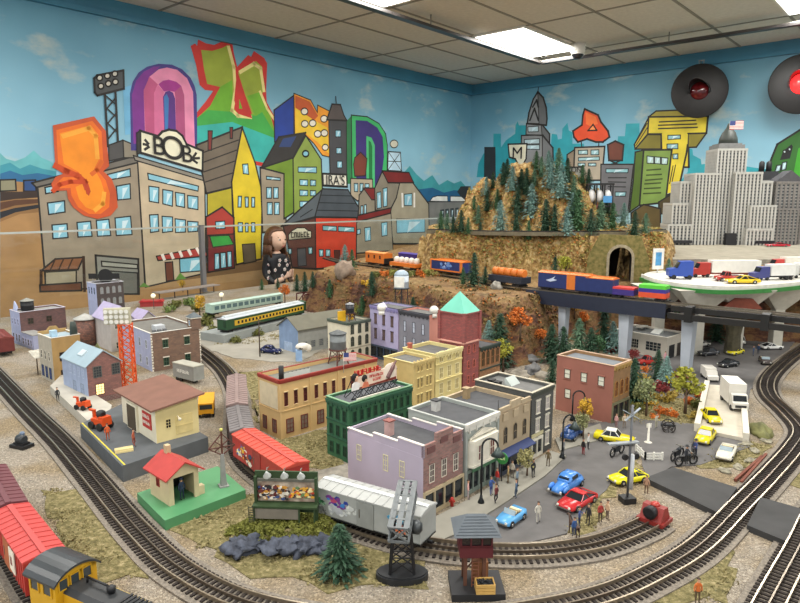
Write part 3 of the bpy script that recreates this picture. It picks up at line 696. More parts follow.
# ground sheet: gravel
def groundmat():
    M = bpy.data.materials.new('gravel'); M.use_nodes = True; nt = M.node_tree; N = nt.nodes; L = nt.links; p = N['Principled BSDF']; p.inputs['Roughness'].default_value = .95
    tc = N.new('ShaderNodeTexCoord')
    n1 = N.new('ShaderNodeTexVoronoi'); n1.inputs['Scale'].default_value = 420; L.new(tc.outputs['Object'], n1.inputs['Vector'])
    c1 = N.new('ShaderNodeValToRGB'); e = c1.color_ramp.elements; e[0].position = 0; e[0].color = lin('736c62'); e[1].position = 1; e[1].color = lin('b8ae9e')
    for p_, h in ((.3, '9a9080'), (.6, '8a8072')): x = e.new(p_); x.color = lin(h)
    sp = N.new('ShaderNodeSeparateXYZ'); L.new(n1.outputs['Color'], sp.inputs[0]); L.new(sp.outputs[0], c1.inputs[0])
    n2 = N.new('ShaderNodeTexNoise'); n2.inputs['Scale'].default_value = 7; n2.inputs['Detail'].default_value = 5; L.new(tc.outputs['Object'], n2.inputs['Vector'])
    c2 = N.new('ShaderNodeValToRGB'); e = c2.color_ramp.elements; e[0].position = .42; e[0].color = (0,0,0,1); e[1].position = .62; e[1].color = (1,1,1,1); L.new(n2.outputs['Fac'], c2.inputs[0])
    mx = N.new('ShaderNodeMixRGB'); mx.blend_type = 'MULTIPLY'; L.new(c2.outputs[0], mx.inputs[0]); L.new(c1.outputs[0], mx.inputs[1]); mx.inputs[2].default_value = lin('ecdfc4')
    L.new(mx.outputs[0], p.inputs['Base Color'])
    b = N.new('ShaderNodeBump'); b.inputs['Strength'].default_value = .8; b.inputs['Distance'].default_value = .003; L.new(n1.outputs['Distance'], b.inputs['Height']); L.new(b.outputs[0], p.inputs['Normal'])
    return M
GRAV = groundmat()
gb = MB(); n = len(TABLE)
for i in range(n):
    a, b = TABLE[i], TABLE[(i+1)%n]; gb.add([(20,200,0), (a[0],a[1],0), (b[0],b[1],0)], [(0,2,1)]); gb.add([(a[0],a[1],-.6), (b[0],b[1],-.6), (b[0],b[1],0), (a[0],a[1],0)], [(0,1,2,3)])
struct(gb.build('gravel_ground', GRAV))
# ---------------- flat patches: grass, asphalt, sidewalk (given by the corners of their outline on the ground)
def rough(P, amp=.8, st=2.5, seed=0):
    o = []; n = len(P)
    for i in range(n):
        (x0,y0),(x1,y1) = P[i], P[(i+1)%n]; d = math.hypot(x1-x0, y1-y0); k = max(1, int(d/st))
        for j in range(k):
            a = j/k; x, y = x0+(x1-x0)*a, y0+(y1-y0)*a
            if amp: x += nz(x, y, seed, .3)*amp*1.5; y += nz(x, y, seed+5, .3)*amp*1.5
            o.append((x, y))
    return o
def patch(px, z0, z1, m, name, amp=.8, world=False):
    P = px if world else [G(*p) for p in px]
    return struct(MB().prism(rough(P, amp) if amp else P, z0, z1).build(name, m))
def grassmat():
    k = 'gm'
    if k in MC: return MC[k]
    M = bpy.data.materials.new('model_grass'); M.use_nodes = True; nt = M.node_tree; N = nt.nodes; L = nt.links; p = N['Principled BSDF']; p.inputs['Roughness'].default_value = 1
    tc = N.new('ShaderNodeTexCoord'); n2 = N.new('ShaderNodeTexNoise'); n2.inputs['Scale'].default_value = 110; n2.inputs['Detail'].default_value = 7; n2.inputs['Roughness'].default_value = .7; L.new(tc.outputs['Object'], n2.inputs['Vector'])
    c2 = N.new('ShaderNodeValToRGB'); e = c2.color_ramp.elements; e[0].position = .33; e[0].color = lin('524a2c'); e[1].position = .7; e[1].color = lin('b8a880')
    for p_, h in ((.44, '6f6840'), (.56, '8c8158')): x = e.new(p_); x.color = lin(h)
    L.new(n2.outputs['Fac'], c2.inputs[0]); L.new(c2.outputs[0], p.inputs['Base Color'])
    b = N.new('ShaderNodeBump'); b.inputs['Strength'].default_value = 1; b.inputs['Distance'].default_value = .006; L.new(n2.outputs['Fac'], b.inputs['Height']); L.new(b.outputs[0], p.inputs['Normal'])
    MC[k] = M; return M
GR = grassmat()
tuft_polys = []
def grass(px, z=.12): tuft_polys.append([G(*p) for p in px]); return patch(px, -.1, z, GR, 'grass_patch', 1.4)
asph = mt('605e5d', .9, n=.14, s=30, b=.3); walk = mt('8a877c', .85, n=.1, s=30); conc = mt('8a857a', .9, n=.3, s=80)
grass([(38, 492), (75, 488), (108, 520), (150, 575), (95, 590), (60, 545)])
grass([(170, 530), (245, 492), (345, 520), (420, 560), (432, 585), (330, 590), (250, 572), (200, 545)])
grass([(255, 445), (330, 430), (345, 470), (300, 470), (282, 460)])
grass([(215, 380), (232, 372), (262, 372), (258, 425), (240, 372)])
grass([(640, 455), (640, 475), (600, 505), (600, 535), (560, 535), (575, 510)])
grass([(660, 580), (700, 548), (738, 548), (728, 603), (640, 603)])
grass([(690, 462), (745, 440), (775, 445), (745, 468), (705, 470)])
grass([(792, 455), (800, 450), (800, 490), (778, 480)])
grass([(600, 395), (700, 380), (708, 415), (690, 425), (640, 425), (600, 420)])
grass([(205, 330), (280, 325), (300, 335), (250, 345), (215, 345)])
grass([(742, 325), (800, 318), (800, 335), (755, 340)])
patch([(430, 545), (500, 500), (548, 462), (580, 440), (575, 425), (640, 420), (700, 425), (745, 432), (752, 447), (700, 466), (672, 468), (646, 479), (640, 455), (625, 470), (565, 535), (520, 545), (500, 545)], -.1, .2, asph, 'asphalt_street', .3)
patch([(612, 425), (600, 400), (640, 350), (690, 335), (780, 322), (800, 330), (790, 350), (752, 385), (748, 400), (690, 400), (650, 395)], -.1, .17, asph, 'asphalt_parking_lot', .5)
patch([(402, 537), (466, 503), (551, 453), (566, 458), (545, 478), (505, 505), (455, 537), (430, 548)], -.1, .5, walk, 'sidewalk', .0)
patch([(190, 345), (210, 320), (300, 332), (330, 345), (300, 362), (270, 362), (235, 358)], -.1, .15, mt('959186', .9, n=.1, s=20), 'light_road', .5)
patch([(555, 440), (600, 425), (605, 440), (560, 452)], -.1, .4, walk, 'sidewalk', 0)
patch([(345, 466), (362, 474), (320, 492), (296, 478)], -.1, .4, conc, 'concrete_apron', 0)
# ---------------- track
def catmull(P, st=1.0):
    o = []; n = len(P)
    for i in range(n-1):
        p0 = P[max(0, i-1)]; p1 = P[i]; p2 = P[i+1]; p3 = P[min(n-1, i+2)]
        k = max(2, int(math.dist(p1, p2)/st))
        for j in range(k):
            t = j/k; o.append(tuple(.5*((2*p1[a])+(-p0[a]+p2[a])*t+(2*p0[a]-5*p1[a]+4*p2[a]-p3[a])*t*t+(-p0[a]+3*p1[a]-3*p2[a]+p3[a])*t**3) for a in range(len(p1))))
    o.append(P[-1]); return o
def resample(P, st):
    o = [P[0]]; acc = 0
    for a, b in zip(P, P[1:]):
        d = math.dist(a, b)
        while acc+d >= st:
            t = (st-acc)/d; a = tuple(a[i]+(b[i]-a[i])*t for i in range(len(a))); o.append(a); d = math.dist(a, b); acc = 0
        acc += d
    return o
def frames(P):
    o = []
    for i in range(len(P)):
        a = P[max(0, i-1)]; b = P[min(len(P)-1, i+1)]; d = math.hypot(b[0]-a[0], b[1]-a[1]) or 1; o.append(((b[0]-a[0])/d, (b[1]-a[1])/d))
    return o
def strip(m, P, off, w, z0, z1, mi=0):       # a ribbon with thickness along a path
    Fm = frames(P); o = len(m.v); vs = []
    for (p, d) in zip(P, Fm):
        z = p[2] if len(p) > 2 else 0
        for a, zz in ((off-w/2, z0), (off+w/2, z0), (off+w/2, z1), (off-w/2, z1)): vs.append((p[0]-d[1]*a, p[1]+d[0]*a, z+zz))
    n = len(P); fs = []
    for i in range(n-1):
        for j in range(4): fs.append((i*4+j, i*4+(j+1)%4, i*4+4+(j+1)%4, i*4+4+j))
    fs += [(3,2,1,0), (n*4-4, n*4-3, n*4-2, n*4-1)]
    m.add(vs, fs, mi)
tie_me = MB().box(-.2, -2.5, .1, .2, 2.5, .5).mesh('tie', mt('2b2420', .9, n=.3, s=60))
RAIL = mt('b3a692', .28, .85, n=.1); RAILK = mt('4a423c', .4, .6, n=.1)
TR = {}
def track(name, P, label, bed=True, sp=.92, group=None, ties=True):
    P = catmull(P, 1.0); TR[name] = P
    t = thing('railway_track', label, 'track', (0,0,0), 0, group)
    m = MB()
    for off in (-1.6, 1.6): m = MB(); strip(m, P, off, .22, .5, 1.05); m.build('rail', RAIL, t)
    m = MB(); strip(m, P, 0, .2, .5, .95); m.build('middle_rail', RAILK if not bed else mt('7d7265', .3, .8, n=.1), t)
    if bed: m = MB(); strip(m, P, 0, 6.6, -.05, .3); struct(m.build('ballast_bed', mt('7d756a', .95, n=.35, s=250, b=1), None))
    if ties:
        Q = resample(P, sp); Fm = frames(Q)
        T_all = [(math.hypot(q[0], q[1]), q, d) for q, d in zip(Q, Fm)]
        vis = [a for a in T_all if -30 < PX(a[1][0], a[1][1], 0)[0] < 830 and a[1][1] > 30 and PX(a[1][0], a[1][1], 0)[1] < 625]
        vis.sort(key=lambda a: a[0]); near = vis[:100]; far = vis[100:]
        for _, q, d in near:
            link('tie', tie_me, t, (q[0], q[1], q[2] if len(q) > 2 else 0), math.atan2(d[1], d[0]))
        if far:
            m = MB()
            for _, q, d in far:
                o = len(m.v); m.box(-.2, -2.5, .1, .2, 2.5, .5); m.rot(math.atan2(d[1], d[0]), (0,0), o, (q[0], q[1], q[2] if len(q) > 2 else 0))
            x = m.build('far_ties', mt('2b2420', .9, n=.3, s=60), t); x['kind'] = 'stuff'
    return P
main = [(-150, 214), (-132, 194), (-112, 171.5), (-88, 144.5), (-70.5, 125.3), (-55, 107.2), (-40, 89.5), (-29, 78.3), (-17, 71), (0, 67.5), (14, 69.5), (25, 72.8), (33.2, 77.3), (43.3, 84.7), (56.2, 97.5), (67, 108.3), (79.5, 121.4), (87, 131), (91, 142.8), (94.5, 155.9), (101.9, 169.6), (114.8, 185.7), (132.9, 205.1), (150, 222)]
track('main', main, 'long main track curving through the whole foreground and over the road crossing')
inner = [(-76, 220), (-66, 205), (-58, 192), (-50.4, 178), (-42.5, 158.5), (-35.5, 133), (-29.5, 115.6), (-16.4, 99), (-7.6, 91), (0.3, 86.4), (5.7, 84.4), (11.3, 83.4), (17, 83.1), (22.8, 83.7), (29.5, 85.7), (36.8, 90), (40, 92.6)]
track('inner', inner, 'inner curved track ending at the red bumper beside the road crossing')
track('right', [(78, 106), (66, 94), (57.8, 84.7), (45.7, 71.4), (34, 58)], 'short stretch of track in the bottom right corner')
track('left', [(-135, 174), (-100, 137), (-63, 93), (-50, 78.6), (-43.5, 72.3), (-37, 67.8), (-28, 63.5), (-14, 60), (0, 59.5)], 'track at the left edge under the red boxcar and yellow engine')
# elevated line
deckpx = [(340, 260.5), (365, 263.5), (410, 269.5), (464, 276.5), (502, 284.5), (532, 288), (560, 291), (600, 295.5), (640, 299.5), (667, 302), (700, 305.5), (760, 311), (800, 315), (860, 321)]
EL = [(*G(px, py, 19.3), 0) for px, py in deckpx]
EL = [(-40, 345, 18.3)]+[(p[0], p[1], 18.3) for p in EL]
track('high', EL, 'elevated track on pillars crossing from the mountain to the right edge', bed=False, sp=1.2)
EP = TR['high']
m = MB(); i0 = min(range(len(EP)), key=lambda i: abs(PX(EP[i][0], EP[i][1], 20)[0]-532)); i1 = min(range(len(EP)), key=lambda i: abs(PX(EP[i][0], EP[i][1], 20)[0]-672))
t = thing('railway_bridge', 'dark blue girder bridge carrying the orange and blue train', 'bridge')
for off in (-3.6, 3.6): m = MB(); strip(m, EP[i0:i1], off, .5, -3.6, .9); m.build('girder', mt('232a3c', .5, n=.1), t)
m = MB(); strip(m, EP[i0:i1], 0, 6.6, -.6, .05); m.build('deck', mt('1d2026', .6, n=.1), t)
t2 = thing('railway_trestle', 'black two level trestle deck running to the right edge behind the parking lot', 'bridge')
m = MB(); strip(m, EP[i1+1:], 0, 7.4, -.6, .05); m.build('deck', mt('2a2827', .6, n=.2), t2)
for off in (-3.9, 3.9): m = MB(); strip(m, EP[i1+1:], off, .5, -.9, .7); m.build('edge_beam', mt('191817', .5, n=.1), t2)
m = MB(); strip(m, [(p[0], p[1], p[2]-1.8) for p in EP[i1+1:]], -5.0, 2.4, -.5, .5); m.build('lower_beam', mt('77736c', .6, n=.1), t2)
m = MB(); strip(m, [(p[0], p[1], p[2]-1.8) for p in EP[i1+1:]], -6.3, .5, -1.0, .7); m.build('lower_edge', mt('191817', .5, n=.1), t2)
for i in range(i1+6, len(EP), 18):
    p = EP[i]; d = frames(EP)[i]; MB().box(-1, -6.8, -3.3, 1, -3, 1.2).build('bracket', mt('141414', .5), t2, (p[0], p[1], p[2]), math.atan2(d[1], d[0]))
# pillars
pil = [((565, 352), 'pale pillar under the left end of the dark blue bridge'), ((628, 368), 'pale blue pillar under the middle of the dark blue bridge'), ((691, 388), 'pale blue pillar under the joint of bridge and trestle')]
for (b, lb) in pil:
    ep = min(EP, key=lambda p: abs(PX(p[0], p[1], 18)[0]-b[0])); x, y = ep[0], ep[1]-1.5; w_ = 1.3 if b[0] < 600 else 1.6
    zt = 14.3 if b[0] < 680 else 16.9
    t = thing('bridge_pillar', lb, 'pillar', (x, y+1.5, 0), .75, 'pillars under the elevated track')
    m = MB(); a, c = w_*.8, w_*1.1
    m.add([(-a,-a,0),(a,-a,0),(a,a,0),(-a,a,0),(-c,-c,zt),(c,-c,zt),(c,c,zt),(-c,c,zt)], [(0,3,2,1),(4,5,6,7),(0,1,5,4),(1,2,6,5),(2,3,7,6),(3,0,4,7)])
    m.build('shaft', mt('b4bcc6', .7, n=.06, s=20), t)
    MB().box(-w_*1.3, -w_*1.3, zt, w_*1.3, w_*1.3, zt+.4).build('cap', mt('aab2bc', .7, n=.05), t)
# road crossing mats, level with the rails
rub = mt('343434', .75, n=.25, s=25, b=.3)
P_ = [G(*p, 1) for p in [(645.5, 477.7), (673, 467), (737, 487.5), (719, 513)]]
tag(MB().prism(P_, 0, 1.0).build('crossing_mat', rub), 'black crossing road mat between the asphalt street and the main track', 'road mat', 'black crossing mats')
P_ = [G(*p, 1) for p in [(760.9, 497), (803, 509), (786, 541), (747, 525)]]
tag(MB().prism(P_, 0, 1.0).build('crossing_mat', rub), 'black crossing road mat on the right of the main track', 'road mat', 'black crossing mats')
# stone wall and ledge behind the highway, tunnel portal
stone = brick('8a8272', '5a564c', 1.6, .9, .3)
t = thing('tunnel_portal', 'stone tunnel portal with dark arched mouth in the cliff', 'tunnel', (TUN[0], TUN[1]-5, Z1-.2), -.28)
def arch(w, h, n=10, x0=0): return [(x0-w, 0), (x0-w, h-w)]+[(x0-w*math.cos(PI*i/n), h-w+w*math.sin(PI*i/n)) for i in range(1, n)]+[(x0+w, h-w), (x0+w, 0)]
A_in, A_out = arch(4.1, 13.5), arch(5.1, 14.6)
m = MB(); n = len(A_in)
for i in range(n-1):
    a, b, c, d = A_in[i], A_in[i+1], A_out[i+1], A_out[i]
    for y in (0, 1.6): m.add([(a[0],y,a[1]),(b[0],y,b[1]),(c[0],y,c[1]),(d[0],y,d[1])], [(0,1,2,3)] if y else [(3,2,1,0)])
    m.add([(d[0],0,d[1]),(c[0],0,c[1]),(c[0],1.6,c[1]),(d[0],1.6,d[1])], [(0,1,2,3)])
m.build('arch_ring', mt('9b9078', .9, n=.25, s=90, b=.5), t)
m = MB()
for i in range(n-1):
    a, b = A_in[i], A_in[i+1]; m.add([(a[0],0,a[1]),(b[0],0,b[1]),(b[0],24,b[1]),(a[0],24,a[1])], [(0,1,2,3)])
m.add([(p[0],24,p[1]) for p in A_in], [tuple(range(n))]); m.build('bore_lining', mt('1f1a17', .95, n=.3, s=60), t)
O_ = arch(5.1, 14.6)
m = MB(); m.ext([(-13, 0), (-5.1, 0)]+O_[1:-1]+[(5.1, 0), (11, 0), (10.5, 9), (7, 18), (-8, 18.5), (-12, 10)], .3, 1.3); m.build('face_wall', mt('8f7f4e', .95, n=.5, s=70, b=1, h2='5b5a2c'), t)
ZS = 25.6
sw = MB(); Wp = [G(676, 268, Z1), G(800, 272, Z1), G(860, 274, Z1)]
Wp = [(98, 262), (122, 264), (200, 262), (260, 258)]
for a, b in zip(Wp, Wp[1:]): sw.bar((a[0], a[1], (Z1+ZS)/2-.3), (b[0], b[1], (Z1+ZS)/2-.3), 1.4, ZS-Z1+.6)
struct(sw.build('stone_retaining_wall', stone))
struct(MB().prism([(97, 262.6), (122, 264.6), (260, 258.6), (330, 300), room(4, 400), room(4, 200), (112, 400), (128, 330), (112, 290)], Z1, ZS).build('upper_plateau', mt('8e8878', .9, n=.2, s=25)))
# ---------------- buildings
R = math.radians
WC = {}
def win_me(w, h, st, fm, gm_, lm, dp=.12):
    k = (round(w,2), round(h,2), st, fm.name, gm_.name, lm.name if lm else '')
    if k in WC: return WC[k]
    m = MB(); f = min(.14, w*.12)
    if st == 'arch':
        P = [(-w/2, 0), (w/2, 0)]+[(w/2*math.cos(PI*i/8), h-w/2+w/2*math.sin(PI*i/8)) for i in range(9)]
        m.ext(P, -dp*.3, .02, 1)
        Q = [(-w/2-f, -f), (w/2+f, -f)]+[((w/2+f)*math.cos(PI*i/8), h-w/2+(w/2+f)*math.sin(PI*i/8)) for i in range(9)]
        n = len(P)
        for i in range(n):
            a, b, c, d = P[i], P[(i+1)%n], Q[(i+1)%n], Q[i]
            m.add([(a[0],-dp,a[1]),(b[0],-dp,b[1]),(c[0],-dp,c[1]),(d[0],-dp,d[1]),(a[0],0,a[1]),(b[0],0,b[1]),(c[0],0,c[1]),(d[0],0,d[1])], [(3,2,1,0),(0,1,5,4),(2,3,7,6)], 0)
        m.box(-w/2, -dp*.7, h*.48, w/2, 0, h*.48+f*.7, 0); m.box(-f*.3, -dp*.7, 0, f*.3, 0, h*.9, 0)
    else:
        m.box(-w/2, -dp*.3, 0, w/2, .02, h, 1)
        m.box(-w/2-f, -dp, 0, -w/2, 0, h, 0); m.box(w/2, -dp, 0, w/2+f, 0, h, 0); m.box(-w/2-f, -dp, h, w/2+f, 0, h+f, 0); m.box(-w/2-f, -dp, -f, w/2+f, 0, 0, 0)
        nx, nz_ = {'sash': (1, 2), 'four': (2, 2), 'multi': (3, 4), 'one': (1, 1), 'big': (4, 3), 'pair': (2, 3)}[st]
        for i in range(1, nx): x = -w/2+w*i/nx; m.box(x-f*.3, -dp*.75, 0, x+f*.3, 0, h, 0)
        for i in range(1, nz_): z = h*i/nz_; m.box(-w/2, -dp*.75, z-f*.3, w/2, 0, z+f*.3, 0)
    if lm:
        m.box(-w/2-f*2.2, -dp*1.9, h+f+(w*.0), w/2+f*2.2, 0, h+f*3.2, 2); m.box(-w/2-f*1.8, -dp*1.9, -f*2, w/2+f*1.8, 0, -f, 2)
    me = m.mesh('window', [fm, gm_]+([lm] if lm else [])); WC[k] = me; return me
def fpos(t, face, u, z, out=0):
    return (u, -out, z) if face == 'R' else (-out, u, z)
def wins(t, face, us, zs, w, h, st='sash', fm=None, g=None, lm=None, name='window', lab=None):
    fm = fm or mt('d8d0b8'); g = g or glass()
    for z in zs:
        for u in us:
            o = link(name, win_me(w, h, st, fm, g, lm), t, fpos(t, face, u, z), 0 if face == 'R' else -PI/2)
            if lab: o['label'] = lab
def spread(a, b, n): return [a+(b-a)*(i+.5)/n for i in range(n)]
def shell(t, w, d, h, wm, rm, par=.7, pt=.3, cm_=None, parts=True, wmL=None, cap=.14):
    m = MB(); m.box(0, 0, 0, w, d, h-par, 0)
    if wmL: m.box(-.03, 0, 0, .0, d, h, 1)
    if par:
        for a in ((0,0,w,pt), (0,d-pt,w,d), (0,pt,pt,d-pt), (w-pt,pt,w,d-pt)): m.box(a[0], a[1], h-par, a[2], a[3], h, 0)
    m.build('walls', [wm, wmL] if wmL else wm, t)
    MB().box(pt, pt, h-par, w-pt, d-pt, h-par+.08).build('roof', rm, t)
    if cm_:
        m = MB(); e = .15
        for a in ((-e,-e,w+e,pt), (-e,d-pt,w+e,d+e), (-e,pt,pt,d-pt), (w-pt,pt,w+e,d-pt)): m.box(a[0], a[1], h, a[2], a[3], h+cap)
        m.build('parapet_cap', cm_, t)
def fit(nb, ty, xL, xR, a, z=0, h=None):
    x, y = G(nb[0], nb[1], z)
    if h is None: h = HG(nb, ty, z)-z
    o = []
    for X, A in ((xR, a), (xL, a+90)):
        A = R(A); o.append(min((abs(PX(x+l*.1*math.cos(A), y+l*.1*math.sin(A), h+z)[0]-X), l*.1) for l in range(5, 900))[1])
    return x, y, h, o[0], o[1]
def bthing(name, label, f, a, cat='building', z=0, group=None):
    return thing(name, label, cat, (f[0], f[1], z), R(a), group)
def chimney(t, x, y, z, h, s, m, m2=None, name='chimney'):
    b = MB().box(x-s/2, y-s/2, z, x+s/2, y+s/2, z+h, 0).box(x-s*.65, y-s*.65, z+h, x+s*.65, y+s*.65, z+h+.2, 1); return b.build(name, [m, m2 or m], t)
def cornice(t, face, w, z, hgt_, m, out=.3, n=0, u0=0):
    b = MB()
    B_ = (lambda x0, x1, o, a, c: b.box(x0, -o, a, x1, 0, c)) if face == 'R' else (lambda x0, x1, o, a, c: b.box(-o, x0, a, 0, x1, c))
    B_(u0, w, out, z+hgt_*.5, z+hgt_); B_(u0, w, out*.6, z, z+hgt_*.5)
    for i in range(n): u = u0+(w-u0)*(i+.5)/n; B_(u-.12, u+.12, out*.9, z-.3, z+hgt_*.5)
    return b.build('cornice', m, t)
def storefront(t, face, u0, u1, z1, pm, g, n=3, door=True):
    b = MB(); W_ = u1-u0
    Bx = (lambda x0, x1, o0, o1, a, c, k: b.box(x0, -o1, a, x1, -o0, c, k)) if face == 'R' else (lambda x0, x1, o0, o1, a, c, k: b.box(-o1, x0, a, -o0, x1, c, k))
    Bx(u0, u1, 0, .06, .1, z1-.5, 1); Bx(u0, u1, 0, .35, z1-.5, z1, 0); Bx(u0, u1, 0, .25, 0, .7, 0)
    for i in range(n+1): u = u0+W_*i/n; Bx(u-.15, u+.15, 0, .3, 0, z1, 0)
    b.build('storefront', [pm, g], t)
dk = glass('20262c'); lg_ = glass('8fa0a8'); wh = mt('ddd8c8'); rf = mt('4c4d50', .9, n=.12, s=60); rfl = mt('6a6a68', .9, n=.12, s=60)
# --- main street, from the mauve corner to the dark green one
A = 47
f0 = fit((423, 519), 442, 355.5, 465, A); X0, Y0 = f0[0], f0[1]
def along(u): return (X0+u*math.cos(R(A)), Y0+u*math.sin(R(A)))
def upx(px, z=12): return min((abs(PX(*along(l*.1), z)[0]-px), l*.1) for l in range(0, 600))[1]
U1, U2, U3, U4 = upx(465), upx(499.6), upx(532), upx(554)
H0 = 12.7
mauve = mt('a88f9e', .85, n=.1, s=18); mauveL = mt('b3a8b8', .85, n=.1, s=14); br1 = brick('9a6a62')
t = thing('row_building', 'mauve and pink brick corner building with stepped side wall on the street', 'building', (X0, Y0, 0), R(A))
w, d, h = U1-.4, 17.5, H0
m = MB().box(0, 0, 0, w, d, h-2.6, 0)
for y0, y1, z in ((0,5.5,h-.6), (5.5,11.2,h-1.3), (11.2,17.5,h-2)): m.box(0, y0, h-2.6, .35, y1, z, 1); m.box(w-.35, y0, h-2.6, w, y1, z, 1)
m.box(0, d-.3, h-2.6, w, d, h-2, 1); m.box(-.04, 0, 0, 0, d, h-2.6, 1)
m.box(0, 0, h-2.6, w, .4, h-.6, 0); m.box(w*.3, -.1, h-.6, w*.72, .4, h+.7, 0)
m.build('walls', [br1, mauveL], t); MB().box(.35, .4, h-2.6, w-.35, d-.3, h-2.5).build('roof', rf, t)
for xa, xb in ((-.12, .45), (w-.45, w+.1)):
    m = MB()
    for y0, y1, z in ((0,5.5,h-.6), (5.5,11.2,h-1.3), (11.2,17.5,h-2)): m.box(xa, y0, z, xb, y1, z+.14)
    m.build('parapet_cap', mt('d6cfc8'), t)
for u in (w*.18, w*.5, w*.82):
    MB().box(-.95, -.12, 0, .95, .05, 1.1).build('brick_panel', mt('6e4a48'), t, (u, 0, h-2.2+(.9 if u == w*.5 else 0)))
wins(t, 'R', [w*.2, w*.5, w*.8], [5.6], 1.0, 2.9, 'pair', wh, mt('5a4a48', .2), br1)
wins(t, 'L', [4.5, 8.2, 14.6], [5.7], .9, 2.6, 'pair', mt('d8d2a0'), dk)
storefront(t, 'R', .1, w-.1, 4.4, mt('b8a888'), dk, 4)
chimney(t, w*.35, d*.62, h-2.6, 2.6, 1.2, mt('c4a09a', n=.2), mt('8a5048'))
t = thing('row_building', 'light grey building with white bay window beside the mauve one', 'building', (*along(U1), 0), R(A))
w = U2-U1-.5; h = 12.6; gw = mt('9aa09a', .8, n=.06)
d = 12.8; shell(t, w, d, h, gw, rf, .6, .35, mt('a8aca6')); cornice(t, 'R', w, h-1.2, 1.4, mt('d4d2c8'), .5, 5)
m = MB()
for x in (.25, w-.25): MB().box(x-.25, -.3, 0, x+.25, 0, h-1).build('pilaster', gw, t)
m = MB().ext([(0,0),(1.9,0),(1.9,.25),(1,1),(0,1)][:3]+[(.95,1.0)], -1.0, 0); 
b = MB().prism([(.9,0),(1.4,-1),(w-1.4,-1),(w-.9,0)], 5.3, 9.3); b.prism([(.8,0),(1.3,-1.15),(w-1.3,-1.15),(w-.8,0)], 9.3, 9.7); b.prism([(.8,0),(1.3,-1.15),(w-1.3,-1.15),(w-.8,0)], 4.9, 5.3)
bay = b.build('bay_window', wh, t)
for u in spread(1.5, w-1.5, 2): link('pane', win_me(1.2, 2.6, 'four', wh, mt('6a3a38', .2), None), bay, (u, -1.02, 6))
m = MB().add([(1,-.3,9.9),(w-1,-.3,9.9),(w/2,-.3,11)], [(0,1,2)]).bar((1,-.3,9.9),(w/2,-.3,11),.25).bar((w/2,-.3,11),(w-1,-.3,9.9),.25).build('gable_trim', wh, t)
storefront(t, 'R', .6, w-.6, 4.4, mt('7f8c82'), dk, 5)
MB().box(.9, -1.15, 4.3, w-.9, -1.02, 4.9).build('shop_fascia', mt('3f6a4a'), t)
chimney(t, w*.4, d*.75, h-.6, 2.0, 1.2, mt('c8c6c0', n=.1), mt('3a3a3c'))
t = thing('row_building', 'tan stone building with three arched windows and blue awning', 'building', (*along(U2), 0), R(A))
w = U3-U2-.5; h = 13; tn = mt('a8977c', .85, n=.12, s=40)
shell(t, w, 13, h-.8, tn, rf, .8, .35, mt('b5a080'))
m = MB()
for i, x in enumerate(spread(0, w, 3)): m.box(x-w/6+.1, -.1, h-.8, x+w/6-.1, .3, h+(.6 if i == 1 else 0)); m.box(x-.8, -.25, h-2.6, x+.8, 0, h-1.2)
m.build('stepped_parapet', mt('b3a286', .85, n=.12), t)
wins(t, 'R', spread(.4, w-.4, 3), [6.0], 1.0, 3.0, 'arch', mt('8a7a60'), dk); storefront(t, 'R', .2, w-.2, 4.6, mt('4c5260'), dk, 3)
MB().ext([(0,4.9),(-1.7,4.2),(-1.7,4.0),(0,4.5)], .3, w-.3, 0, ax='x').build('awning', mt('2c3a66', .7), t)
chimney(t, w*.45, 11, h-1.6, 2.1, 1.1, mt('a08a68', n=.2)); MB().cyl((1,1,h-2.4),(1,1,h+1.2),.08).build('vent_pipe', mt('333'*2), t)
t = thing('row_building', 'dark green brick corner building with white windows and roof skylight', 'building', (*along(U3), 0), R(A))
w = U4-U3-.2; h = 13.4; dg = brick('3a3c38', '4c4c48')
shell(t, w, 13.5, h, dg, rfl, .7, .4, mt('b8b09c')); cornice(t, 'R', w, h-1.0, .9, mt('3c4038'), .3)
wins(t, 'R', [w*.28, w*.72], [5.3, 9], 1.1, 2.3, 'four', wh, mt('b0a8a8', .2), wh); wins(t, 'R', [w*.75], [1.6], 1.1, 2.3, 'four', wh, mt('b0a8a8', .2), wh)
MB().box(.2, -.15, 4.2, w*.55, 0, 4.9).build('shop_fascia', mt('c0b890'), t); storefront(t, 'R', .2, w*.5, 4.0, wh, dk, 2)
m = MB(); x0 = w*.45
m.ext([(0,0),(1.5,1.5),(1.7,1.4),(1.7,0)], 0, 3.2, 0, ax='x'); m.rot(0, t=(w*.35, 6.5, h-.6)); sk = m.build('skylight', mt('b8c0bc', .3, n=.05), t)
for i in range(2):
    m = MB().box(-.6, -.6, 0, .6, .6, .6).box(-.7, -.7, .6, .7, .7, .75).build('roof_vent', mt('1c1c1e'), t, (w*.25+i*.4, 9.3+i*1.8, h-.62))
# --- green block and its billboard
f = fit((350, 464), 404, 331, 412, 45); t = bthing('green_building', 'dark green three storey building carrying a red soda billboard', f, 45); w, d, h = f[3], f[4]+1.5, f[2]
gn = mt('366848', .6, n=.12, s=30); gnd = mt('2a5640', .6, n=.1)
shell(t, w, d, h, gn, mt('5a5c60', .9, n=.15), .5, .3, mt('7aa07c')); cornice(t, 'R', w, h-1.2, .9, gnd, .35, 14); cornice(t, 'L', d, h-1.2, .9, gnd, .35, 5)
for z in (7.4, 4): cornice(t, 'R', w, z, .4, gnd, .2); cornice(t, 'L', d, z, .4, gnd, .2)
wins(t, 'R', spread(.4, w-.4, 9), [1, 4.7, 8.1], .75, 2, 'four', gnd, mt('1c3026', .3)); wins(t, 'L', spread(.4, d-.4, 3), [1, 4.7, 8.1], .9, 2.1, 'four', gnd, mt('1c3026', .3))
bx_, by_ = f[0], f[1]
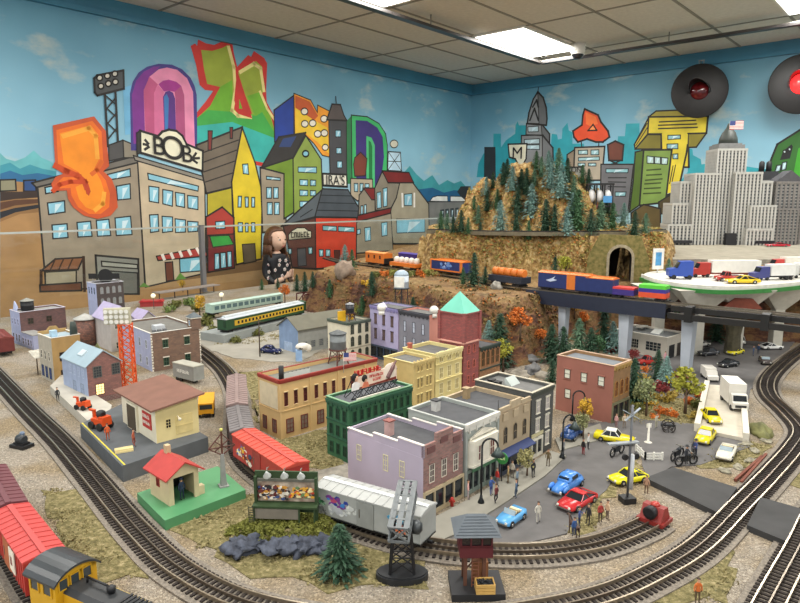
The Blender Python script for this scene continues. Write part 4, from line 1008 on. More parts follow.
bb = thing('rooftop_billboard', 'red and cream soda billboard with two smiling women on green roof', 'billboard', (f[0]+math.cos(R(45))*2.6-math.sin(R(45))*2.2, f[1]+math.sin(R(45))*2.6+math.cos(R(45))*2.2, h-.4), R(45))
BW = 12.5
m = MB(); m.box(0, 0, 0, BW, .25, .25); m.box(0, 0, 1.6, BW, .25, 1.8)
for i in range(8): m.bar((BW*i/8, .1, .1), (BW*(i+1)/8, .1, 1.7), .12).bar((BW*(i+1)/8, .1, .1), (BW*i/8, .1, 1.7), .12)
for i in range(5): m.bar((BW*i/4, .2, 1.6), (BW*i/4, 2, .1), .15); m.bar((BW*i/4, .2, 4), (BW*i/4, 2.4, .1), .12)
m.build('truss', mt('23262c'), bb)
MB().ext([(.6,1.9),(BW-.4,1.9),(BW-.4,4.6),(BW-1.4,5.6),(BW-4,4.8),(1.8,4.3),(.6,3.6)], -.1, .1).build('panel', mt('e6cdb8', .6, n=.12, s=40), bb)
MB().ext([(1.2,1.95),(BW-.6,1.95),(BW-.6,2.5),(1.2,2.2)], -.16, -.1).build('painted_arm', mt('7a2e22'), bb)
m = MB(); m.ext([(-.2,1.9),(1.6,1.9),(2.0,3.1),(.9,3.6),(0,3.2)], -.25, -.05, 0); m.sph((.9,-.2,4.3), .75, 12, 1, q=(.8,.3,1)); m.sph((.7,-.12,4.5), .95, 12, 2, q=(.95,.3,.95)); m.build('painted_woman', [mt('e8e4e0'), mt('d8a88a'), mt('1c1614')], bb)
m = MB(); m.ext([(2.4,1.95),(4.4,1.95),(4,3),(3,3)], -.22, -.08, 0); m.sph((3.3,-.14,3.6), .62, 12, 1, q=(.8,.3,1)); m.sph((3.2,-.1,3.8), .8, 12, 2, q=(.95,.3,.95)); m.build('painted_woman', [mt('d87a5a'), mt('d8a88a'), mt('1c1614')], bb)
m = MB(); m.sph((BW-2.4,-.05,3.7), 1.9, 20, 0, q=(1,.06,1)); m.build('painted_disc', mt('efe0d0'), bb)
m = MB(); m.lathe([(.42,-1.6),(.5,-1.4),(.45,0),(.5,.8),(.3,1.4),(.2,2.2),(.22,2.4)], n=12); m.rot(0)
for i, v in enumerate(m.v): x, y, z = v; a = R(-38); m.v[i] = (x*math.cos(a)-z*math.sin(a)+BW-2.2, y-.2, x*math.sin(a)+z*math.cos(a)+3.9)
m.build('painted_bottle', mt('6a4a48', .3), bb)
RD = mt('c02a20', .5, n=.06)
text_mesh('red_lettering', '~~~~~~~~', 1.5, .12, RD, bb, (4.2, -.1, 5.2), (PI/2, 0, 0), sx=1.1)
text_mesh('small_lettering', '~~~~~~~~~', .75, .04, RD, bb, (6.4, -.12, 3.9), (PI/2, 0, 0)); text_mesh('small_lettering', '~~~~~~', .75, .04, RD, bb, (6.6, -.12, 3.1), (PI/2, 0, 0))
MB().box(.5, -.9, .0, BW, -.6, .35).build('lamp_rail', mt('d8d4c4'), bb)
# --- tan building with red parapet
f = fit((281, 440), 381, 259.5, 377, 44); t = bthing('tan_building', 'tan two storey building with red parapet, flag and roof tank', f, 44); w, d, h = f[3], f[4]+.6, f[2]
tan = mt('c9a873', .8, n=.08, s=20); redp = mt('8f3026', .6, n=.1); dr = mt('6a2420', .5)
shell(t, w, d, h, tan, mt('73736c', .9, n=.1), .9, .35, redp); 
for fc, L in (('R', w), ('L', d)): cornice(t, fc, L, h-.7, .75, redp, .25); cornice(t, fc, L, h*.46, .25, tan, .15)
m = MB()
for u in [.2, w*.29, w*.57, w*.86]: MB().box(u-.25, -.15, 0, u+.25, 0, h-.7).build('pilaster', tan, t)
g3 = lambda a, b: spread(w*a+.3, w*b-.2, 3)
wins(t, 'R', g3(0,.29)+g3(.29,.57)+g3(.57,.86), [7.2], .7, 2.9, 'sash', dr, mt('4a2a28', .2), mt('e0c898'))
wins(t, 'R', spread(.5, w*.29, 2)+spread(w*.32, w*.57, 2)+spread(w*.6, w*.86, 2), [1.2], 1.6, 2.9, 'pair', dr, mt('7a6a60', .2)); wins(t, 'L', spread(.4, d-.3, 2), [1.2], 1.3, 2.7, 'pair', dr, mt('7a6a60', .2))
MB().box(-.1, .7, 6.4, 0, d-.6, h-1.3).build('blank_panel', mt('cdbfa0', n=.08), t)
MB().cyl((1.6,1.6,h-.9),(1.6,1.6,h+2.6),.55).build('black_flue', mt('17181a'), t)
m = MB(); m.ext([(0,0),(0,1.2),(2.4,0)], 3.2, 10, 0, ax='x'); 
for v in range(len(m.v)): x, y, z = m.v[v]; m.v[v] = (x, y+3.0, z+h-.82)
m.build('roof_skylight', mt('c0c4c0', .4, n=.05), t)
m = MB()
for i in range(7): x = 3.4+i*1.05; m.bar((x,3.0,h+.45),(x,5.3,h-.72),.12)
m.build('skylight_bars', mt('2b2b2b'), t)
def flag(loc, rz, label, L=2.6, Hh=1.6):
    t = thing('american_flag', label, 'flag', loc, rz)
    MB().cyl((0,0,-1.5),(0,0,3.2),.07).build('pole', mt('c8c4b8'), t); b = MB()
    for i in range(13): b.box(0, -.03, 3.1-Hh*(i+1)/13, L, .03, 3.1-Hh*i/13, i % 2)
    c = b.build('cloth', [mt('c8443c', .8, n=.05), mt('ece8e4', .8, n=.03)], t)
    MB().box(0, -.05, 3.1-Hh*7/13, L*.42, .05, 3.1).build('canton', mt('39447a', .8, n=.05), c)
    return t
x = f[0]+w*.62*math.cos(R(44)); y = f[1]+w*.62*math.sin(R(44))
flag((x+.2, y-.3, h+.1), R(8), 'small american flag on the front edge of the tan building roof', 2.9, 1.9)
def tank(loc, r, hh, legs, m1, m2, label, ml=None, conic=True, panel=None):
    t = thing('water_tank', label, 'water tank', loc, R(44))
    m = MB().lathe([(r*.96,0),(r,.1),(r,hh*.5),(r*1.02,hh*.5+.05),(r,hh*.5+.1),(r,hh)], (0,0,legs), 20).build('tank', m1, t)
    (MB().lathe([(r*1.1,0),(r*1.08,.15),(.1,r*.5)], (0,0,legs+hh), 20) if conic else MB().sph((0,0,legs+hh), r, 20, q=(1,1,.75), z0=-.05)).build('lid', m2, t)
    ml = ml or mt('3a2a24')
    if legs > .3:
        for a in range(4):
            c, s = math.cos(PI/4+a*PI/2), math.sin(PI/4+a*PI/2); MB().bar((c*r*1.25,s*r*1.25,0),(c*r*.8,s*r*.8,legs),.28).build('leg', ml, t)
        m = MB()
        for a in range(4):
            p = [(math.cos(PI/4+(a+k)*PI/2), math.sin(PI/4+(a+k)*PI/2)) for k in (0, 1)]
            m.bar((p[0][0]*r*1.2,p[0][1]*r*1.2,legs*.15),(p[1][0]*r*.85,p[1][1]*r*.85,legs*.9),.12).bar((p[0][0]*r,p[0][1]*r,legs*.5),(p[1][0]*r,p[1][1]*r,legs*.5),.12)
        m.build('brace', ml, t); MB().lathe([(r*1.15,-.25),(r*1.15,0)], (0,0,legs), 20).build('platform', ml, t)
    return t
def at_roof(f, a, u, v, z): return (f[0]+u*math.cos(R(a))-v*math.sin(R(a)), f[1]+u*math.sin(R(a))+v*math.cos(R(a)), z)
tank(at_roof(f, 44, w*.72, d*.62, h-.82), 1.9, 3.6, 3.6, mt('6f7474', .5, n=.2), mt('55595a', .5), 'grey water tank on brown legs on the tan building roof', mt('5a3228'))
# --- red tower, orange arcade, cream block on one line
AT_ = 47; tx, ty = G(463, 393)
tr_ = fit((463, 393), 312.5, 440, 480.5, AT_)
t = bthing('red_tower', 'tall red brick tower building with turquoise pyramid roof', tr_, AT_); w, d, h = tr_[3]-.3, tr_[4], tr_[2]-.4
rb = brick('9a3c36', '7a3a34')
m = MB().box(0, 0, 0, w, d, h, 0).box(-.25, -.25, h*.62, w+.25, d+.25, h*.64, 1).box(-.3,-.3,h-.4,w+.3,d+.3,h,0)
for x, y in ((0,0),(w,0),(0,d)): m.box(x-.4, y-.4, h*.64, x+.4, y+.4, h+.1, 0)
m.build('walls', [rb, mt('d8a090')], t)
MB().add([(-.1,-.1,h),(w+.1,-.1,h),(w+.1,d+.1,h),(-.1,d+.1,h),(w/2,d/2,h+5.2)], [(0,1,4),(1,2,4),(2,3,4),(3,0,4),(3,2,1,0)]).build('pyramid_roof', mt('6ec4ac', .6, n=.08, s=20), t)
wins(t, 'R', [w*.32, w*.68], [2.2, 6.2, 10.3], .8, 2.1, 'arch', mt('c86a5a'), dk); wins(t, 'L', spread(0, d, 3), [2.2, 6.2], .8, 2.1, 'arch', mt('c86a5a'), dk)
def talong(u): return (tx+u*math.cos(R(AT_)), ty+u*math.sin(R(AT_)))
def tupx(px, z): return min((abs(PX(*talong(l*.1), z)[0]-px), l*.1) for l in range(-350, 400))[1]
u1 = w+.6; u2 = tupx(500.5, 12)
t = thing('orange_building', 'orange brick building with tall arched windows right of the red tower', 'building', (*talong(u1), 0), R(AT_))
w2 = u2-u1; h2 = HG(PX(*talong(u1), 0), 348); shell(t, w2, 12, h2, brick('b07a48', '8a6a4a'), rf, .6, .3, mt('2f3230')); cornice(t, 'R', w2, h2-.9, .9, mt('2c3a34'), .4, 7)
wins(t, 'R', spread(.3, w2-.3, 4), [5.6], 1.3, 3.9, 'arch', mt('8a5a34'), mt('3a3a2c', .2)); cornice(t, 'R', w2, 4.4, .4, mt('2c3a34'), .4)
uc0, uc1 = tupx(413.5, 16), tupx(436, 16)
hc = 16.2
cr1 = mt('c8b277', .8, n=.07); cr2 = mt('d6c88c', .8, n=.06)
hA = HG(PX(*talong(uc0), 0), 362); 
t = thing('cream_building', 'tan cream block with scalloped parapet left of the yellow cream one', 'building', (*talong(uc0), 0), R(AT_)); w3 = uc1-uc0-.45
shell(t, w3, 9.8, hA-.4, cr1, rfl, .7, .35, cr2); cornice(t, 'R', w3, hA-1.1, .9, cr1, .25, 7)
m = MB(); [m.sph((x, .15, hA-.3), .45, 8, q=(1,.4,1)) for x in spread(0, w3, 7)]; m.build('scallops', cr1, t)
wins(t, 'R', [w3*.22, w3*.38, w3*.64, w3*.8], [1.4, 5.4, 9.4, 13.0][:3] if hA < 16 else [2, 6, 10], .65, 2.2, 'sash', cr1, mt('8a7a50', .3), cr2); wins(t, 'L', spread(1, 8.6, 3), [1.2], .8, 2.2, 'sash', cr1, dk)
hB = HG(PX(*talong(uc1), 0), 353)
t = thing('cream_building', 'pale yellow cream block with heavy cornice beside the red tower', 'building', (*talong(uc1), 0), R(AT_)); w4 = -uc1-.75
shell(t, w4, 11, hB-.5, cr2, rfl, .8, .35, cr2); cornice(t, 'R', w4, hB-1.3, 1.3, mt('e0d49c', n=.05), .5, 8); cornice(t, 'R', w4, 9.4, .4, cr2, .3); cornice(t, 'R', w4, 5.2, .4, cr2, .3)
wins(t, 'R', spread(.5, w4-.4, 3), [2, 6, 10.2], 1.3, 2.6, 'four', mt('e4dcae', n=.04), mt('a89a6a', .3))
chimney(t, 1, 9.5, hB-1.3, 2, .9, mt('b0604c'))
# --- back row: purple, grey, pink, with the white arched one on the left
AB = 44; gx = fit((429, 372), 315, 370, 441, AB)
t = bthing('grey_building', 'dark grey and pink rowhouse with narrow tall windows behind the cream block', gx, AB)
dsp = min((abs(PX(gx[0]-l*.1*math.sin(R(AB)), gx[1]+l*.1*math.cos(R(AB)), gx[2])[0]-399), l*.1) for l in range(5, 300))[1]
w5, d5, h5 = 8, dsp, gx[2]
gy = mt('7c7c86', .8, n=.1, s=20); shell(t, w5, d5, h5, mt('c88a7c', .8, n=.1, s=20), rfl, .7, .35, mt('2c2d33'), wmL=gy); cornice(t, 'L', d5, h5-1.2, 1.0, mt('3c3d44'), .4, 8)
wins(t, 'L', spread(.6, d5-.6, 3), [h5-6.2, h5-11], .9, 3, 'sash', mt('3a3c48'), mt('b8c0d0', .2))
d6 = gx[4]-dsp; dsp += .4; d6 -= .4
t = thing('purple_building', 'lavender purple rowhouse with small pointed gable and dark window hoods', 'building', (gx[0]-dsp*math.sin(R(AB)), gx[1]+dsp*math.cos(R(AB)), 0), R(AB))
lav = mt('a6a0c2', .8, n=.06); shell(t, w5, d6, h5, lav, rfl, .7, .35, mt('34303a')); cornice(t, 'L', d6, h5-1.0, .9, mt('8a84b4'), .35, 10)
m = MB().ext([(d6*.36, h5),(d6*.64, h5),(d6*.5, h5+1.6)], -.4, 0, 0, ax='x').build('pointed_gable', mt('c8c4d8'), t)
wins(t, 'L', spread(.8, d6-.8, 3), [h5-5.6, h5-10.4], .9, 2.8, 'sash', mt('4a3630'), mt('6a5a5a', .2), mt('3c2e2c')); storefront(t, 'L', .3, d6-.3, 4.4, mt('3e4a5c'), dk, 4)
fw = fit((348, 364), 323, 327.5, 370.5, AB); t = bthing('white_building', 'white building with dark arched windows and yellow roof signs', fw, AB); w, d, h = fw[3], fw[4], fw[2]
wb = mt('cfc9b4', .8, n=.06); shell(t, w, d, h, wb, mt('6a6e66', .9), .6, .3, mt('4a5348')); 
for fc, L in (('R', w), ('L', d)): cornice(t, fc, L, h-.8, .8, mt('4f5a50'), .35); 
cornice(t, 'R', w, 4.6, .3, mt('a8a290'), .2)
wins(t, 'R', spread(.4, w-.2, 3), [1.2, 5.4, 9.2], 1.1, 2.9, 'arch', mt('55584c'), mt('3c4038', .2))
MB().box(.5, d*.5, h-.5, 3.4, d*.5+.5, h+2.8).build('yellow_sign', mt('d8a820', .6), t); MB().box(5.2, d*.55, h-.5, 6.9, d*.55+.5, h+2.9).build('yellow_sign', mt('d8a820', .6), t)
tank(at_roof(fw, AB, w*.5, d*.45, h-.5), 1.35, 2.6, 2.6, mt('23262e', .4, n=.1), mt('8a8c8e', .5), 'black water tank on the white building roof', mt('4a2e28'))
# domes on the purple roof
for px, py, lb in ((381.5, 303, 'white ball lamp dome on the purple roof'), (434, 314, 'white ball dome on the grey rowhouse roof')):
    q = AT(px, py, gx[1]+(6 if px < 400 else 1.5)); tag(MB().sph((0,0,0), 1.35, 16, q=(1,1,.95)).cyl((0,0,-2.2),(0,0,-1),.9).build('roof_dome', mt('e0dfd8', .4, n=.05), None, (q[0], q[1], h5+1.2)), lb, 'dome')
# tall pale tank tower behind
q = AT(401.5, 326, 212)
t = tank((q[0], q[1]+2, 0), 2.5, 4.3, 20.4, mt('b9c4cc', .45, n=.08), mt('9fb0bc', .4), 'pale blue tall water tower with clock-like white panel behind the purple house', mt('1f2225'), conic=False)
MB().box(-1.7, -2.85, 20.9, 1.7, -2.45, 24.4).build('white_panel', mt('e4e2d6', .5), t, rz=R(-60))
# --- blue gable warehouse
f = fit((298.5, 354), 329.5, 279, 298.6, AB); x0, y0, h = f[0], f[1], f[2]; d = f[4]; L = 22
t = bthing('blue_warehouse', 'weathered blue wooden gable warehouse with long grey roof', f, AB)
bl = mt('7f95b4', .85, n=.12, s=40); gr_ = mt('8b8d88', .9, n=.1)
m = MB().box(0, 0, 0, L, d, h, 1); m.ext([(0, h), (d, h), (d/2, h+3.2)], 0, L, 1, ax='x'); m.box(-.06, 0, 0, 0, d, h, 0); m.ext([(0, h), (d, h), (d/2, h+3.2)], -.06, 0, 0, ax='x'); m.build('walls', [bl, gr_], t)
m = MB()
for sgn in (-1, 1):
    y1 = d/2+sgn*(d/2+.7); z1 = h-.7*3.2/(d/2)
    m.add([(-.6,d/2,h+3.3),(L+.4,d/2,h+3.3),(L+.4,y1,z1),(-.6,y1,z1),(-.6,d/2,h+3.55),(L+.4,d/2,h+3.55),(L+.4,y1,z1+.25),(-.6,y1,z1+.25)], [(0,1,2,3),(7,6,5,4),(0,4,5,1),(2,6,7,3),(1,5,6,2),(0,3,7,4)])
m.build('roof', mt('6c6a5c', .9, n=.12, s=20), t)
MB().box(-.15, d*.3, 0, 0, d*.72, 3.2).build('door', mt('9fb2cc', .8, n=.15, s=60), t); wins(t, 'L', [d*.5], [h-.4], .9, 1.3, 'four', bl, dk); wins(t, 'R', spread(1, L-1, 6), [1.5], 1.6, 2.2, 'multi', gr_, mt('4c5258', .3))
# --- left group, brown brick with corner turret
AG = 42.5
f = fit((152.8, 372), 333.7, 132, 190, AG); t = bthing('brown_brick_building', 'brown brick building with white quoins and pointed corner turret', f, AG); w, d, h = f[3]+3, f[4]+10, f[2]
bb_ = brick('7c5a42', '6a5240'); lil = mt('a6acca', .8, n=.08)
shell(t, w, d, h, bb_, mt('6e6c66', .9, n=.1), .6, .3, mt('dcdad2'), wmL=lil)
m = MB().box(0, 0, 0, 3.0, 3.0, 3.4).build('turret', bb_, t, (w-2.6, -.3, h-.6)); m2 = MB().box(-.3,-.3,3.4,3.3,3.3,3.7).build('turret_trim', wh, m); MB().add([(-.4,-.4,3.7),(3.4,-.4,3.7),(3.4,3.4,3.7),(-.4,3.4,3.7),(1.5,1.5,5.2)], [(0,1,4),(1,2,4),(2,3,4),(3,0,4),(3,2,1,0)]).build('turret_roof', mt('5c6468', .7), m)
link('turret_window', win_me(.8, 1.6, 'sash', wh, mt('5a8ab8', .2), None), m, (0, 1.5, 1.2), -PI/2)
m = MB()
for X in (0, w):
    for i in range(int(h/.8)): m.box(X-(.25 if X else .05), -.1, i*.8+.05, X+(.15 if X else .45)-(.0 if i % 2 else .12), .1, i*.8+.6)
m.build('quoins', wh, t)
wins(t, 'R', [w*.28, w*.72], [1.4, 6.9], 1.35, 2.2, 'four', mt('2f5a42'), mt('23332c', .2), wh); wins(t, 'L', spread(1, d-8, 3), [1.4, 6.6], 1.1, 2.4, 'four', mt('d0d4e0'), mt('2c4a44', .2))
MB().box(3.5, 5, h-.5, 6.5, 8, h+1).build('roof_box', mt('b8bcc0'), t)
for i in range(3): MB().box(0,0,0,1,.8,.7).build('roof_vent', mt('6c6e70'), t, (2+i*1.6, 3.2, h-.5))
# --- blue roof brick works
f = fit((89.5, 405), 358, 67, 119.5, 48); t = bthing('brick_factory', 'red brown brick factory with pale blue gable roof and lit window', f, 48); w, d, h = f[3], f[4]+4, f[2]-1.6
bk = brick('8a5348', '6e4a42'); pb = mt('9cb0ba', .5, n=.08, s=20)
m = MB(); m.ext([(0,0),(w,0),(w,h-.6),(w*.5,h+2.6),(0,h-.6)], 0, d, 0); m.box(-.05, 0, 0, 0, d, h-.8, 1); m.box(-.1,-.1,0,w+.1,.05,1.4,2); m.build('walls', [bk, mt('9aa8c4', n=.08), brick('6a3a34')], t)
m = MB()
for a, b in (((-.5,h-.9),(w*.5,h+2.7)), ((w+.5,h-.9),(w*.5,h+2.7))): m.add([(a[0],-.3,a[1]),(b[0],-.3,b[1]),(b[0],d,b[1]),(a[0],d,a[1]),(a[0],-.3,a[1]+.25),(b[0],-.3,b[1]+.25),(b[0],d,b[1]+.25),(a[0],d,a[1]+.25)], [(0,1,2,3),(7,6,5,4),(0,4,5,1),(2,6,7,3),(0,3,7,4),(1,5,6,2)])
m.build('roof', pb, t); MB().bar((w*.15,d*.45,h+.9),(w*.32,d*.45,h+2.0),2.6,.3).build('skylight', mt('c8d4d8', .3), t)
m = MB().ext([(0,h+2.2),(d*.35,h+2.2),(d*.2,h+4.2)], w*.5, w*.52, 0, ax='x').build('olive_dormer', mt('6c6c3c'), t)
wins(t, 'R', [w*.3, w*.85], [6.6], 1.8, 2.6, 'multi', mt('5a5c58'), mt('3c4044', .2)); wins(t, 'L', spread(1, d-4, 4), [6.4], 1, 2.2, 'pair', mt('b8c4d8'), mt('2c3444', .2)); wins(t, 'L', spread(1, d-5, 2), [1], 1.5, 3.6, 'pair', mt('7c8898'), mt('2c3444', .2))
o = link('lit_window', win_me(1.9, 2.5, 'multi', mt('4c3a30'), mt('ffd890', .4, e=1.6), None), t, (w*.34, 0, 2.2))
# --- ocher building
f = fit((55, 384), 338.6, 37.7, 74, 48); t = bthing('ocher_building', 'ocher brick building with stepped parapet and green cone chimney', f, 48); w, d, h = f[3]+1.5, f[4], f[2]
oc = mt('a98a58', .85, n=.14, s=40); shell(t, w, d, h, oc, pb, .5, .3, mt('d8d0c0'), wmL=mt('b0a898', n=.1))
m = MB(); m.ext([(0,h-.4),(w,h-.4),(w,h+.6),(w*.75,h+.6),(w*.65,h+1.6),(w*.4,h+1.6),(w*.3,h+.6),(0,h+.6)], d-.4, d); m.build('stepped_parapet', oc, t)
MB().lathe([(1.1,0),(.9,4),(.65,5.6)], (w*.85,1.2,h-2.0)).build('cone_chimney', mt('2f3a34'), t); MB().box(1, 2.5, h-.4, 2.6, 4, h+1.6).build('roof_hatch', mt('a8c8dc', .4), t)
wins(t, 'R', [w*.35], [1.2, 6.2], 1.4, 2.2, 'four', mt('3a2c24'), mt('241d1a', .3)); wins(t, 'L', spread(1, d-.5, 3), [6.2], .9, 2.2, 'sash', wh, dk); wins(t, 'L', spread(1, d-.5, 3), [1], 1.4, 3, 'pair', mt('3c4450'), mt('2c4a8a', .2))
# --- corrugated awning on the loading dock
q = G(44, 372); t = thing('dock_canopy', 'weathered grey white corrugated canopy leaning over the loading dock', 'canopy', (q[0], q[1], 0), R(48))
m = MB()
for i in range(12): m.bar((-2.5+i*.48, 3, 6.3+.08*(i % 2)), (-2.5+i*.48, -2.2, 4.9+.08*(i % 2)), .5, .1)
m.build('sheet', mt('b9b5a8', .8, n=.25, s=60), t)
for x, y in ((-2.2,-1.8),(2.6,-1.8)): MB().bar((x,y,0),(x,y,5.0),.25).build('post', mt('4a3a2c'), t)
# --- far left building with tank
f = fit((22.5, 346), 312.7, 9.7, 65, 50); t = bthing('lavender_brick_building', 'far left lavender and dark brick building with one storey wing', f, 50); w, d, h = f[3], f[4], f[2]
bk2 = brick('6e4440', '5a4440'); shell(t, w, d, h, bk2, mt('8f8e8a', .9, n=.15), .5, .3, mt('c8c4d0'), wmL=lil)
wins(t, 'L', spread(.6, d-.4, 3), [7.2], .9, 2, 'sash', mt('c8c8e0'), mt('3c4468', .2)); wins(t, 'L', spread(.6, d-.4, 3), [1.2], 1.2, 2.6, 'sash', mt('c8c8e0'), mt('2c3448', .2)); wins(t, 'R', [w*.22, w*.62], [7.4], 1.7, 1.9, 'four', mt('5a4440'), mt('3c3c34', .2))
m = MB(); m.box(0, -10, 0, 4, 0, 4.9, 0); m.build('side_wing', [lil], t); MB().box(-.1,-10.1,4.9,4.1,0,5.1).build('wing_roof', mt('8f8e8a'), t)
for i in range(4): link('wing_window', win_me(.9 if i % 2 else 1.3, 2.2, 'sash', mt('c8c8e0'), mt('2c3448', .2), None), t, (0, -1.4-i*2.3, 1), -PI/2)
bpy.data.objects.remove(m) if False else None
tank(at_roof(f, 50, w*.3, d*.6, h-.4), 2.1, 3.2, .25, mt('1c1d20', .6, n=.1), mt('8c8c84', .8), 'squat black tank with grey lid on the far left lavender building')
t = thing('roof_sign', 'tilted pale lavender sign board on the far left building roof', 'sign', at_roof(f, 50, .8, d*.6, h-.4), R(50)); MB().add([(0,0,0),(0,3,0),(.6,3,3.4),(.6,0.4,1.6),(.3,0,0),(.3,3,0),(.9,3,3.4),(.9,.4,1.6)], [(0,1,2,3),(7,6,5,4),(0,3,7,4),(2,6,7,3),(0,4,5,1),(1,5,6,2)]).build('board', mt('a8b0cc'), t)
MB().bar((.5,2,0),(.6,2,1.8),.2).build('strut', mt('5a5a5c'), t)
q = G(57, 352); 
# round brick tank
q = G(87, 345); t = thing('round_brick_tower', 'round rough brick tower with low grey cone roof', 'tower', (q[0], q[1], 0)); MB().lathe([(3.4,0),(3.4,9.3)], n=24).build('drum', brick('7c4a36', '2f2420', 1.1, .6, .5), t); MB().lathe([(3.8,9.3),(3.7,9.6),(.2,11.2)], n=24).build('cone_roof', mt('a8a8a2', .7), t)
# dark brick block at the back with black roof ornaments
q = G(100, 337); t = thing('dark_brick_building', 'dark brick building with black dish shaped roof sign in front of the mural', 'building', (q[0], q[1], 0), R(48)); hD = HG((100, 337), 284)
shell(t, 10, 8, hD, brick('4a3a36', '3a302e'), mt('4c4c4e'), .4, .3, mt('d0d0d8'), wmL=lil); wins(t, 'R', spread(.8, 9.6, 4), [hD-3.8, hD-8], 1, 2.4, 'arch', mt('8a8480'), mt('9aa0a0', .2)); wins(t, 'L', spread(.6, 7.4, 3), [hD-4], 1, 2.4, 'sash', lil, dk)
t2 = thing('roof_sign', 'black disc and two square panels standing on the dark brick roof', 'sign', at_roof((q[0], q[1]), 48, 3.5, 3.5, hD-.3), R(5))
MB().lathe([(2.7,-.15),(2.7,.15)], (1.6,0,2.6), 24, ax='y').build('black_disc', mt('121212', .5), t2)
for x in (-3.2, 5): MB().box(x-1.3, -.1, 1.6, x+1.6, .1, 3.6).build('black_panel', mt('121212', .5), t2)
MB().box(-3.4,-.2,.9,7,.2,1.1).bar((-3,0,0),(-3,0,1.8),.2).bar((1.6,0,0),(1.6,0,1),.2).bar((6,0,0),(6,0,1.8),.2).build('frame', mt('8a8a88'), t2)
# two lavender gabled houses
def gable_house(name, label, nb, a, w, d, h, rise, wm, rm, z=0, fm=None, wn=2, ridge='x'):
    x, y = G(*nb, z); t = thing(name, label, 'building', (x, y, z), R(a))
    m = MB().box(0, 0, 0, w, d, h); m.ext([(0,h),(d,h),(d/2,h+rise)] if ridge == 'x' else [(0,h),(w,h),(w/2,h+rise)], 0, w if ridge == 'x' else d, 0, ax='x' if ridge == 'x' else 'y'); m.build('walls', wm, t)
    m = MB(); D_ = d if ridge == 'x' else w; L_ = w if ridge == 'x' else d
    for s in (-1, 1):
        p0 = (D_/2, h+rise+.1); p1 = (D_/2+s*(D_/2+.6), h-.6*rise/(D_/2)+.1)
        vv = [(-.5,*p0),(L_+.5,*p0),(L_+.5,*p1),(-.5,*p1)]; vv += [(a_, b_, c+.25) for a_, b_, c in vv]
        if ridge != 'x': vv = [(b_, a_, c) for a_, b_, c in vv]
        m.add(vv, [(0,1,2,3),(7,6,5,4),(0,4,5,1),(2,6,7,3),(0,3,7,4),(1,5,6,2)])
    m.build('roof', rm, t); fm = fm or wh
    wins(t, 'R', spread(.5, w-.5, wn), [1.0], 1.1, 2, 'four', fm, dk)
    if h > 7: wins(t, 'R', spread(.5, w-.5, wn), [h-3], 1.1, 2, 'four', fm, dk)
    return t
ls = mt('b0a6c4', .7, n=.08)
g1 = gable_house('lavender_house', 'lavender house with tall steep roof and dormer behind the lamp tower', (112, 352), 44, 7.5, 15, 10.6, 4.2, mt('b9b4b0', .8, n=.08), ls, ridge='y')
MB().box(2, 3, 12, 4.5, 5.5, 14).build('dormer', mt('8f9ab4'), g1)
gable_house('lavender_house', 'lower lavender house with twin gable in front of the red train shelter', (140, 342), 44, 7, 9, 7.2, 3.4, mt('a9a49c', .8, n=.08), ls, ridge='y')
# --- station shed on its platform
AS = 44
P_ = [G(x, y, 3.1) for x, y in ((122, 466), (80, 424), (140, 395), (208, 437))]; 
c = (P_[0][0]+P_[2][0]-P_[1][0], P_[0][1]+P_[2][1]-P_[1][1])
t = thing('station_platform', 'dark grey freight platform with yellow edge line under the brown roof station', 'platform', (0,0,0))
Pl = [P_[0], P_[1], P_[2], P_[3]]; MB().prism(Pl, 0, 3.1, 0).build('slab', mt('55595c', .8, n=.12, s=40), t)
def lerp2(a, b, k): return (a[0]+(b[0]-a[0])*k, a[1]+(b[1]-a[1])*k)
e0, e1 = lerp2(P_[0], P_[3], .03), lerp2(P_[1], P_[2], .03)
MB().bar((e0[0], e0[1], 3.12), (e1[0], e1[1], 3.12), .25, .06).build('yellow_line', mt('d8c83a'), t)
e0, e1 = lerp2(P_[0], P_[1], .04), lerp2(P_[3], P_[2], .04)
P2_ = [G(x, y, 2.2) for x, y in ((100, 432), (50, 386), (62, 374), (112, 405))]
tag(MB().prism(P2_, 0, 2.2).build('loading_dock', mt('b3aea2', .85, n=.12, s=20)), 'pale concrete loading dock in front of the brick factory', 'dock')
f = fit((157, 443.5), 411, 120, 201, AS, z=3.1); t = bthing('freight_station', 'cream freight station with brown sloping roof and red sign', f, AS, z=3.1); w, d, h = f[3], f[4]-2, f[2]
crm = mt('dccb92', .8, n=.06, s=30); crw = mt('e2dcc4', .7, n=.05)
w = 8.8; d = 17.0; h = 6.8
m = MB(); m.ext([(0,0),(w,0),(w,h+1.2),(0,h)], 0, d); m.box(-.06, 0, 0, 0, d, h, 1); m.build('walls', [crm, crw], t)
m = MB(); vv = [(-1.3,-1.2,h+.0),(w+1,-1.2,h+1.3),(w+1,d+1.2,h+1.3),(-1.3,d+1.2,h+.0)]; vv += [(a, b, c+.35) for a, b, c in vv]
m.add(vv, [(3,2,1,0),(4,5,6,7),(0,1,5,4),(1,2,6,5),(2,3,7,6),(3,0,4,7)]); m.build('roof', mt('7a5648', .85, n=.1, s=40, b=.2), t)
MB().box(-.5, 8.4, 0, -.05, 13.4, 5.6).box(-.12, 8.8, .2, -.6, 13.0, 5.2, 1).build('door', [crw, mt('4f4636', .7)], t)
s_g = MB().box(-.25, 1.8, 2.2, -.08, 5.9, 5.4).build('sign_board', mt('b4342e', .6), t)
text_mesh('sign_lettering', '~~~~~~~', .95, .03, mt('e8dcd0'), s_g, (-.3, 3.85, 4.6), (PI/2, 0, -PI/2), sx=.95); text_mesh('sign_lettering', '~~~~~~~~', .85, .03, mt('e8dcd0'), s_g, (-.3, 3.85, 3.3), (PI/2, 0, -PI/2), sx=.95)
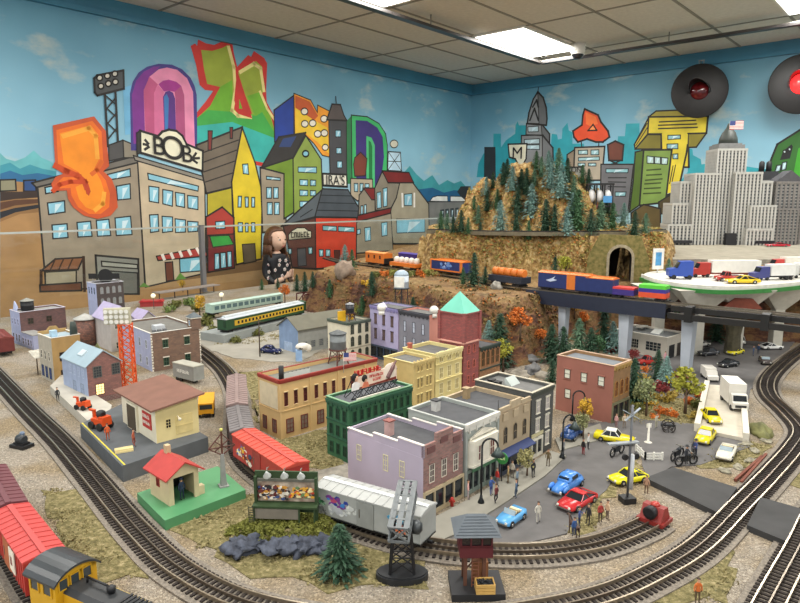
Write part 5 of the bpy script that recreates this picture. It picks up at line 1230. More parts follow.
wins(t, 'R', [w*.28], [2.6], .9, 1.7, 'pair', crm, mt('1c1c1c', .2)); MB().box(w*.45, -.1, .8, w*.85, 0, 4.6).box(w*.45,-.16,2.4,w*.85,-.1,2.6).build('double_door', mt('d4c184', .7, n=.1), t)
MB().cyl((w*.5,-.9,h-2.6),(w*.5,0,h-2.2),.12).sph((w*.5,-1,h-2.7),.35).build('lamp', mt('d8d0b8'), t)
# --- watchman shack on the green base
AW = 40; P_ = [G(x, y, 1.7) for x, y in ((164.8, 520.6), (137, 493), (217.6, 466), (245.5, 489.7))]
t = thing('watchman_shack', 'little cream watchman shack with red roof on a bright green base', 'shack', (0,0,0))
MB().prism(P_, 0, 1.7).build('base', mt('529062', .5, n=.06, s=20), t)
q = G(169.8, 506.6, 1.7); a = math.atan2(P_[3][1]-P_[0][1], P_[3][0]-P_[0][0])
f = fit((169.8, 506.6), 474, 149, 198, math.degrees(a), z=1.7); w, d, h = f[3], f[4], 4.9
hs = link('house', MB().box(0,0,0,w*.16,.3,h).box(w*.84,0,0,w,.3,h).box(0,.3,0,.3,d,h).box(w-.3,.3,0,w,d,h).box(.3,d-.3,0,w-.3,d,h).ext([(0,h),(w,h),(w/2,h+1.7)], 0, .3).ext([(0,h),(w,h),(w/2,h+1.7)], d-.3, d).box(w*.16,0,h-.5,w*.84,.3,h).mesh('house', mt('cdbd98', .75, n=.06)), t, (q[0], q[1], 1.7), a)
m = MB()
for s in (-1, 1):
    xe = w/2+s*(w/2+.8); ze = h-.8*1.7/(w/2); vv = [(w/2,-.8,h+1.8),(xe,-.8,ze+.1),(xe,d+.6,ze+.1),(w/2,d+.6,h+1.8)]; vv += [(x, y, z+.22) for x, y, z in vv]
    m.add(vv, [(0,1,2,3),(7,6,5,4),(0,4,5,1),(2,6,7,3),(0,3,7,4),(1,5,6,2)])
link('roof', m.mesh('roof', mt('b03a34', .5, n=.1)), t, (q[0], q[1], 1.7), a)
link('chimney', MB().box(w*.45,d*.75,h+1,w*.6,d*.9,h+3.2).mesh('chimney', mt('bca884')), t, (q[0], q[1], 1.7), a)
o = link('window', win_me(.8, 1.2, 'four', mt('9a3430'), mt('3a1c1c', .3), None), t, (0,0,0)); o.matrix_world = Matrix.Translation((q[0]*U, q[1]*U, 1.7*U)) @ Matrix.Rotation(a, 4, 'Z') @ Matrix.Translation((0, d*.55*U, 2.4*U)) @ Matrix.Rotation(-PI/2, 4, 'Z')
link('box', MB().box(w+.1,.2,0,w+1.1,1.2,1.5).mesh('box', mt('cdbd98')), t, (q[0], q[1], 1.7), a)
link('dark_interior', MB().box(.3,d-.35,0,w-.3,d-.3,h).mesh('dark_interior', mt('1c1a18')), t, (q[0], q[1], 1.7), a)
SHACK = (q[0], q[1], a, w, d)
# --- right side
f = fit((611, 424), 369, 557.5, 631, 44, h=13.4); t = bthing('rose_brick_building', 'rose brown brick building with grey roof and yellow arched shopfront', f, 44); w, d, h = f[3], f[4], f[2]
rs = mt('935f52', .85, n=.1, s=20); shell(t, w, d, h, mt('8a6a48', .8, n=.15), mt('70757a', .9, n=.1), .7, .35, mt('b89a80'), wmL=rs)
m = MB().box(0, d*.25, h, .35, d*.45, h+.0).build('notch', rs, t) if False else None
wins(t, 'L', [d*.2, d*.5, d*.8], [8.4], 1.3, 2.0, 'sash', mt('4a3c34'), mt('d8d8c8', .3), rs); wins(t, 'L', [d*.78], [3.6], 1.3, 2.0, 'sash', mt('4a3c34'), mt('d8d8c8', .3))
wins(t, 'R', spread(.3, w-.3, 3), [6.2], 1.2, 3.4, 'arch', mt('a8783c'), mt('5a2c24', .3)); cornice(t, 'R', w, h-1, .9, mt('a08048'), .4, 5); storefront(t, 'R', .1, w-.1, 4.8, mt('6c6a50'), dk, 3)
f = fit((666, 360), 338, 616, 686, 41); t = bthing('white_garage', 'off white garage with multi pane windows and flat grey roof', f, 41); w, d, h = f[3], f[4], f[2]
og = mt('c4beb0', .8, n=.06); shell(t, w, d, h, og, mt('65696a', .9, n=.08), .5, .35, mt('d4cfc2')); wins(t, 'L', [d*.25], [2.2], 5.0, 2.8, 'big', og, mt('2b3236', .2)); wins(t, 'L', [d*.62], [2.2], 3, 2.8, 'big', og, mt('2b3236', .2))
MB().box(w*.12, -.1, 0, w*.4, .0, h*.62).build('garage_door', mt('1f2022'), t); MB().box(w*.55, -.1, 0, w*.88, .0, h*.62).build('garage_door', mt('3c3630'), t)
MB().ext([(0,0),(3,1.2),(3,0)], 0, 3, 0, ax='y').rot(0, t=(w*.4, d*.3, h-.4)).build('skylight', mt('c8ccc8', .3), t)
for i in range(2): MB().lathe([(.5,0),(.5,.6),(1.4,.8),(1.2,1.1)], (w*.6+i*3, d*.75, h-.5)).build('roof_vent', mt('b8b8b0'), t)
# half-timbered house behind the lot
q = G(757, 337); t = thing('half_timbered_house', 'small cream half timbered house with dark beams under the trestle', 'house', (q[0]-3, q[1]+4, 0), R(10))
MB().box(0,0,0,9,6,7).build('walls', mt('cfc3a2'), t); m = MB()
for i in range(5): m.bar((i*2.25,-.05,0),(i*2.25,-.05,7),.35)
for i in range(4): m.bar((i*2.25,-.05,.2),((i+1)*2.25,-.05,3.4),.25); m.bar(((i+1)*2.25,-.05,3.6),(i*2.25,-.05,6.8),.25)
m.box(0,-.2,3.3,9,.05,3.7).build('timbers', mt('3e2a1e'), t); MB().ext([(-.7,7),(9.7,7),(4.5,10.4)], -.8, 6.8).build('roof', mt('4a3a30'), t)
link('door', MB().box(-.8,-.2,0,.8,0,3).mesh('door', mt('2c2018')), t, (5.6, 0, 0))
# --- skyscraper: stepped tower with vertical ribs
def sky(name, label, x, y, z, rz, blocks, wm, gm_, top=None):
    t = thing(name, label, 'building', (x, y, z), rz)
    for (x0, y0, x1, y1, h, st) in blocks:
        m = MB(); m.box(x0, y0, 0, x1, y1, h, 1); fl = 0
        n = max(2, int((x1-x0)/st)); 
        for i in range(n+1): u = x0+(x1-x0)*i/n; m.box(u-st*.27, y0-.45, 0, u+st*.27, y0, h, 0)
        n2 = max(2, int((y1-y0)/st))
        for i in range(n2+1):
            u = y0+(y1-y0)*i/n2
            m.box(x0-.45, u-st*.27, 0, x0, u+st*.27, h, 0); m.box(x1, u-st*.27, 0, x1+.45, u+st*.27, h, 0)
        k = 2.2
        while k < h-1: m.box(x0-.2, y0-.2, k, x1+.2, y1, k+.75, 2); k += 1.7
        m.box(x0-.55, y0-.55, h-1.2, x1+.55, y1+.3, h, 0); m.build('tower_block', [wm, gm_, mt('8d8d88', .7)], t)
    return t
wg = mt('b9b8b2', .7, n=.05, s=20); sg = mt('3c4046', .3, n=.1)
Ys = 350; zb = ZS
def sx(px): return AT(px, 244, Ys)[0]
def sh(py): return AT(735, py, Ys)[2]-zb
X_ = lambda p: sx(p)-sx(734)
y0 = Ys
bl = [(X_(672), 0, X_(686), 14, sh(203), 1.75), (X_(668), -2, X_(690), 10, sh(224), 1.75), (X_(680), 2, X_(706), 16, sh(181), 1.75), (X_(691), -2, X_(714), 14, sh(173), 1.75), (X_(714), 3, X_(741), 18, sh(148), 1.75), (X_(730), -1, X_(754), 14, sh(172), 1.75), (X_(751), 1, X_(766), 12, sh(181), 1.75), (X_(745), -3, X_(768), 10, sh(205), 1.75), (X_(742), -4, X_(766), 8, sh(228), 1.75)]
t = sky('skyscraper', 'tall stepped pale grey skyscraper with ribbed walls and flag at the right wall', sx(734), Ys, zb, R(-4), bl, wg, sg)
hh = sh(148)
MB().box(X_(714)+.5, 4, hh, X_(741)-.5, 17, hh+2.2).box(X_(717), 5, hh+2.2, X_(738), 16, hh+3).build('crown', mt('7c7d7c', .6), t)
m = MB().lathe([(5,hh+3),(4.6,hh+6),(3.4,hh+9),(1.6,hh+11.5),(.8,hh+14)], (X_(728), 10, 0), 12).build('mast_base', mt('3c423e', .5, n=.2), t)
MB().box(X_(726)-2, -4.6, 0, X_(726)+3.5, -2, 6.5).build('entrance', mt('1c1c20'), t)
for a, b in ((672,690),(751,768)): MB().box(X_(a), -4.8, 1, X_(b), -2.4, 2.6).build('shop_strip', mt('26262a', .3), t)
flag((sx(727.5), Ys+8, zb+hh+12), R(-10), 'waving american flag on top of the skyscraper', 7, 4.6)
q = AT(790, 232, 350); t = sky('office_tower', 'smaller grey office block with slanted roof right of the skyscraper', q[0], 352, zb, R(-6), [(-8, 0, 6, 10, AT(780,170,350)[2]-zb-6, 2.2), (-11,-3,3,8,AT(780,208,350)[2]-zb,1.8)], mt('7a7672', .7), sg)
hh2 = AT(780,170,350)[2]-zb-6
MB().ext([(-8.5,0),(6.5,0),(-1,6)], 0, 10).rot(0, t=(0,0,hh2)).build('slanted_roof', mt('4c4c50'), t)
q = AT(762, 232, 372); t = sky('office_tower', 'dark topped grey block half hidden behind the skyscraper', q[0], 374, zb, R(-6), [(-4, 0, 8, 10, AT(770,180,372)[2]-zb, 2)], mt('8a8884', .7), sg)
hh3 = AT(770,180,372)[2]-zb; MB().box(-3.5,.5,hh3,7.5,9.5,hh3+5).build('roof_cabin', mt('2f3034'), t)
for i in range(2): MB().lathe([(1.5,0),(1.5,5),(.6,6)], (-1+i*4, 3, hh3+5)).build('roof_tank', mt('1f2022'), t)
# ---------------- rolling stock; local x runs along the car, z = 0 is the rail top
blk = mt('17171a', .5, n=.1); stl = mt('8f8a82', .35, .8, n=.1)
def truck_parts(t, x, W):
    b = MB().box(x-1.5, -W*.36, .25, x+1.5, W*.36, .75, 0).build('bogie', blk, t)
    for dx in (-1, 1):
        for s in (-1, 1): MB().cyl((x+dx, s*1.45, .5), (x+dx, s*1.75, .5), .5, n=12).build('wheel', mt('3a3634', .4, .6), b)
def railcar(name, label, L, W, H, body, roof, style='box', door=None, doorw=4, group=None, ribs=None, running=None, z0=1.1, trucks=True):
    t = thing(name, label, 'train car', (0,0,0), 0, group)
    m = MB().box(-L/2, -W/2, z0-.2, L/2, W/2, z0+.15, 1)
    if style in ('box', 'hopper', 'coach', 'caboose'):
        m.box(-L/2, -W/2, z0, L/2, W/2, z0+H, 0)
        if ribs:
            n = int(L/ribs)
            for i in range(n+1):
                x = -L/2+L*i/n
                if door and abs(x) < doorw/2+.2: continue
                m.box(x-.07, -W/2-.1, z0, x+.07, W/2+.1, z0+H, 0)
            for e in (-1, 1):
                for k in range(5): m.box(e*L/2-.08, -W/2, z0+.3+H*k/5.3, e*L/2+.08, W/2, z0+.55+H*k/5.3, 0)
        m.build('body', [body, blk], t)
        zr = z0+H; hr = .55; m = MB().ext([(-W/2-.15, zr-.1), (W/2+.15, zr-.1), (W/2+.15, zr+.08), (0, zr+hr), (-W/2-.15, zr+.08)], -L/2-.15, L/2+.15, 0, ax='x')
        n = max(6, int(L/1.45))
        if style in ('box', 'hopper'):
            for i in range(n+1):
                x = -L/2+L*i/n
                for s in (-1, 1): m.bar((x, s*(W/2+.1), zr+.12), (x, 0, zr+hr+.04), .16, .1)
            m.box(-L/2, -.35, zr+hr, L/2, .35, zr+hr+.12, 1 if running else 0)
        m.build('roof', [roof, running or roof], t)
    if door:
        for s in (-1, 1):
            d_ = MB().box(-doorw/2, s*W/2-(.12 if s < 0 else 0), z0+.1, doorw/2, s*W/2+(.12 if s > 0 else 0), z0+H-.3).build('door', door, t)
            MB().box(-doorw*.35, s*(W/2+.15)-.04, z0+H*.35, -doorw*.3, s*(W/2+.15)+.04, z0+H*.65).build('door_bar', stl, d_)
    if trucks:
        truck_parts(t, -L/2+2.4, W); truck_parts(t, L/2-2.4, W)
        for s in (-1, 1): MB().box(s*L/2, -.2, .45, s*(L/2+.7), .2, .85).build('coupler', blk, t)
        MB().box(-L/2+.3, W/2-.1, z0+.6, -L/2+.9, W/2+.25, z0+H-.4).build('ladder', stl if style != 'box' else body, t)
    return t
def put(t, path, px, off=0, pyr=None, zz=1.05, flip=False):   # nearest point of the path that shows at px (and near pyr)
    P = TR[path]; F2 = frames(P)
    def cost(i):
        q = PX(P[i][0], P[i][1], P[i][2] if len(P[i]) > 2 else 0); return abs(q[0]-px)+(abs(q[1]-pyr) if pyr else 0)
    i = min(range(len(P)), key=cost); p = P[i]; d = F2[i]
    t.location = (p[0]*U, p[1]*U, ((p[2] if len(p) > 2 else 0)+zz)*U); t.rotation_euler = (0, 0, math.atan2(d[1], d[0])+(PI if flip else 0)); return i
def put_s(t, path, s, zz=1.05, L=0, flip=False):  # by distance along the path; the car sits on its chord
    P = TR[path]; Q = resample(P, 1.0); a = Q[max(0, min(len(Q)-1, int(s-L*.3)))]; b = Q[max(0, min(len(Q)-1, int(s+L*.3)))]
    z = (a[2]+b[2])/2 if len(a) > 2 else 0
    t.location = ((a[0]+b[0])/2*U, (a[1]+b[1])/2*U, (z+zz)*U); t.rotation_euler = (0, 0, math.atan2(b[1]-a[1], b[0]-a[0])+(PI if flip else 0))
def s_at(path, px, py=None):
    Q = resample(TR[path], 1.0); return min(range(len(Q)), key=lambda i: abs(PX(Q[i][0], Q[i][1], Q[i][2] if len(Q[i]) > 2 else 0)[0]-px)+(abs(PX(Q[i][0], Q[i][1], Q[i][2] if len(Q[i]) > 2 else 0)[1]-py) if py else 0))
red = mt('b23a34', .45, n=.08); redr = mt('b5403c', .5, n=.06); mar = mt('5e2a2a', .6, n=.1)
W_, H_c = 4.7, 4.3
# left edge: red boxcar, maroon boxcar, yellow engine
Q_ = resample(TR['left'], 1.0); sN = min(range(len(Q_)), key=lambda i: math.dist(Q_[i][:2], (-45, 74.6)))
t = railcar('boxcar', 'bright red boxcar with ribbed roof coupled behind the yellow engine', 17, W_, H_c, red, redr, door=mt('a85a32', .6, n=.1), doorw=3.2, ribs=1.1); put_s(t, 'left', sN-5.2, L=17)
pn = MB().box(1.9, -W_/2-.22, 2, 4.4, -W_/2-.1, 5).build('white_panel', mt('e4dccc'), t); text_mesh('panel_letter', '~~', 1.6, .02, mt('7a2a2a'), pn, (3.1, -W_/2-.24, 3.5), (PI/2, 0, 0))
t = railcar('boxcar', 'dark maroon boxcar with ribbed roof at the left edge', 17, W_, H_c, mar, mt('64343a', .6, n=.08), door=mt('5a2a2a'), doorw=3.2, ribs=1.1); put_s(t, 'left', sN-23.6, L=17)
yl = mt('c99a1c', .45, n=.06); yd = mt('2a2c2e', .5, n=.08)
t = thing('diesel_engine', 'yellow and black diesel switcher with curved cab roof in the bottom left corner', 'locomotive', (0,0,0))
MB().box(-8.5,-2.4,.9,10,2.4,1.6).box(-8.5,-2.4,.3,-7.5,2.4,.9).build('frame', blk, t)
cab = MB().box(-8,-2.4,1.6,-3.6,2.4,5.2).build('cab', yl, t)
m = MB(); n = 10; prof = [(2.7*math.sin(R(-62+124*i/n))/math.sin(R(62)), 5.0+1.2*(math.cos(R(-62+124*i/n))-math.cos(R(62)))/(1-math.cos(R(62)))) for i in range(n+1)]
m.ext([(a, b) for a, b in prof]+[(a, b-.25) for a, b in prof[::-1]], -8.5, -3.2, 0, ax='x'); m.ext([(a*.9, b-.2) for a, b in prof], -8, -3.6, 1, ax='x'); m.build('cab_roof', [mt('33373a', .35, n=.1), yl], t)
for s in (-1, 1):
    for x in (-6.9, -4.8): link('cab_window', win_me(1.2, 1.3, 'one', yl, mt('3c4448', .15), None), t, (x, s*2.42, 3.5), 0 if s < 0 else PI)
for y in (-1.5, -.2, 1.2): link('cab_window', win_me(.9, 1.1, 'one', yl, mt('3c4448', .15), None), t, (-3.58, y, 4), PI/2)
m = MB().box(-3.6,-1.6,1.6,8.5,1.6,3.6,0).ext([(-1.6,3.6),(1.6,3.6),(1.1,4.1),(-1.1,4.1)], -3.6, 8.5, 1, ax='x'); m.build('hood', [yl, yd], t)
m = MB(); 
for i in range(9): m.box(3.4+i*.55,-1.2,4.1,3.7+i*.55,1.2,4.2)
m.build('grille', blk, t)
MB().tube([(-2.4,.4,4.1),(-2.4,.4,4.7),(.8,.4,4.7),(.8,.4,4.1)], .12).lathe([(.35,4.1),(.45,4.7),(.2,4.9)], (1.4,.4,0)).build('horn_bar', blk, t)
for s in (-1, 1):
    for k in range(6): MB().cyl((-3+k*2.2, s*2.3, 1.6), (-3+k*2.2, s*2.3, 2.8), .06, n=6).build('rail_post', mt('d8b84a'), t)
    MB().bar((-3, s*2.3, 2.8), (8.2, s*2.3, 2.8), .12).build('handrail', mt('d8b84a'), t)
truck_parts(t, -5.5, 5); truck_parts(t, 6.5, 5)
put_s(t, 'left', sN+14.4, L=15); t.scale = (1.12,)*3
# inner curve: graffiti boxcar, red boxcar, two hoppers
silver = mt('a3a6a2', .5, n=.12, s=30)
g0 = G(430, 552, 1); g1 = G(330, 524, 1)
def sI(x, y): Q = resample(TR['inner'], 1.0); return min(range(len(Q)), key=lambda i: math.dist(Q[i][:2], (x, y)))
sG = sI(-3.2, 88.9)
t = railcar('boxcar', 'long silver grey boxcar covered in graffiti on the inner curve', 18.5, W_, H_c, silver, mt('a9aba8', .45, n=.05), door=mt('8f928e', .5, n=.1), doorw=3, ribs=None, running=mt('e4e6e4', .4)); put_s(t, 'inner', sG, L=18)
def blobs(name, par, x, z, y, cols, r, n, seed, k_=.6):
    rr = random.Random(seed); m = MB(); mats = [mt(c) for c in cols]
    for i in range(n):
        cx, cz = x+rr.uniform(-r, r), z+rr.uniform(-.55, .55)*r*.8; q = rr.uniform(.3, .75)*r*k_; k = rr.randint(5, 7)
        m.ext([(cx+q*rr.uniform(.6, 1.2)*math.cos(2*PI*j/k), cz+q*.7*rr.uniform(.6, 1.2)*math.sin(2*PI*j/k)) for j in range(k)], y-.02-i*.003, y, rr.randrange(len(cols)))
    m.build(name, mats, par)
for x, z, cols, r, sd in ((-5.2, 3.7, ['3a4fa0', '7a3a8a', '2c3c90', 'b84a6a', '3f80c0'], 1.8, 1), (-5.0, 2.3, ['c8ccc8', 'd8dcd8', 'b8bcc0'], 1.6, 2), (-8.4, 3.2, ['4a8a5a', '2c5a40', '9ac0a0'], 1.0, 3), (-2.2, 3.0, ['d4d6d0', 'c4c8c4'], 1.2, 4), (5.2, 3.8, ['3f90b8', '2c6a9a', '5ac0d8'], 1.2, 5), (5.6, 2.6, ['c84a2c', 'e07a4a', '8a2c2c', 'd8a08a'], 1.3, 6), (-8.2, 1.9, ['7a7c7a', '5a5c5a', 'c8c8c4'], 1.0, 8)):
    blobs('graffiti', t, x, z+.1, -W_/2-.02, cols, r, 16, sd)
sR = sI(-22.6, 107)
t = railcar('boxcar', 'red graffiti boxcar behind the green billboard', 20, W_, H_c, red, mt('c04a3a', .5, n=.06), door=mt('9a3a34'), doorw=3, ribs=None, running=mt('b8463c')); put_s(t, 'inner', sR, L=19)
for x, z, cols, r, sd in ((-6, 3.6, ['e8b83a', 'e8e4d8', '3a5a9a', 'c83a2c'], 1.7, 11), (-4.2, 2.6, ['e8a03a', 'e8e0d0', '6a2a2a', '3a4a6a'], 1.8, 12), (-7.4, 2.8, ['3a5aa0', 'e0e0d8', 'e8c84a'], 1.2, 13)): blobs('graffiti', t, x, z, -W_/2-.02, cols, r, 18, sd)
hop = mt('7d6a66', .7, n=.15, s=30); hopr = mt('8a7672', .7, n=.12, s=30)
t = railcar('hopper_car', 'weathered brown covered hopper with ribbed roof behind the red boxcar', 14.5, 4.4, 4.0, mt('5c4a46', .7, n=.15), mt('6f6a6a', .7, n=.15), 'hopper', ribs=1.6); put_s(t, 'inner', sR-18.8, L=14)
t = railcar('hopper_car', 'pinkish brown covered hopper at the far end of the freight cars', 24, 4.4, 4.0, mt('6a5450', .7, n=.15), hopr, 'hopper', ribs=1.6); put_s(t, 'inner', sR-39.5, L=20)
# far left red cars on the main track
t = railcar('boxcar', 'dull red boxcar on the main track beyond the far left building', 17, W_, H_c, mt('6e2f2c', .6), mt('7a3a34', .6), ribs=1.2); q = G(2, 352); t.location = (q[0]*U, q[1]*U, .006); t.rotation_euler = (0, 0, R(131))
# elevated train
orr = mt('d4742a', .45, n=.08); nav = mt('1f2f66', .5, n=.1)
def hs(px): return s_at('high', px)
t = railcar('caboose', 'orange caboose with flat roof at the tail of the elevated train', 13, 4.6, 4.2, orr, mt('d88a4a'), 'caboose'); put_s(t, 'high', hs(380), L=13); t.scale = (1.12,)*3
for s in (-1, 1):
    for x in (-4, 0, 4): link('window', win_me(1.1, 1.5, 'one', orr, mt('23242a', .2), None), t, (x, s*2.32, 3), 0 if s < 0 else PI)
MB().box(6.2,-2.2,1.1,7.4,2.2,3.4).build('end_platform', blk, t)
t = railcar('flatcar', 'orange flatcar carrying five white domed tanks', 15.5, 4.6, 1.2, orr, orr, 'flat'); put_s(t, 'high', hs(408), L=15); t.scale = (1.18,)*3
MB().box(-7.7,-2.3,1.1,7.7,2.3,2.4).build('deck', orr, t)
for i in range(5): MB().lathe([(1.15,0),(1.15,1),(1.05,1.5),(.7,1.95),(.1,2.1)], (-5.9+i*2.95,0,2.4), 14).build('white_dome', mt('dedbd0', .4, n=.04), t)
t = railcar('boxcar', 'orange and navy low boxcar ahead of the flatcar on the elevated line', 17, 4.6, 3.9, nav, orr, ribs=None); put_s(t, 'high', hs(451), L=15); t.scale = (1.15,)*3
m = MB(); 
for s in (-1, 1): m.box(-8.5, s*2.36-.05, 1.3, 8.5, s*2.36+.05, 1.8); m.box(7.2, s*2.36-.05, 1.3, 8.5, s*2.36+.05, 5); m.box(-8.5, s*2.36-.05, 1.3, -7.8, s*2.36+.05, 5)
m.build('orange_band', orr, t); blobs('painted_scene', t, 0, 3.4, -2.32, ['6a8ac0', '3a5aa0', 'a8b8d8'], 2.6, 14, 31)
t = railcar('pipe_car', 'flatcar loaded with a row of orange drums before the bridge', 13, 4.6, 1.2, nav, nav, 'flat'); put_s(t, 'high', hs(509), L=12); t.scale = (1.2,)*3
MB().box(-6.5,-2.3,1.1,6.5,2.3,3.0).build('deck', mt('262a36'), t); 
for i in range(5): MB().lathe([(1.1,-1.1),(1.25,-1),(1.25,1),(1.1,1.1)], (-5+i*2.5,0,4.0), 14, ax='x').build('orange_drum', orr, t)
t = railcar('boxcar', 'tall navy boxcar with orange roof and white swoosh on the bridge', 19, 4.6, 5.0, nav, orr, ribs=None); put_s(t, 'high', hs(567), L=18)
m = MB()
for s in (-1, 1): m.box(1.5, s*2.36-.06, 1.2, 4.6, s*2.36+.06, 6.0)
m.build('orange_panel', orr, t); MB().ext([(-6.5,3.6),(-4.2,4.4),(-2.8,5.2),(-3.6,4.2),(-2.2,3.9),(-4.6,3.2)], -2.37, -2.3).build('white_swoosh', mt('c8d4e8'), t)
t = railcar('container_car', 'navy and orange container car beside the bridge middle', 9, 4.6, 4.6, nav, orr, ribs=None); put_s(t, 'high', hs(603), L=9)
t = railcar('container_car', 'flatcar with purple, red, green and blue containers at the bridge end', 18, 4.6, .8, nav, nav, 'flat'); put_s(t, 'high', hs(641), L=16)
for x0, x1, z0, z1, c in ((-8.5,-1,1.1,2.9,'3a2a78'), (-8.5,-1,2.9,3.5,'c83a34'), (.5,8.5,1.1,2.7,'d8502c'), (.5,8.5,2.7,3.9,'3a2f88'), (.5,8.5,3.9,5.0,'58c83a')): MB().box(x0,-2.2,z0,x1,2.2,z1).build('container', mt(c, .5, n=.08), t)
t = railcar('train_car', 'purple and orange car on the upper plateau behind the caboose', 14, 4.6, 4.2, mt('3c2c78', .5), mt('4a3a90'), 'caboose'); q = AT(411, 250, 310); t.location = (q[0]*U, q[1]*U, (terr(q[0], q[1])+.1)*U); t.rotation_euler = (0, 0, -.9)
MB().box(-7,-2.4,1.1,7,2.4,2.4).build('orange_sill', orr, t)
# passenger coach on a raised platform, left middle
cq0, cq1 = G(222, 330, 4), G(300, 312, 4); ca = math.atan2(cq1[1]-cq0[1], cq1[0]-cq0[0]); cx, cy = (cq0[0]+cq1[0])/2, (cq0[1]+cq1[1])/2; LC = math.dist(cq0, cq1)
struct(MB().box(-LC/2-3,-4,0,LC/2+3,8,3).build('raised_track_bed', mt('8d9290', .9, n=.12, s=20), None, (cx, cy, 0), ca))
grn = mt('24492e', .5, n=.08); gold = mt('c9a22c', .5, n=.06)
t = railcar('passenger_coach', 'long green passenger coach with yellow window band and silver roof', LC, 4.6, 3.9, grn, mt('b4bcc0', .5, n=.05), 'coach', z0=1.0); t.location = (cx*U, cy*U, 3.0*U); t.rotation_euler = (0, 0, ca)
MB().box(-LC/2+4,-2.36,2.1,LC/2-.5,2.36,4.0).build('yellow_band', gold, t)
MB().ext([(-1,5.3),(1,5.3),(.8,5.9),(-.8,5.9)], -LC/2+1, LC/2-1, 0, ax='x').build('clerestory', mt('c4ccd0', .5), t)
for x in spread(-LC/2+5, LC/2-1, 20):
    MB().box(x-.45,-2.42,2.6,x+.45,-2.3,3.6).build('window', mt('20242a', .2), t)
MB().box(-LC/2-.12,-1.9,2.0,-LC/2,-.9,4.2).build('end_door', mt('1c3a26'), t)
t = railcar('passenger_coach', 'dark green coach roof behind the yellow banded coach', 24, 4.4, 3.4, grn, mt('2c4a30', .6), 'coach', z0=.9)
q = AT(248, 312, cy+22); t.location = ((cx+4)*U, (cy+20)*U, .3*U+.02); t.rotation_euler = (0, 0, ca)
t = railcar('passenger_coach', 'pale green and glass train behind the dark green coach', 40, 4.4, 3.6, mt('a4bcb0', .4), mt('b0c8bc', .4), 'coach', z0=.9); t.location = ((cx-16)*U, (cy+38)*U, .02); t.rotation_euler = (0, 0, ca-.1)
for x in spread(-19, 19, 12): MB().box(x-1.1,-2.3,2.2,x+1.1,-2.18,3.8).build('window', mt('5c7478', .2), t)
# --- bumpers
t = thing('track_bumper', 'red track bumper with black buffer at the end of the inner curve', 'bumper', (39.8, 92.4, 1.1), .75)
rb_ = mt('8a2c26', .5, n=.1)
m = MB().box(-1.8,-2.1,-.6,1.8,2.1,0).ext([(-1.6,0),(1.6,0),(.6,2.0),(-.6,2.0)], -1.7, 1.7, 0); m.build('frame', rb_, t); MB().lathe([(.95,0),(1.05,1.0),(.7,1.1)], (-1.0,0,1.3), 14, ax='x').rot(PI, c=(-1.0,0)).build('buffer', blk, t); MB().sph((0,0,2.1), .75, 14, q=(1,1,.6)).build('lamp_cap', mt('b03a30', .3), t)
q = G(22, 447); t = thing('uncoupler', 'small black track switch machine beside the track at the left edge', 'switch machine', (q[0], q[1], 0), -.4)
MB().box(-2,-1.3,0,2,1.3,.7).box(-1.4,-.8,.7,1.4,.8,1.1).build('base', blk, t); MB().lathe([(.7,-1),(.9,-.8),(.9,.8),(.7,1)], (0,0,1.7), 14, ax='x').build('motor', mt('2c3034', .4), t); MB().lathe([(.45,0),(.5,.6),(.3,.8)], (-.4,.6,2.2)).build('lantern', mt('6a7a90', .3), t)
# --- crossbuck/lattice pole on the green base
q = G(223.6, 486, 1.7); t = thing('crossing_signal', 'grey tapered post with rusty lattice crossing sign on the green base', 'signal', (q[0], q[1], 1.7), .5)
m = MB(); m.add([(-.5,-.5,0),(.5,-.5,0),(.5,.5,0),(-.5,.5,0),(-.25,-.25,5.8),(.25,-.25,5.8),(.25,.25,5.8),(-.25,.25,5.8)], [(0,3,2,1),(4,5,6,7),(0,1,5,4),(1,2,6,5),(2,3,7,6),(3,0,4,7)]); m.box(-.8,-.8,0,.8,.8,.25); m.build('post', mt('8d8f8c', .5), t)
m = MB(); ru = mt('5a342a', .6)
for a, b in (((-2.2,7.0),(0,9.4)),((0,9.4),(2.2,7.0)),((2.2,7.0),(0,5.6)),((0,5.6),(-2.2,7.0)),((-1.2,6.4),(1.2,8.2)),((1.2,6.4),(-1.2,8.2)),((0,5.6),(0,10)),((-2.2,7),(2.2,7))):
    m.bar((a[0],0,a[1]),(b[0],0,b[1]),.28,.14)
m.build('crossbuck', ru, t); MB().sph((0,0,10.1), .3, 8).build('lamp', mt('c8c86a'), t)
# --- green billboard platform on the mound
b0 = AT(286, 520, 92)
q = G(286, 521, 2.2); a = -.06
t = thing('track_billboard', 'green framed billboard with three lamps on the rocky mound', 'billboard', (q[0], q[1], 2.0), a)
bg = mt('2f4426', .6, n=.12); LW_ = 9.6
MB().box(-LW_/2,.9,1.2,LW_/2,1.2,7.7).box(-LW_/2-.1,-.9,2.6,LW_/2+.1,.9,2.9).box(-LW_/2,.2,0,-LW_/2+.4,.9,7).box(LW_/2-.4,.2,0,LW_/2,.9,7).build('frame', bg, t)
MB().box(-LW_/2+.3,.78,3.0,LW_/2-.3,.9,6.2).build('poster', mt('cfc4b0', .6, n=.2, s=60, h2='6a4a3a'), t)
MB().box(-LW_/2+.3,.6,6.2,LW_/2-.3,.9,6.6).build('poster_rail', mt('6a6a60'), t)
blobs('painted_crowd', t, -2, 4.4, .76, ['d8cfc0', '6a2f2a', '3c4c7a', 'c8903a', '2c2c30', 'e8e0d0'], 2.3, 110, 41, .28); blobs('painted_crowd', t, 2.4, 4.5, .76, ['e8d8a0', 'c84a2c', 'e0a83a', '4a3a3a', '6a8a5a'], 1.8, 80, 42, .28)
MB().box(-LW_/2+.2,-.8,.9,LW_/2-2.6,-.6,2.5).build('skirt_board', mt('7a7468', .8), t)
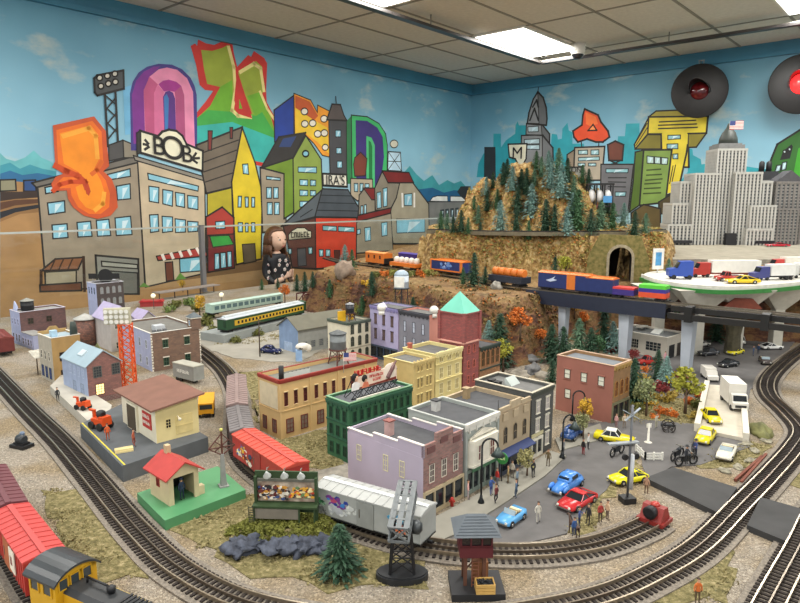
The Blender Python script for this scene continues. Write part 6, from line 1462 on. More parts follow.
for x in (-LW_/2+.2, LW_/2-2.6, LW_/2-.3): MB().box(x-.12,-.85,0,x+.12,-.6,2.6).build('leg', bg, t)
for x in (-2.6, 0, 2.5):
    l = MB().lathe([(.62,0),(.58,.1),(.22,.75),(.1,1.0)], (0,0,0), 14); 
    o = l.build('lamp', mt('c8ccc8', .35, .4, n=.03), t, (x, -.1, 7.35)); o.rotation_euler = (.45, 0, 0); MB().tube([(0,.1,.7),(0,.5,1.2),(0,1.2,.6)], .07).build('lamp_arm', stl, o)
m = MB(); 
for i in range(7): m.box(-LW_/2-.5,-1.0-i*.06,.3+i*.42,-LW_/2+.2,-.9-i*.06,.42+i*.42)
m.bar((-LW_/2-.5,-.95,0),(-LW_/2-.5,-1.3,3.2),.1).bar((-LW_/2+.2,-.95,0),(-LW_/2+.2,-1.3,3.2),.1); m.build('ladder', mt('4a4a3a'), t)
# --- searchlight / gantry tower
q = G(402, 578); t = thing('loading_tower', 'black steel lattice tower with tilted grey girder box on oval base', 'tower', (q[0], q[1], 0), 0)
m = MB(); P_ = [(3.1*math.cos(a*PI/12)*1.0+(1.0 if abs(a) <= 6 else -1.0)*.4, 2.0*math.sin(a*PI/12)) for a in range(-11, 13)]
m.prism(P_, 0, .9); m.prism([(x*.94, y*.92) for x, y in P_], .9, 1.1); m.build('base', mt('222427', .5, n=.15), t)
L4 = [(-1.7,-1), (1.7,-1), (1.7,1), (-1.7,1)]
def lp(i, z): k = 1-.42*(z/8.6); return (L4[i][0]*k, L4[i][1]*k, z)
for i in range(4): MB().bar(lp(i, .9), lp(i, 8.6), .3).build('leg', blk, t)
for i in range(4):
    m = MB(); j = (i+1) % 4
    for z0, z1 in ((1.2, 3.4), (3.4, 5.6), (5.6, 8)): m.bar(lp(i, z0), lp(j, z1), .14).bar(lp(j, z0), lp(i, z1), .14).bar(lp(i, z1), lp(j, z1), .14)
    m.build('brace', blk, t)
gx_ = MB(); gg = mt('6f7476', .45, .3, n=.12)
gb_ = link('girder_box', None, None)
bpy.data.objects.remove(gb_)
m = MB(); Lb, Wb, Hb = 11, 2.5, 2.0
for x in (-Wb/2, Wb/2):
    for z in (0, Hb): m.bar((x, -Lb/2, z), (x, Lb/2, z), .28)
    for i in range(6):
        y0_, y1_ = -Lb/2+Lb*i/6, -Lb/2+Lb*(i+1)/6; m.bar((x, y0_, 0), (x, y1_, Hb), .15).bar((x, y0_, Hb), (x, y1_, 0), .15)
m.box(-Wb/2,-Lb/2,Hb-.05,-Wb/2+.6,Lb/2,Hb+.1).box(Wb/2-.6,-Lb/2,Hb-.05,Wb/2,Lb/2,Hb+.1).box(-.35,-Lb/2,Hb-.05,.35,Lb/2,Hb+.08)
for i in range(7): m.box(-Wb/2,-Lb/2+Lb*i/6-.15,Hb-.05,Wb/2,-Lb/2+Lb*i/6+.15,Hb+.1)
for y in (-Lb/2, Lb/2): m.bar((-Wb/2,y,0),(Wb/2,y,Hb),.18).bar((Wb/2,y,0),(-Wb/2,y,Hb),.18).bar((-Wb/2,y,0),(Wb/2,y,0),.25).bar((-Wb/2,y,Hb),(Wb/2,y,Hb),.25)
o = m.build('girder_box', gg, t, (.2, 1.2, 8.2)); o.rotation_euler = (R(6), 0, R(-7))
MB().lathe([(.2,0),(.9,.2),(1,1.0),(.5,1.5)], (1.2,.3,7.2), 14, ax='x').build('winch', mt('4c5052', .4, .5), t)
# --- little signal tower on its black slab
P_ = [G(x, y, 1) for x, y in ((452, 594), (504.7, 594), (496, 570.6), (447.5, 570.6))]
cx = (P_[0][0]+P_[1][0])/2; cy = (P_[0][1]+P_[2][1])/2
t = thing('signal_tower', 'small dark red signal tower on timber legs with grey hipped roof', 'signal tower', (cx, cy, 0), .02)
MB().box(-3.4,-2.7,0,3.4,2.7,1.0).build('slab', mt('26272a', .6, n=.15), t)
wd = mt('5c3a2a', .8, n=.2); dr2 = mt('54181e', .6, n=.1); zt = 5.2
for x in (-1.5, .9):
    for y in (-.6, 1.4): MB().box(x-.22,y-.22,1,x+.22,y+.22,zt).build('leg', wd, t)
m = MB().bar((-1.5,-.6,1.2),(-1.5,1.4,4.5),.15).bar((.9,-.6,1.2),(.9,1.4,4.5),.15).bar((-1.5,1.4,1.5),(.9,1.4,4.6),.15).build('brace', wd, t)
MB().box(-2.3,-1.4,zt,1.9,2.2,zt+1.5).build('floor_box', dr2, t)
m = MB()
for x in (-2.15, -.9, .5, 1.75):
    for y in (-1.3, 2.1): m.box(x-.1,y-.1,zt+1.5,x+.1,y+.1,zt+3.2)
m.box(-2.3,-1.4,zt+1.35,1.9,-1.2,zt+1.6).box(-2.3,2.0,zt+1.35,1.9,2.2,zt+1.6).box(-2.3,-1.4,zt+1.35,-2.05,2.2,zt+1.6).box(1.65,-1.4,zt+1.35,1.9,2.2,zt+1.6).build('cabin_frame', dr2, t); MB().box(-2.1,-1.2,zt+1.5,1.7,2.0,zt+3.1).build('cabin_glass', mt('241c20', .15), t)
m = MB(); x0, x1, y0_, y1_, z = -3.1, 2.8, -2.2, 3.0, zt+3.2; m.add([(x0,y0_,z),(x1,y0_,z),(x1,y1_,z),(x0,y1_,z),(-1.3,.4,z+1.9),(1.0,.4,z+1.9)], [(3,2,1,0),(0,1,5,4),(2,3,4,5),(1,2,5),(3,0,4)])
for i in range(8):
    k = i/8; m.bar((x0+(-1.3-x0)*k, y0_+(.4-y0_)*k-.05, z+1.9*k+.04), (x1+(1.0-x1)*k, y0_+(.4-y0_)*k-.05, z+1.9*k+.04), .08, .06)
m.build('roof', mt('5d646a', .8, n=.1), t)
m = MB().bar((-.7,-1.0,1),(-.6,-.7,zt+1),.12).bar((.1,-1.0,1),(.2,-.7,zt+1),.12)
for i in range(9): m.bar((-.7,-1.0+i*.03,1.3+i*.5),(.15,-1.0+i*.03,1.3+i*.5),.1)
m.build('ladder', mt('7a4a34'), t)
MB().box(-.4,.2,1,1.6,1.6,3.6).build('tool_shed', mt('8a5a38', .8), t)
cr = thing('coal_crate', 'yellow wooden crate full of coal on the signal tower slab', 'crate', (cx+.9, cy-1.8, 1.0), .03)
yw = mt('c8a058', .8, n=.12)
m = MB()
for a in ((-1.2,-.9,1.2,-.75),(-1.2,.75,1.2,.9),(-1.2,-.75,-1.05,.75),(1.05,-.75,1.2,.75)):
    for z in (0, .45, .9): m.box(a[0],a[1],z,a[2],a[3],z+.38)
m.build('box', yw, cr); m = MB(); rr = random.Random(5)
for i in range(60): m.sph((rr.uniform(-.95,.95), rr.uniform(-.65,.65), 1.05+rr.uniform(-.1,.1)), .16, 5)
o = m.build('coal', mt('1c2024', .5), cr); o['kind'] = 'stuff'; MB().box(-1.05,-.75,.1,1.05,.75,1.0).build('coal_bed', mt('1c2024', .5), cr)
# ---------------- road vehicles; x forward, wheels on z = 0
def loft(m, secs, mi=0):     # sections: (x, half width, z low, z top, top width factor)
    o = len(m.v); vs = []
    for x, w, z0, z1, k in secs:
        zm = z0+(z1-z0)*.55
        for y, z in ((-w*.92, z0), (-w, z0+.1), (-w, zm), (-w*k, z1), (w*k, z1), (w, zm), (w, z0+.1), (w*.92, z0)): vs.append((x, y, z))
    n = len(secs); fs = [(i*8+(j+1)%8, i*8+j, i*8+8+j, i*8+8+(j+1)%8) for i in range(n-1) for j in range(8)]
    fs += [tuple(range(8)), tuple(range(n*8-8, n*8))[::-1]]
    m.add(vs, fs, mi, True)
def car(label, col, st='sedan', L=7.0, W=2.9, top=None, group=None, cat='car', name=None, glassc='23282c'):
    t = thing(name or {'sedan':'sedan','coupe':'coupe','conv':'convertible','old':'vintage_sedan','suv':'station_wagon','pick':'pickup_truck'}[st], label, cat, (0,0,0), 0, group)
    b = mt(col, .25, n=.05, s=30); tp = mt(top, .3, n=.04) if top else b; l = L/2; w = W/2; gl_ = mt(glassc, .08, n=.2)
    m = MB()
    if st == 'old':
        loft(m, [(-l,w*.5,.55,.9,.7),(-l*.9,w*.8,.4,1.5,.7),(-l*.5,w*.9,.35,1.75,.8),(0,w*.8,.35,1.7,.8),(l*.5,w*.62,.35,1.6,.6),(l*.85,w*.5,.4,1.45,.5),(l*.98,w*.35,.5,1.1,.6)])
        for s in (-1, 1):
            for x in (-l*.6, l*.62): m.sph((x, s*w*.78, .75), .95, 12, 0, q=(1.15,.42,.85), z0=-.2)
        m.build('body', b, t); c = MB(); loft(c, [(-l*.85,w*.6,1.4,1.7,.8),(-l*.5,w*.72,1.5,2.6,.72),(l*.05,w*.72,1.5,2.7,.72),(l*.28,w*.66,1.5,1.8,.8)]); c.build('cabin', tp, t)
        MB().box(-l*.42,-w*.74,1.85,l*.06,w*.74,2.4).box(l*.1,-w*.5,1.85,l*.24,w*.5,2.3).build('windows', gl_, t)
    else:
        hb = {'sedan':1.45,'coupe':1.3,'conv':1.4,'suv':1.5,'pick':1.6}[st]; fin = .12 if st in ('sedan','conv') else 0
        loft(m, [(-l,w*.84,.5,hb-.25+fin,.85),(-l*.93,w*.95,.4,hb-.05+fin,.88),(-l*.55,w,.35,hb,.9),(0,w,.35,hb,.9),(l*.45,w,.35,hb-.05,.9),(l*.9,w*.92,.4,hb-.2,.86),(l,w*.8,.5,hb-.4,.85)])
        m.build('body', b, t)
        if st == 'conv':
            MB().box(-l*.42,-w*.72,hb-.3,l*.2,w*.72,hb+.04).build('cockpit', mt('2c2624', .6), t)
            for x in (-l*.32, l*.0): MB().box(x-.3,-w*.62,hb-.1,x+.15,w*.62,hb+.35).build('seat', mt('d8c8a0', .6), t)
            MB().ext([(l*.2,hb),(l*.25,hb),(l*.14,hb+.7),(l*.1,hb+.7)], -w*.75, w*.75).build('windshield', mt('9fb0b8', .1), t)
            MB().box(-l*.55,-w*.7,hb,-l*.42,w*.7,hb+.25).build('folded_top', mt('e0d8c0' if col != 'd8d4c4' else '8a8478', .7), t)
        else:
            x0, x1, x2, x3 = {'sedan':(-l*.6,-l*.38,l*.08,l*.3),'coupe':(-l*.82,-l*.28,l*.02,l*.3),'suv':(-l*.95,-l*.88,l*.1,l*.34),'pick':(-l*.12,-l*.08,l*.24,l*.42)}[st]
            zt = hb+(.75 if st == 'coupe' else .95); c = MB(); c.add([(x0,-w*.86,hb),(x3,-w*.86,hb),(x3,w*.86,hb),(x0,w*.86,hb),(x1,-w*.68,zt),(x2,-w*.68,zt),(x2,w*.68,zt),(x1,w*.68,zt)], [(0,1,5,4),(1,2,6,5),(2,3,7,6),(3,0,4,7)], 0)
            c.build('windows', gl_, t)
            c = MB().box(x1-.1,-w*.7,zt-.02,x2+.1,w*.7,zt+.12)
            for s in (-1, 1):
                for a, bb in (((x0,hb),(x1,zt)),((x3,hb),(x2,zt)),(((x0+x3)/2,hb),((x1+x2)/2,zt))): c.bar((a[0],s*w*.88,a[1]),(bb[0],s*w*.70,bb[1]),.14)
            c.build('roof', tp, t)
            if st == 'pick': MB().box(-l*.95,-w*.8,hb-.02,-l*.16,w*.8,hb+.03).build('bed', mt('2c2a28'), t)
    for x in (-l*.6, l*.62):
        for s in (-1, 1):
            wl_ = MB().cyl((x, s*(w-.28), .52), (x, s*(w+.04), .52), .54, n=14).build('wheel', mt('1a1a1b', .7), t); MB().cyl((x, s*(w-.0), .52), (x, s*(w+.07), .52), .26, n=10).build('hubcap', mt('c4c4c0', .25, .8), wl_)
    MB().bar((l+.03,-w*.8,.62),(l+.03,w*.8,.62),.22).build('bumper', stl, t); MB().bar((-l-.03,-w*.8,.62),(-l-.03,w*.8,.62),.22).build('bumper', stl, t)
    for s in (-1, 1): MB().lathe([(.22,0),(.2,.12)], (l-.02, s*w*.62, .95), 10, ax='x').build('headlight', mt('e4e4d8', .15), t)
    return t
def park(t, px, py, ang_, z=0):
    x, y = G(px, py, z); t.location = (x*U, y*U, z*U); t.rotation_euler = (0, 0, R(ang_)); return t
ZR = .2
park(car('blue vintage sedan parked by the sidewalk next to the red coupe', '4a86d0', 'old', 8.4, 3.6), 566, 488, 228, ZR)
park(car('red coupe parked beside the blue vintage sedan', 'b4262a', 'coupe', 8.0, 3.5), 577, 504, 222, ZR)
park(car('light blue convertible with open cream interior at the street corner', '5aa0d4', 'conv', 5.6, 2.7), 511, 521, 228, ZR)
park(car('yellow fifties car with white roof crossing the street', 'd8c81c', 'sedan', 8.0, 3.1, top='dcdcd0'), 614, 441, -28, ZR)
park(car('yellow sports coupe with black hood stripe near the crossing signal post', 'd8d01c', 'coupe', 7.2, 3.1), 628, 481, 200, ZR)
park(car('bright yellow sedan at the foot of the white ramp', 'd4c41a', 'sedan', 7.6, 3.1), 705, 440, 232, ZR)
park(car('white convertible parked right of the yellow sedan', 'd8d4c4', 'conv', 7.4, 3.0), 726, 456, 234, ZR)
park(car('white coupe parked near the left side of the parking lot', 'dcdad2', 'coupe', 7, 3), 700, 346, 20, ZR)
park(car('yellow coupe in the middle of the parking lot', 'd8cc24', 'coupe', 7, 3), 735, 354, 215, ZR)
park(car('white station wagon behind the yellow coupe', 'd8d8d4', 'suv', 7, 3), 740, 343, 250, ZR)
park(car('black low car in front of the yellow coupe in the lot', '26282c', 'coupe', 7, 3), 728, 366, 205, ZR)
park(car('white sports car by the half timbered house', 'dcdcd8', 'coupe', 7.5, 3), 771, 349, 8, ZR)
park(car('dark brown open car below the white sports car', '4a4240', 'conv', 6.6, 3), 765, 363, 250, ZR)
park(car('red pickup truck near the white garage', 'b0302a', 'pick', 7, 3), 648, 364, 190, ZR)
park(car('dark grey car beside the bridge pillar in the lot', '3a3c40', 'sedan', 7, 3), 708, 355, 195, ZR)
park(car('dark blue roadster on the pale road by the blue warehouse', '1c2450', 'old', 7.6, 3.1, glassc='1a1c20'), 271, 353, -22, .15)
park(car('dark blue car in the shade of the street lamp beside the green corner building', '2a4a80', 'old', 6.6, 3), 572, 437, 50, .4)
# white ramp with box truck
rp = [G(697, 428, 1), G(746, 438, 1), G(742, 386, 1), G(707, 384, 1)]
t = thing('loading_ramp', 'white concrete ramp with low side walls leading up to the parking lot', 'ramp', (0,0,0))
MB().prism(rp, 0, .9).build('slab', mt('bdb6a6', .85, n=.08), t)
for a, b in ((rp[0], rp[3]), (rp[1], rp[2])): MB().bar((a[0],a[1],1.1),(b[0],b[1],1.1),1.2,1.9).build('side_wall', mt('cfc9ba', .8, n=.05), t)
t = thing('box_truck', 'big white box truck on the ramp', 'truck', (0,0,0)); wt = mt('d6d3ca', .5, n=.04)
MB().box(-5,-1.9,1.2,2.6,1.9,6.0).build('cargo_box', wt, t); MB().box(-4.8,-1.2,.8,5,1.2,1.2).build('chassis', blk, t)
m = MB(); m.ext([(2.8,.8),(5.6,.8),(5.7,2.2),(4.8,2.4),(4.2,3.8),(2.8,3.9)], -1.7, 1.7); m.build('cab', wt, t); MB().ext([(4.86,2.45),(4.3,3.65),(4.36,3.68),(4.95,2.47)], -1.45, 1.45).build('windshield', mt('23282c', .1), t); MB().box(5.68,-1.2,1.1,5.78,1.2,1.7).build('grille', mt('2a2a2a'), t)
for x in (-3.6, 4.2):
    for s in (-1, 1): MB().cyl((x,s*1.4,.65),(x,s*1.85,.65),.65,n=14).build('wheel', mt('1a1a1b'), t)
park(t, 733, 405, 258, .9)
park(car('bright yellow sedan parked on the white ramp', 'd4c41a', 'sedan', 7.2, 3.0), 711, 420, 262, .9)
t = thing('delivery_truck', 'small white delivery truck at the top left of the ramp', 'truck', (0,0,0)); MB().box(-3,-1.5,.8,1,1.5,3.4).build('cargo_box', wt, t); MB().ext([(1.1,.6),(3.4,.6),(3.4,1.6),(2.4,1.8),(2,2.8),(1.1,2.8)], -1.4, 1.4).build('cab', wt, t)
for x in (-2, 2.4):
    for s in (-1, 1): MB().cyl((x,s*1.2,.55),(x,s*1.55,.55),.55,n=12).build('wheel', mt('1a1a1b'), t)
park(t, 709, 379, 262, .2)
# trailer by the brown building, dump truck, orange excavator
t = thing('cargo_trailer', 'grey cargo trailer parked against the brown brick building', 'trailer', (0,0,0)); MB().box(-4,-1.5,.9,4,1.5,4.3).build('box', mt('8d8f8a', .5, n=.1), t); MB().box(-4.1,-1.6,4.3,4.1,1.6,4.5).build('roof', mt('a8a698', .6), t)
for x in (-2.6, -1.2):
    for s in (-1, 1): MB().cyl((x,s*1.2,.5),(x,s*1.5,.5),.5,n=12).build('wheel', mt('1a1a1b'), t)
MB().box(2.2,-.6,0,2.6,.6,.9).build('landing_leg', blk, t); text_mesh('trailer_lettering', '~~~~~~~~', 1.1, .02, mt('e0e0d8'), t, (0,-1.53,2.7), (PI/2,0,0))
park(t, 189, 381, -35, 0); t.scale = (1.15,)*3
t = thing('dump_truck', 'yellow dump truck behind the station roof', 'truck', (0,0,0)); ye = mt('d89a1c', .5, n=.06)
MB().ext([(-3.6,1.6),(1.2,1.4),(1.4,3.4),(-4.2,3.8)], -1.8, 1.8).build('dump_bed', ye, t); MB().box(1.6,-1.7,1,4,1.7,3.6).build('cab', ye, t); MB().box(4,-1.4,2.2,4.05,1.4,3.3).build('windshield', mt('2a3034', .1), t); MB().box(-3.4,-1,.8,4,1,1.2).build('chassis', blk, t)
for x in (-2, 2.6):
    for s in (-1, 1): MB().cyl((x,s*1.3,.75),(x,s*1.8,.75),.75,n=12).build('wheel', mt('1a1a1b'), t)
park(t, 207, 413, -75, 0)
def tractor(label, px, py, ang_, z, s=1.0):
    t = thing('road_roller', label, 'construction machine', (0,0,0)); og_ = mt('d8501c', .45, n=.06)
    MB().box(-2.2,-1.1,1.0,1.6,1.1,2.2).ext([(-2.2,2.2),(-.6,2.2),(-.8,2.8),(-2.2,2.8)], -1, 1).build('body', og_, t); MB().box(1.6,-.25,1.2,2.2,.25,3.6).box(1.6,-.25,3.3,3.4,.25,3.7).build('boom', og_, t)
    MB().lathe([(.5,2.2),(.9,2.8),(.9,3.6),(.4,3.9)], (-.3,0,0), 12).build('engine_drum', mt('2c2c2e', .6), t); MB().box(-1.2,-.5,2.8,-.4,.5,3.6).build('seat', blk, t)
    for x in (-1.4, 1.3):
        for q in (-1, 1): MB().cyl((x,q*.9,.8),(x,q*1.5,.8),.8,n=14).build('wheel', mt('1a1a1b'), t)
    park(t, px, py, ang_, z); t.scale = (s,)*3; return t
tractor('orange machine with black wheels on the dark platform edge', 101, 428, 150, 3.1)
tractor('smaller orange machine on the pale loading dock', 83, 409, 160, 2.2, .75)
# lumber on the platform, stack
t = thing('lumber_stack', 'small stack of pale yellow boards on the dark platform', 'lumber', (*G(124, 451, 3.1), 3.1), .5); 
for i in range(4): MB().box(-1.6, -.9+i*.45, 0, 1.6, -.5+i*.45, .3).build('board', mt('d8c890', .7), t)
for i in range(3): MB().box(-1.6, -.7+i*.45, .32, 1.6, -.3+i*.45, .62).build('board', mt('d8c890', .7), t)
# rusty rails beside crossing
for i, (a, b) in enumerate((((735, 482), (762, 458)), ((741, 484), (766, 456)))):
    p, q = G(*a), G(*b); tag(MB().bar((p[0],p[1],.35),(q[0],q[1],.35),.45,.5).build('rusty_rail', mt('6e3b2a', .8, n=.2)), ['rusty loose rail lying beside the main track, outer one', 'rusty loose rail lying nearest the main track'][i], 'rail')
# ---------------- highway on the upper level
front = catmull([G(x, y, 23.2) for x, y in ((641, 275), (655, 280), (680, 284.5), (720, 287.5), (760, 286.5), (800, 283), (860, 276))], 2)
back = catmull([G(x, y, 23.2) for x, y in ((641, 275), (652, 270.5), (690, 268), (740, 267), (800, 264), (860, 258))], 2)
t = thing('highway_bridge', 'raised white highway deck with green edge crossing in front of the stone wall', 'bridge', (0,0,0))
MB().prism(front+back[::-1], 21.8, 22.8).build('deck', mt('c9c7bd', .8, n=.06, s=10), t)
m = MB(); strip(m, [(x, y, 21.3) for x, y in front], -.2, .5, -.2, 1.1); m.build('green_edge', mt('2f7a34', .5), t)
m = MB(); strip(m, [(x, y, 22.4) for x, y in front], .3, .5, 0, 1.2); m.build('curb', mt('d4d2c8', .7), t)
m = MB()
for px in (672, 712, 750, 792):
    i = min(range(len(front)), key=lambda k: abs(PX(front[k][0], front[k][1], 21)[0]-px)); x, y = front[i]
    zg = terr(x, y+6)+.6; o = MB().box(-1.6,0,zg-1,1.6,3,13.6).add([(-1.6,0,13.5),(1.6,0,13.5),(1.6,3,13.5),(-1.6,3,13.5),(-9,-4,21.8),(9,-4,21.8),(9,5,21.8),(-9,5,21.8)], [(0,3,2,1),(4,5,6,7),(0,1,5,4),(1,2,6,5),(2,3,7,6),(3,0,4,7)]).build('flared_support', mt('b9b6aa', .8, n=.08), t, (x, y+6, 0))
def semi(label, col, bx, px, py, ang_, z, L=13, txt=None, sc=1.0):
    t = thing('semi_truck', label, 'truck', (0,0,0)); b = mt(col, .4, n=.06)
    if bx: MB().box(-L,-1.7,1.6,-1.6,1.7,5.4).build('trailer', mt(bx, .5, n=.06), t); MB().box(-L+.2,-1.2,1.0,4,1.2,1.5).build('chassis', mt('2c2c2e' if bx != 'e0ded4' else '8a4a40'), t)
    m = MB(); m.ext([(-1.2,.8),(4.6,.8),(4.7,2.6),(2.6,2.9),(1.9,4.6),(-1.2,4.7)], -1.5, 1.5); m.build('cab', b, t); MB().ext([(2.7,2.95),(2.0,4.4),(2.08,4.45),(2.8,3.0)], -1.3, 1.3).build('windshield', mt('23282c', .1), t)
    for x in [-.4, 3.4]+([-L+1.4, -L+3] if bx else []):
        for s in (-1, 1): MB().cyl((x,s*1.1,.6),(x,s*1.55,.6),.6,n=12).build('wheel', mt('1a1a1b'), t)
    if bx: blobs('trailer_marking', t, -L*.55, 3.5, -1.72, ['c4d0d8', 'b8c8b8', 'd0c8b0'], 2.8, 12, int(px))
    x, y = G(px, py, z); t.location = (x*U, y*U, z*U); t.rotation_euler = (0, 0, R(ang_)); t.scale = (sc,)*3; return t
semi('blue semi tractor on the left end of the highway', '2a4aa0', None, 686, 279, 172, 22.8, sc=1.35)
semi('white container semi with faint markings in the middle of the highway', 'a8342c', 'e0ded4', 704, 277, 180, 22.8, L=17, sc=1.12).scale = (1.12,)*3
semi('white truck with red and blue cab on the highway right of the yellow car', '3a3f7a', 'd8d8d4', 763, 280, 190, 22.8, L=11)
semi('white truck with blue patch at the right end of the highway', 'c8c8c4', 'dcdcd8', 792, 278, 190, 22.8, L=11)
semi('red and white truck farther back on the right of the highway', 'b83a34', 'd8d4c8', 778, 271, 186, 22.8, L=10)
for px, py, c, st, an, lb in ((742, 283.5, 'd8b81c', 'coupe', 178, 'long yellow coupe on the highway edge below the white container'), (727, 281, 'a03028', 'pick', 178, 'dark red pickup on the highway between blue tractor and yellow coupe')):
    kar = park(car(lb, c, st, 8.5 if st == 'coupe' else 6.5, 3), px, py, an, 22.8); kar.scale = (1.25,)*3
for px, py, c, st, lb in ((622, 276, 'b8341c', 'coupe', 'red orange car below the tunnel mouth'), (643, 273, 'd8b81c', 'coupe', 'yellow car right of the red orange car near the tunnel'), (634, 278, 'b8b8b4', 'sedan', 'silver car in front of the red orange car near the tunnel')):
    q = AT(px, py, 226); kar = car(lb, c, st, 9, 3.4); kar.location = (q[0]*U, q[1]*U, (terr(q[0], q[1])-.1)*U); kar.rotation_euler = (0, 0, R(175))
q = AT(785, 246, 340); kar = car('red sports car on the upper street in front of the skyscraper', 'b02030', 'coupe', 12, 4.4); kar.location = (AT(777, 246, 336)[0]*U, 3.36, ZS*U); kar.rotation_euler = (0, 0, R(175))
# tunnel-side sign, brown cottage under the highway
q = AT(658, 262, 238); t = thing('blue_poster_sign', 'white framed sign with blue picture on the cliff right of the tunnel', 'sign', (q[0], q[1], Z1), R(10)); MB().box(-.2,-.2,0,.2,.2,7).build('post', mt('b8b8b4'), t); MB().box(-2.2,-.25,5.6,2.2,.25,13.4).build('board', mt('dadad4'), t); MB().box(-1.2,-.3,7,1.2,-.25,12).build('picture', mt('4a90c0', n=.3), t)
q = AT(741, 305, 200); struct(MB().lathe([(2.6,0),(2.2,(q[2]-3.4)*.5),(3,(q[2]-3.4)*.85),(5.4,q[2]-3.4)], (q[0],q[1]+3,0), 9, sm=False).build('rock_ledge', mt('4a4636', .95, n=.4, s=60, b=1))); t = thing('brown_cottage', 'red brown cottage roof seen under the highway', 'house', (q[0]-5, q[1], q[2]-3.4), R(-8)); z_ = 2.4; MB().box(0,0,0,10,5,max(2,z_)).build('walls', mt('6a3a2c'), t); MB().ext([(-1,max(2,z_)),(11,max(2,z_)),(8,max(2,z_)+3.2),(2.5,max(2,z_)+3.4)], -.6, 5.6).build('roof', mt('7a3a28', n=.2), t); MB().box(4,-.05,0,5.4,0,max(1.8,z_-.4)).build('door', mt('2c1c14'), t)
# red shelter with white globe; yellow roofs strip behind the left buildings
q = G(188, 297); t = thing('train_shelter', 'long low station shelter with flat grey roof near the table edge', 'shelter', (q[0], q[1], 0), ca-.05)
MB().box(-19,-3,4.2,19,3,4.7).build('roof', mt('8a8078', .8, n=.08), t)
for x in (-17,-8,0,8,17): MB().box(x-.2,-.2,0,x+.2,.2,4.2).build('post', mt('4a3a34'), t)
MB().box(-19,-3.5,0,19,3.5,.6).build('platform', mt('9a9488'), t)
q = G(152, 306); t = thing('red_kiosk', 'low red kiosk with curved roof and white globe lamp', 'kiosk', (q[0], q[1], 0), .2); MB().box(-5,-2,0,5,2,2.2).build('body', mt('9a3030'), t); MB().ext([(-5.6,2.2),(5.6,2.2),(4.6,3.2),(3,2.9),(-3,2.9),(-4.6,3.2)], -2.4, 2.4).build('roof', mt('b02c30', .4), t)
for px, py, lb in ((154, 297, 'white globe lamp on post above the red kiosk'), (222, 296, 'white globe lamp on post at the right end of the shelter')):
    x, y = G(px, py+12); t = thing('globe_lamp', lb, 'lamp', (x, y, 0)); zz = HG((px, py+12), py); MB().cyl((0,0,0),(0,0,zz),.15).build('post', mt('4a4a48'), t); MB().sph((0,0,zz+.6), 1.1, 14).build('globe', mt('e8e2c8', .3, n=.03, e=.6), t)
# loudspeaker on the orange lattice tower
q = G(130, 393); t = thing('floodlight_tower', 'orange lattice tower carrying a bank of white floodlights', 'tower', (q[0], q[1], 0), .15); orl = mt('d8561c', .5, n=.08); zt = HG((130, 393), 324)
a = 1.5
for i, (x, y) in enumerate(((-a,-a),(a,-a),(a,a),(-a,a))): MB().bar((x,y,0),(x*.9,y*.9,zt),.32).build('upright', orl, t)
for k in range(4):
    m = MB(); c4 = [(-a,-a),(a,-a),(a,a),(-a,a)]; p, q_ = c4[k], c4[(k+1)%4]
    for i in range(7): z0, z1 = zt*i/7, zt*(i+1)/7; m.bar((*p,z0),(*q_,z1),.2).bar((*q_,z0),(*p,z1),.2).bar((*p,z1),(*q_,z1),.2)
    m.build('lattice', orl, t)
hd = MB().box(-3.2,-.5,0,3.2,.8,4.2).build('light_bank', mt('b8b49c', .6), t, (-1.8, 0, zt))
for i in range(5):
    for j in range(3): MB().lathe([(.55,-.5),(.4,0),(.1,.3)], (-2.5+i*1.25, -.6, .8+j*1.3), 10, ax='y').build('floodlight', mt('dcdcd4', .25), hd)
# utility pole, animal shaped sign on blue post
x, y = G(260, 357); t = thing('utility_pole', 'dark wooden utility pole beside the blue roadster', 'pole', (x, y, 0)); zz = HG((260, 357), 319); MB().cyl((0,0,0),(0,0,zz),.22,.16).build('pole', mt('3c2c22'), t); MB().bar((-1.8,0,zz-1),(1.8,0,zz-1),.2).build('crossarm', mt('3c2c22'), t)
x, y = G(299, 361); t = thing('ice_cream_stand', 'blue post holding a big white rounded horn shape by the warehouse', 'sign', (x, y, 0), .3); MB().box(-.9,-.9,0,.9,.9,3.6).build('post', mt('8fb0d8'), t); m = MB().sph((1.2,0,4.6), 1.5, 14, q=(1.5,.9,.8)); m.sph((3,0,4.0), 1.1, 12, q=(1,.9,1.1)); m.build('white_shape', mt('dfdcd2', .5, n=.03), t); MB().sph((.6,-1.1,4.2), .5, 8, q=(1.6,.4,.6)).build('dark_opening', blk, t)
# maroon truss bridge behind the road
q0, q1 = G(300, 309, 0), G(344, 304, 0); t = thing('truss_bridge', 'maroon truss railway bridge left of the cliff', 'bridge', (q0[0], q0[1], 0), math.atan2(q1[1]-q0[1], q1[0]-q0[0])); Lq = math.dist(q0, q1); mr_ = mt('5a2628', .6, n=.1)
for y in (-3, 3):
    m = MB().bar((0,y,2.2),(Lq,y,2.2),.6).bar((0,y,7),(Lq,y,7),.5)
    for i in range(7): x0 = Lq*i/6; m.bar((x0,y,2.2),(x0,y,7),.4)
    for i in range(6): m.bar((Lq*i/6,y,2.2),(Lq*(i+1)/6,y,7),.3)
    m.build('truss', mr_, t)
MB().box(0,-3,1.7,Lq,3,2.2).build('deck', mr_, t); 
for x in (1, Lq/2, Lq-1): MB().box(x-.5,-3,0,x+.5,3,1.7).build('pier', mt('8a8478'), t)
# stepped grey terraces right of the child
for i, (py, w0) in enumerate(((291, 14), (287, 13), (283.5, 12))):
    x, y = G(324, py); struct(MB().box(-w0,-2.5,0,w0,2.5,1.2+i*1.3).build('terrace_step', mt('7d7c68', .9, n=.15), None, (x+4, y+i*3, 0), -.1))
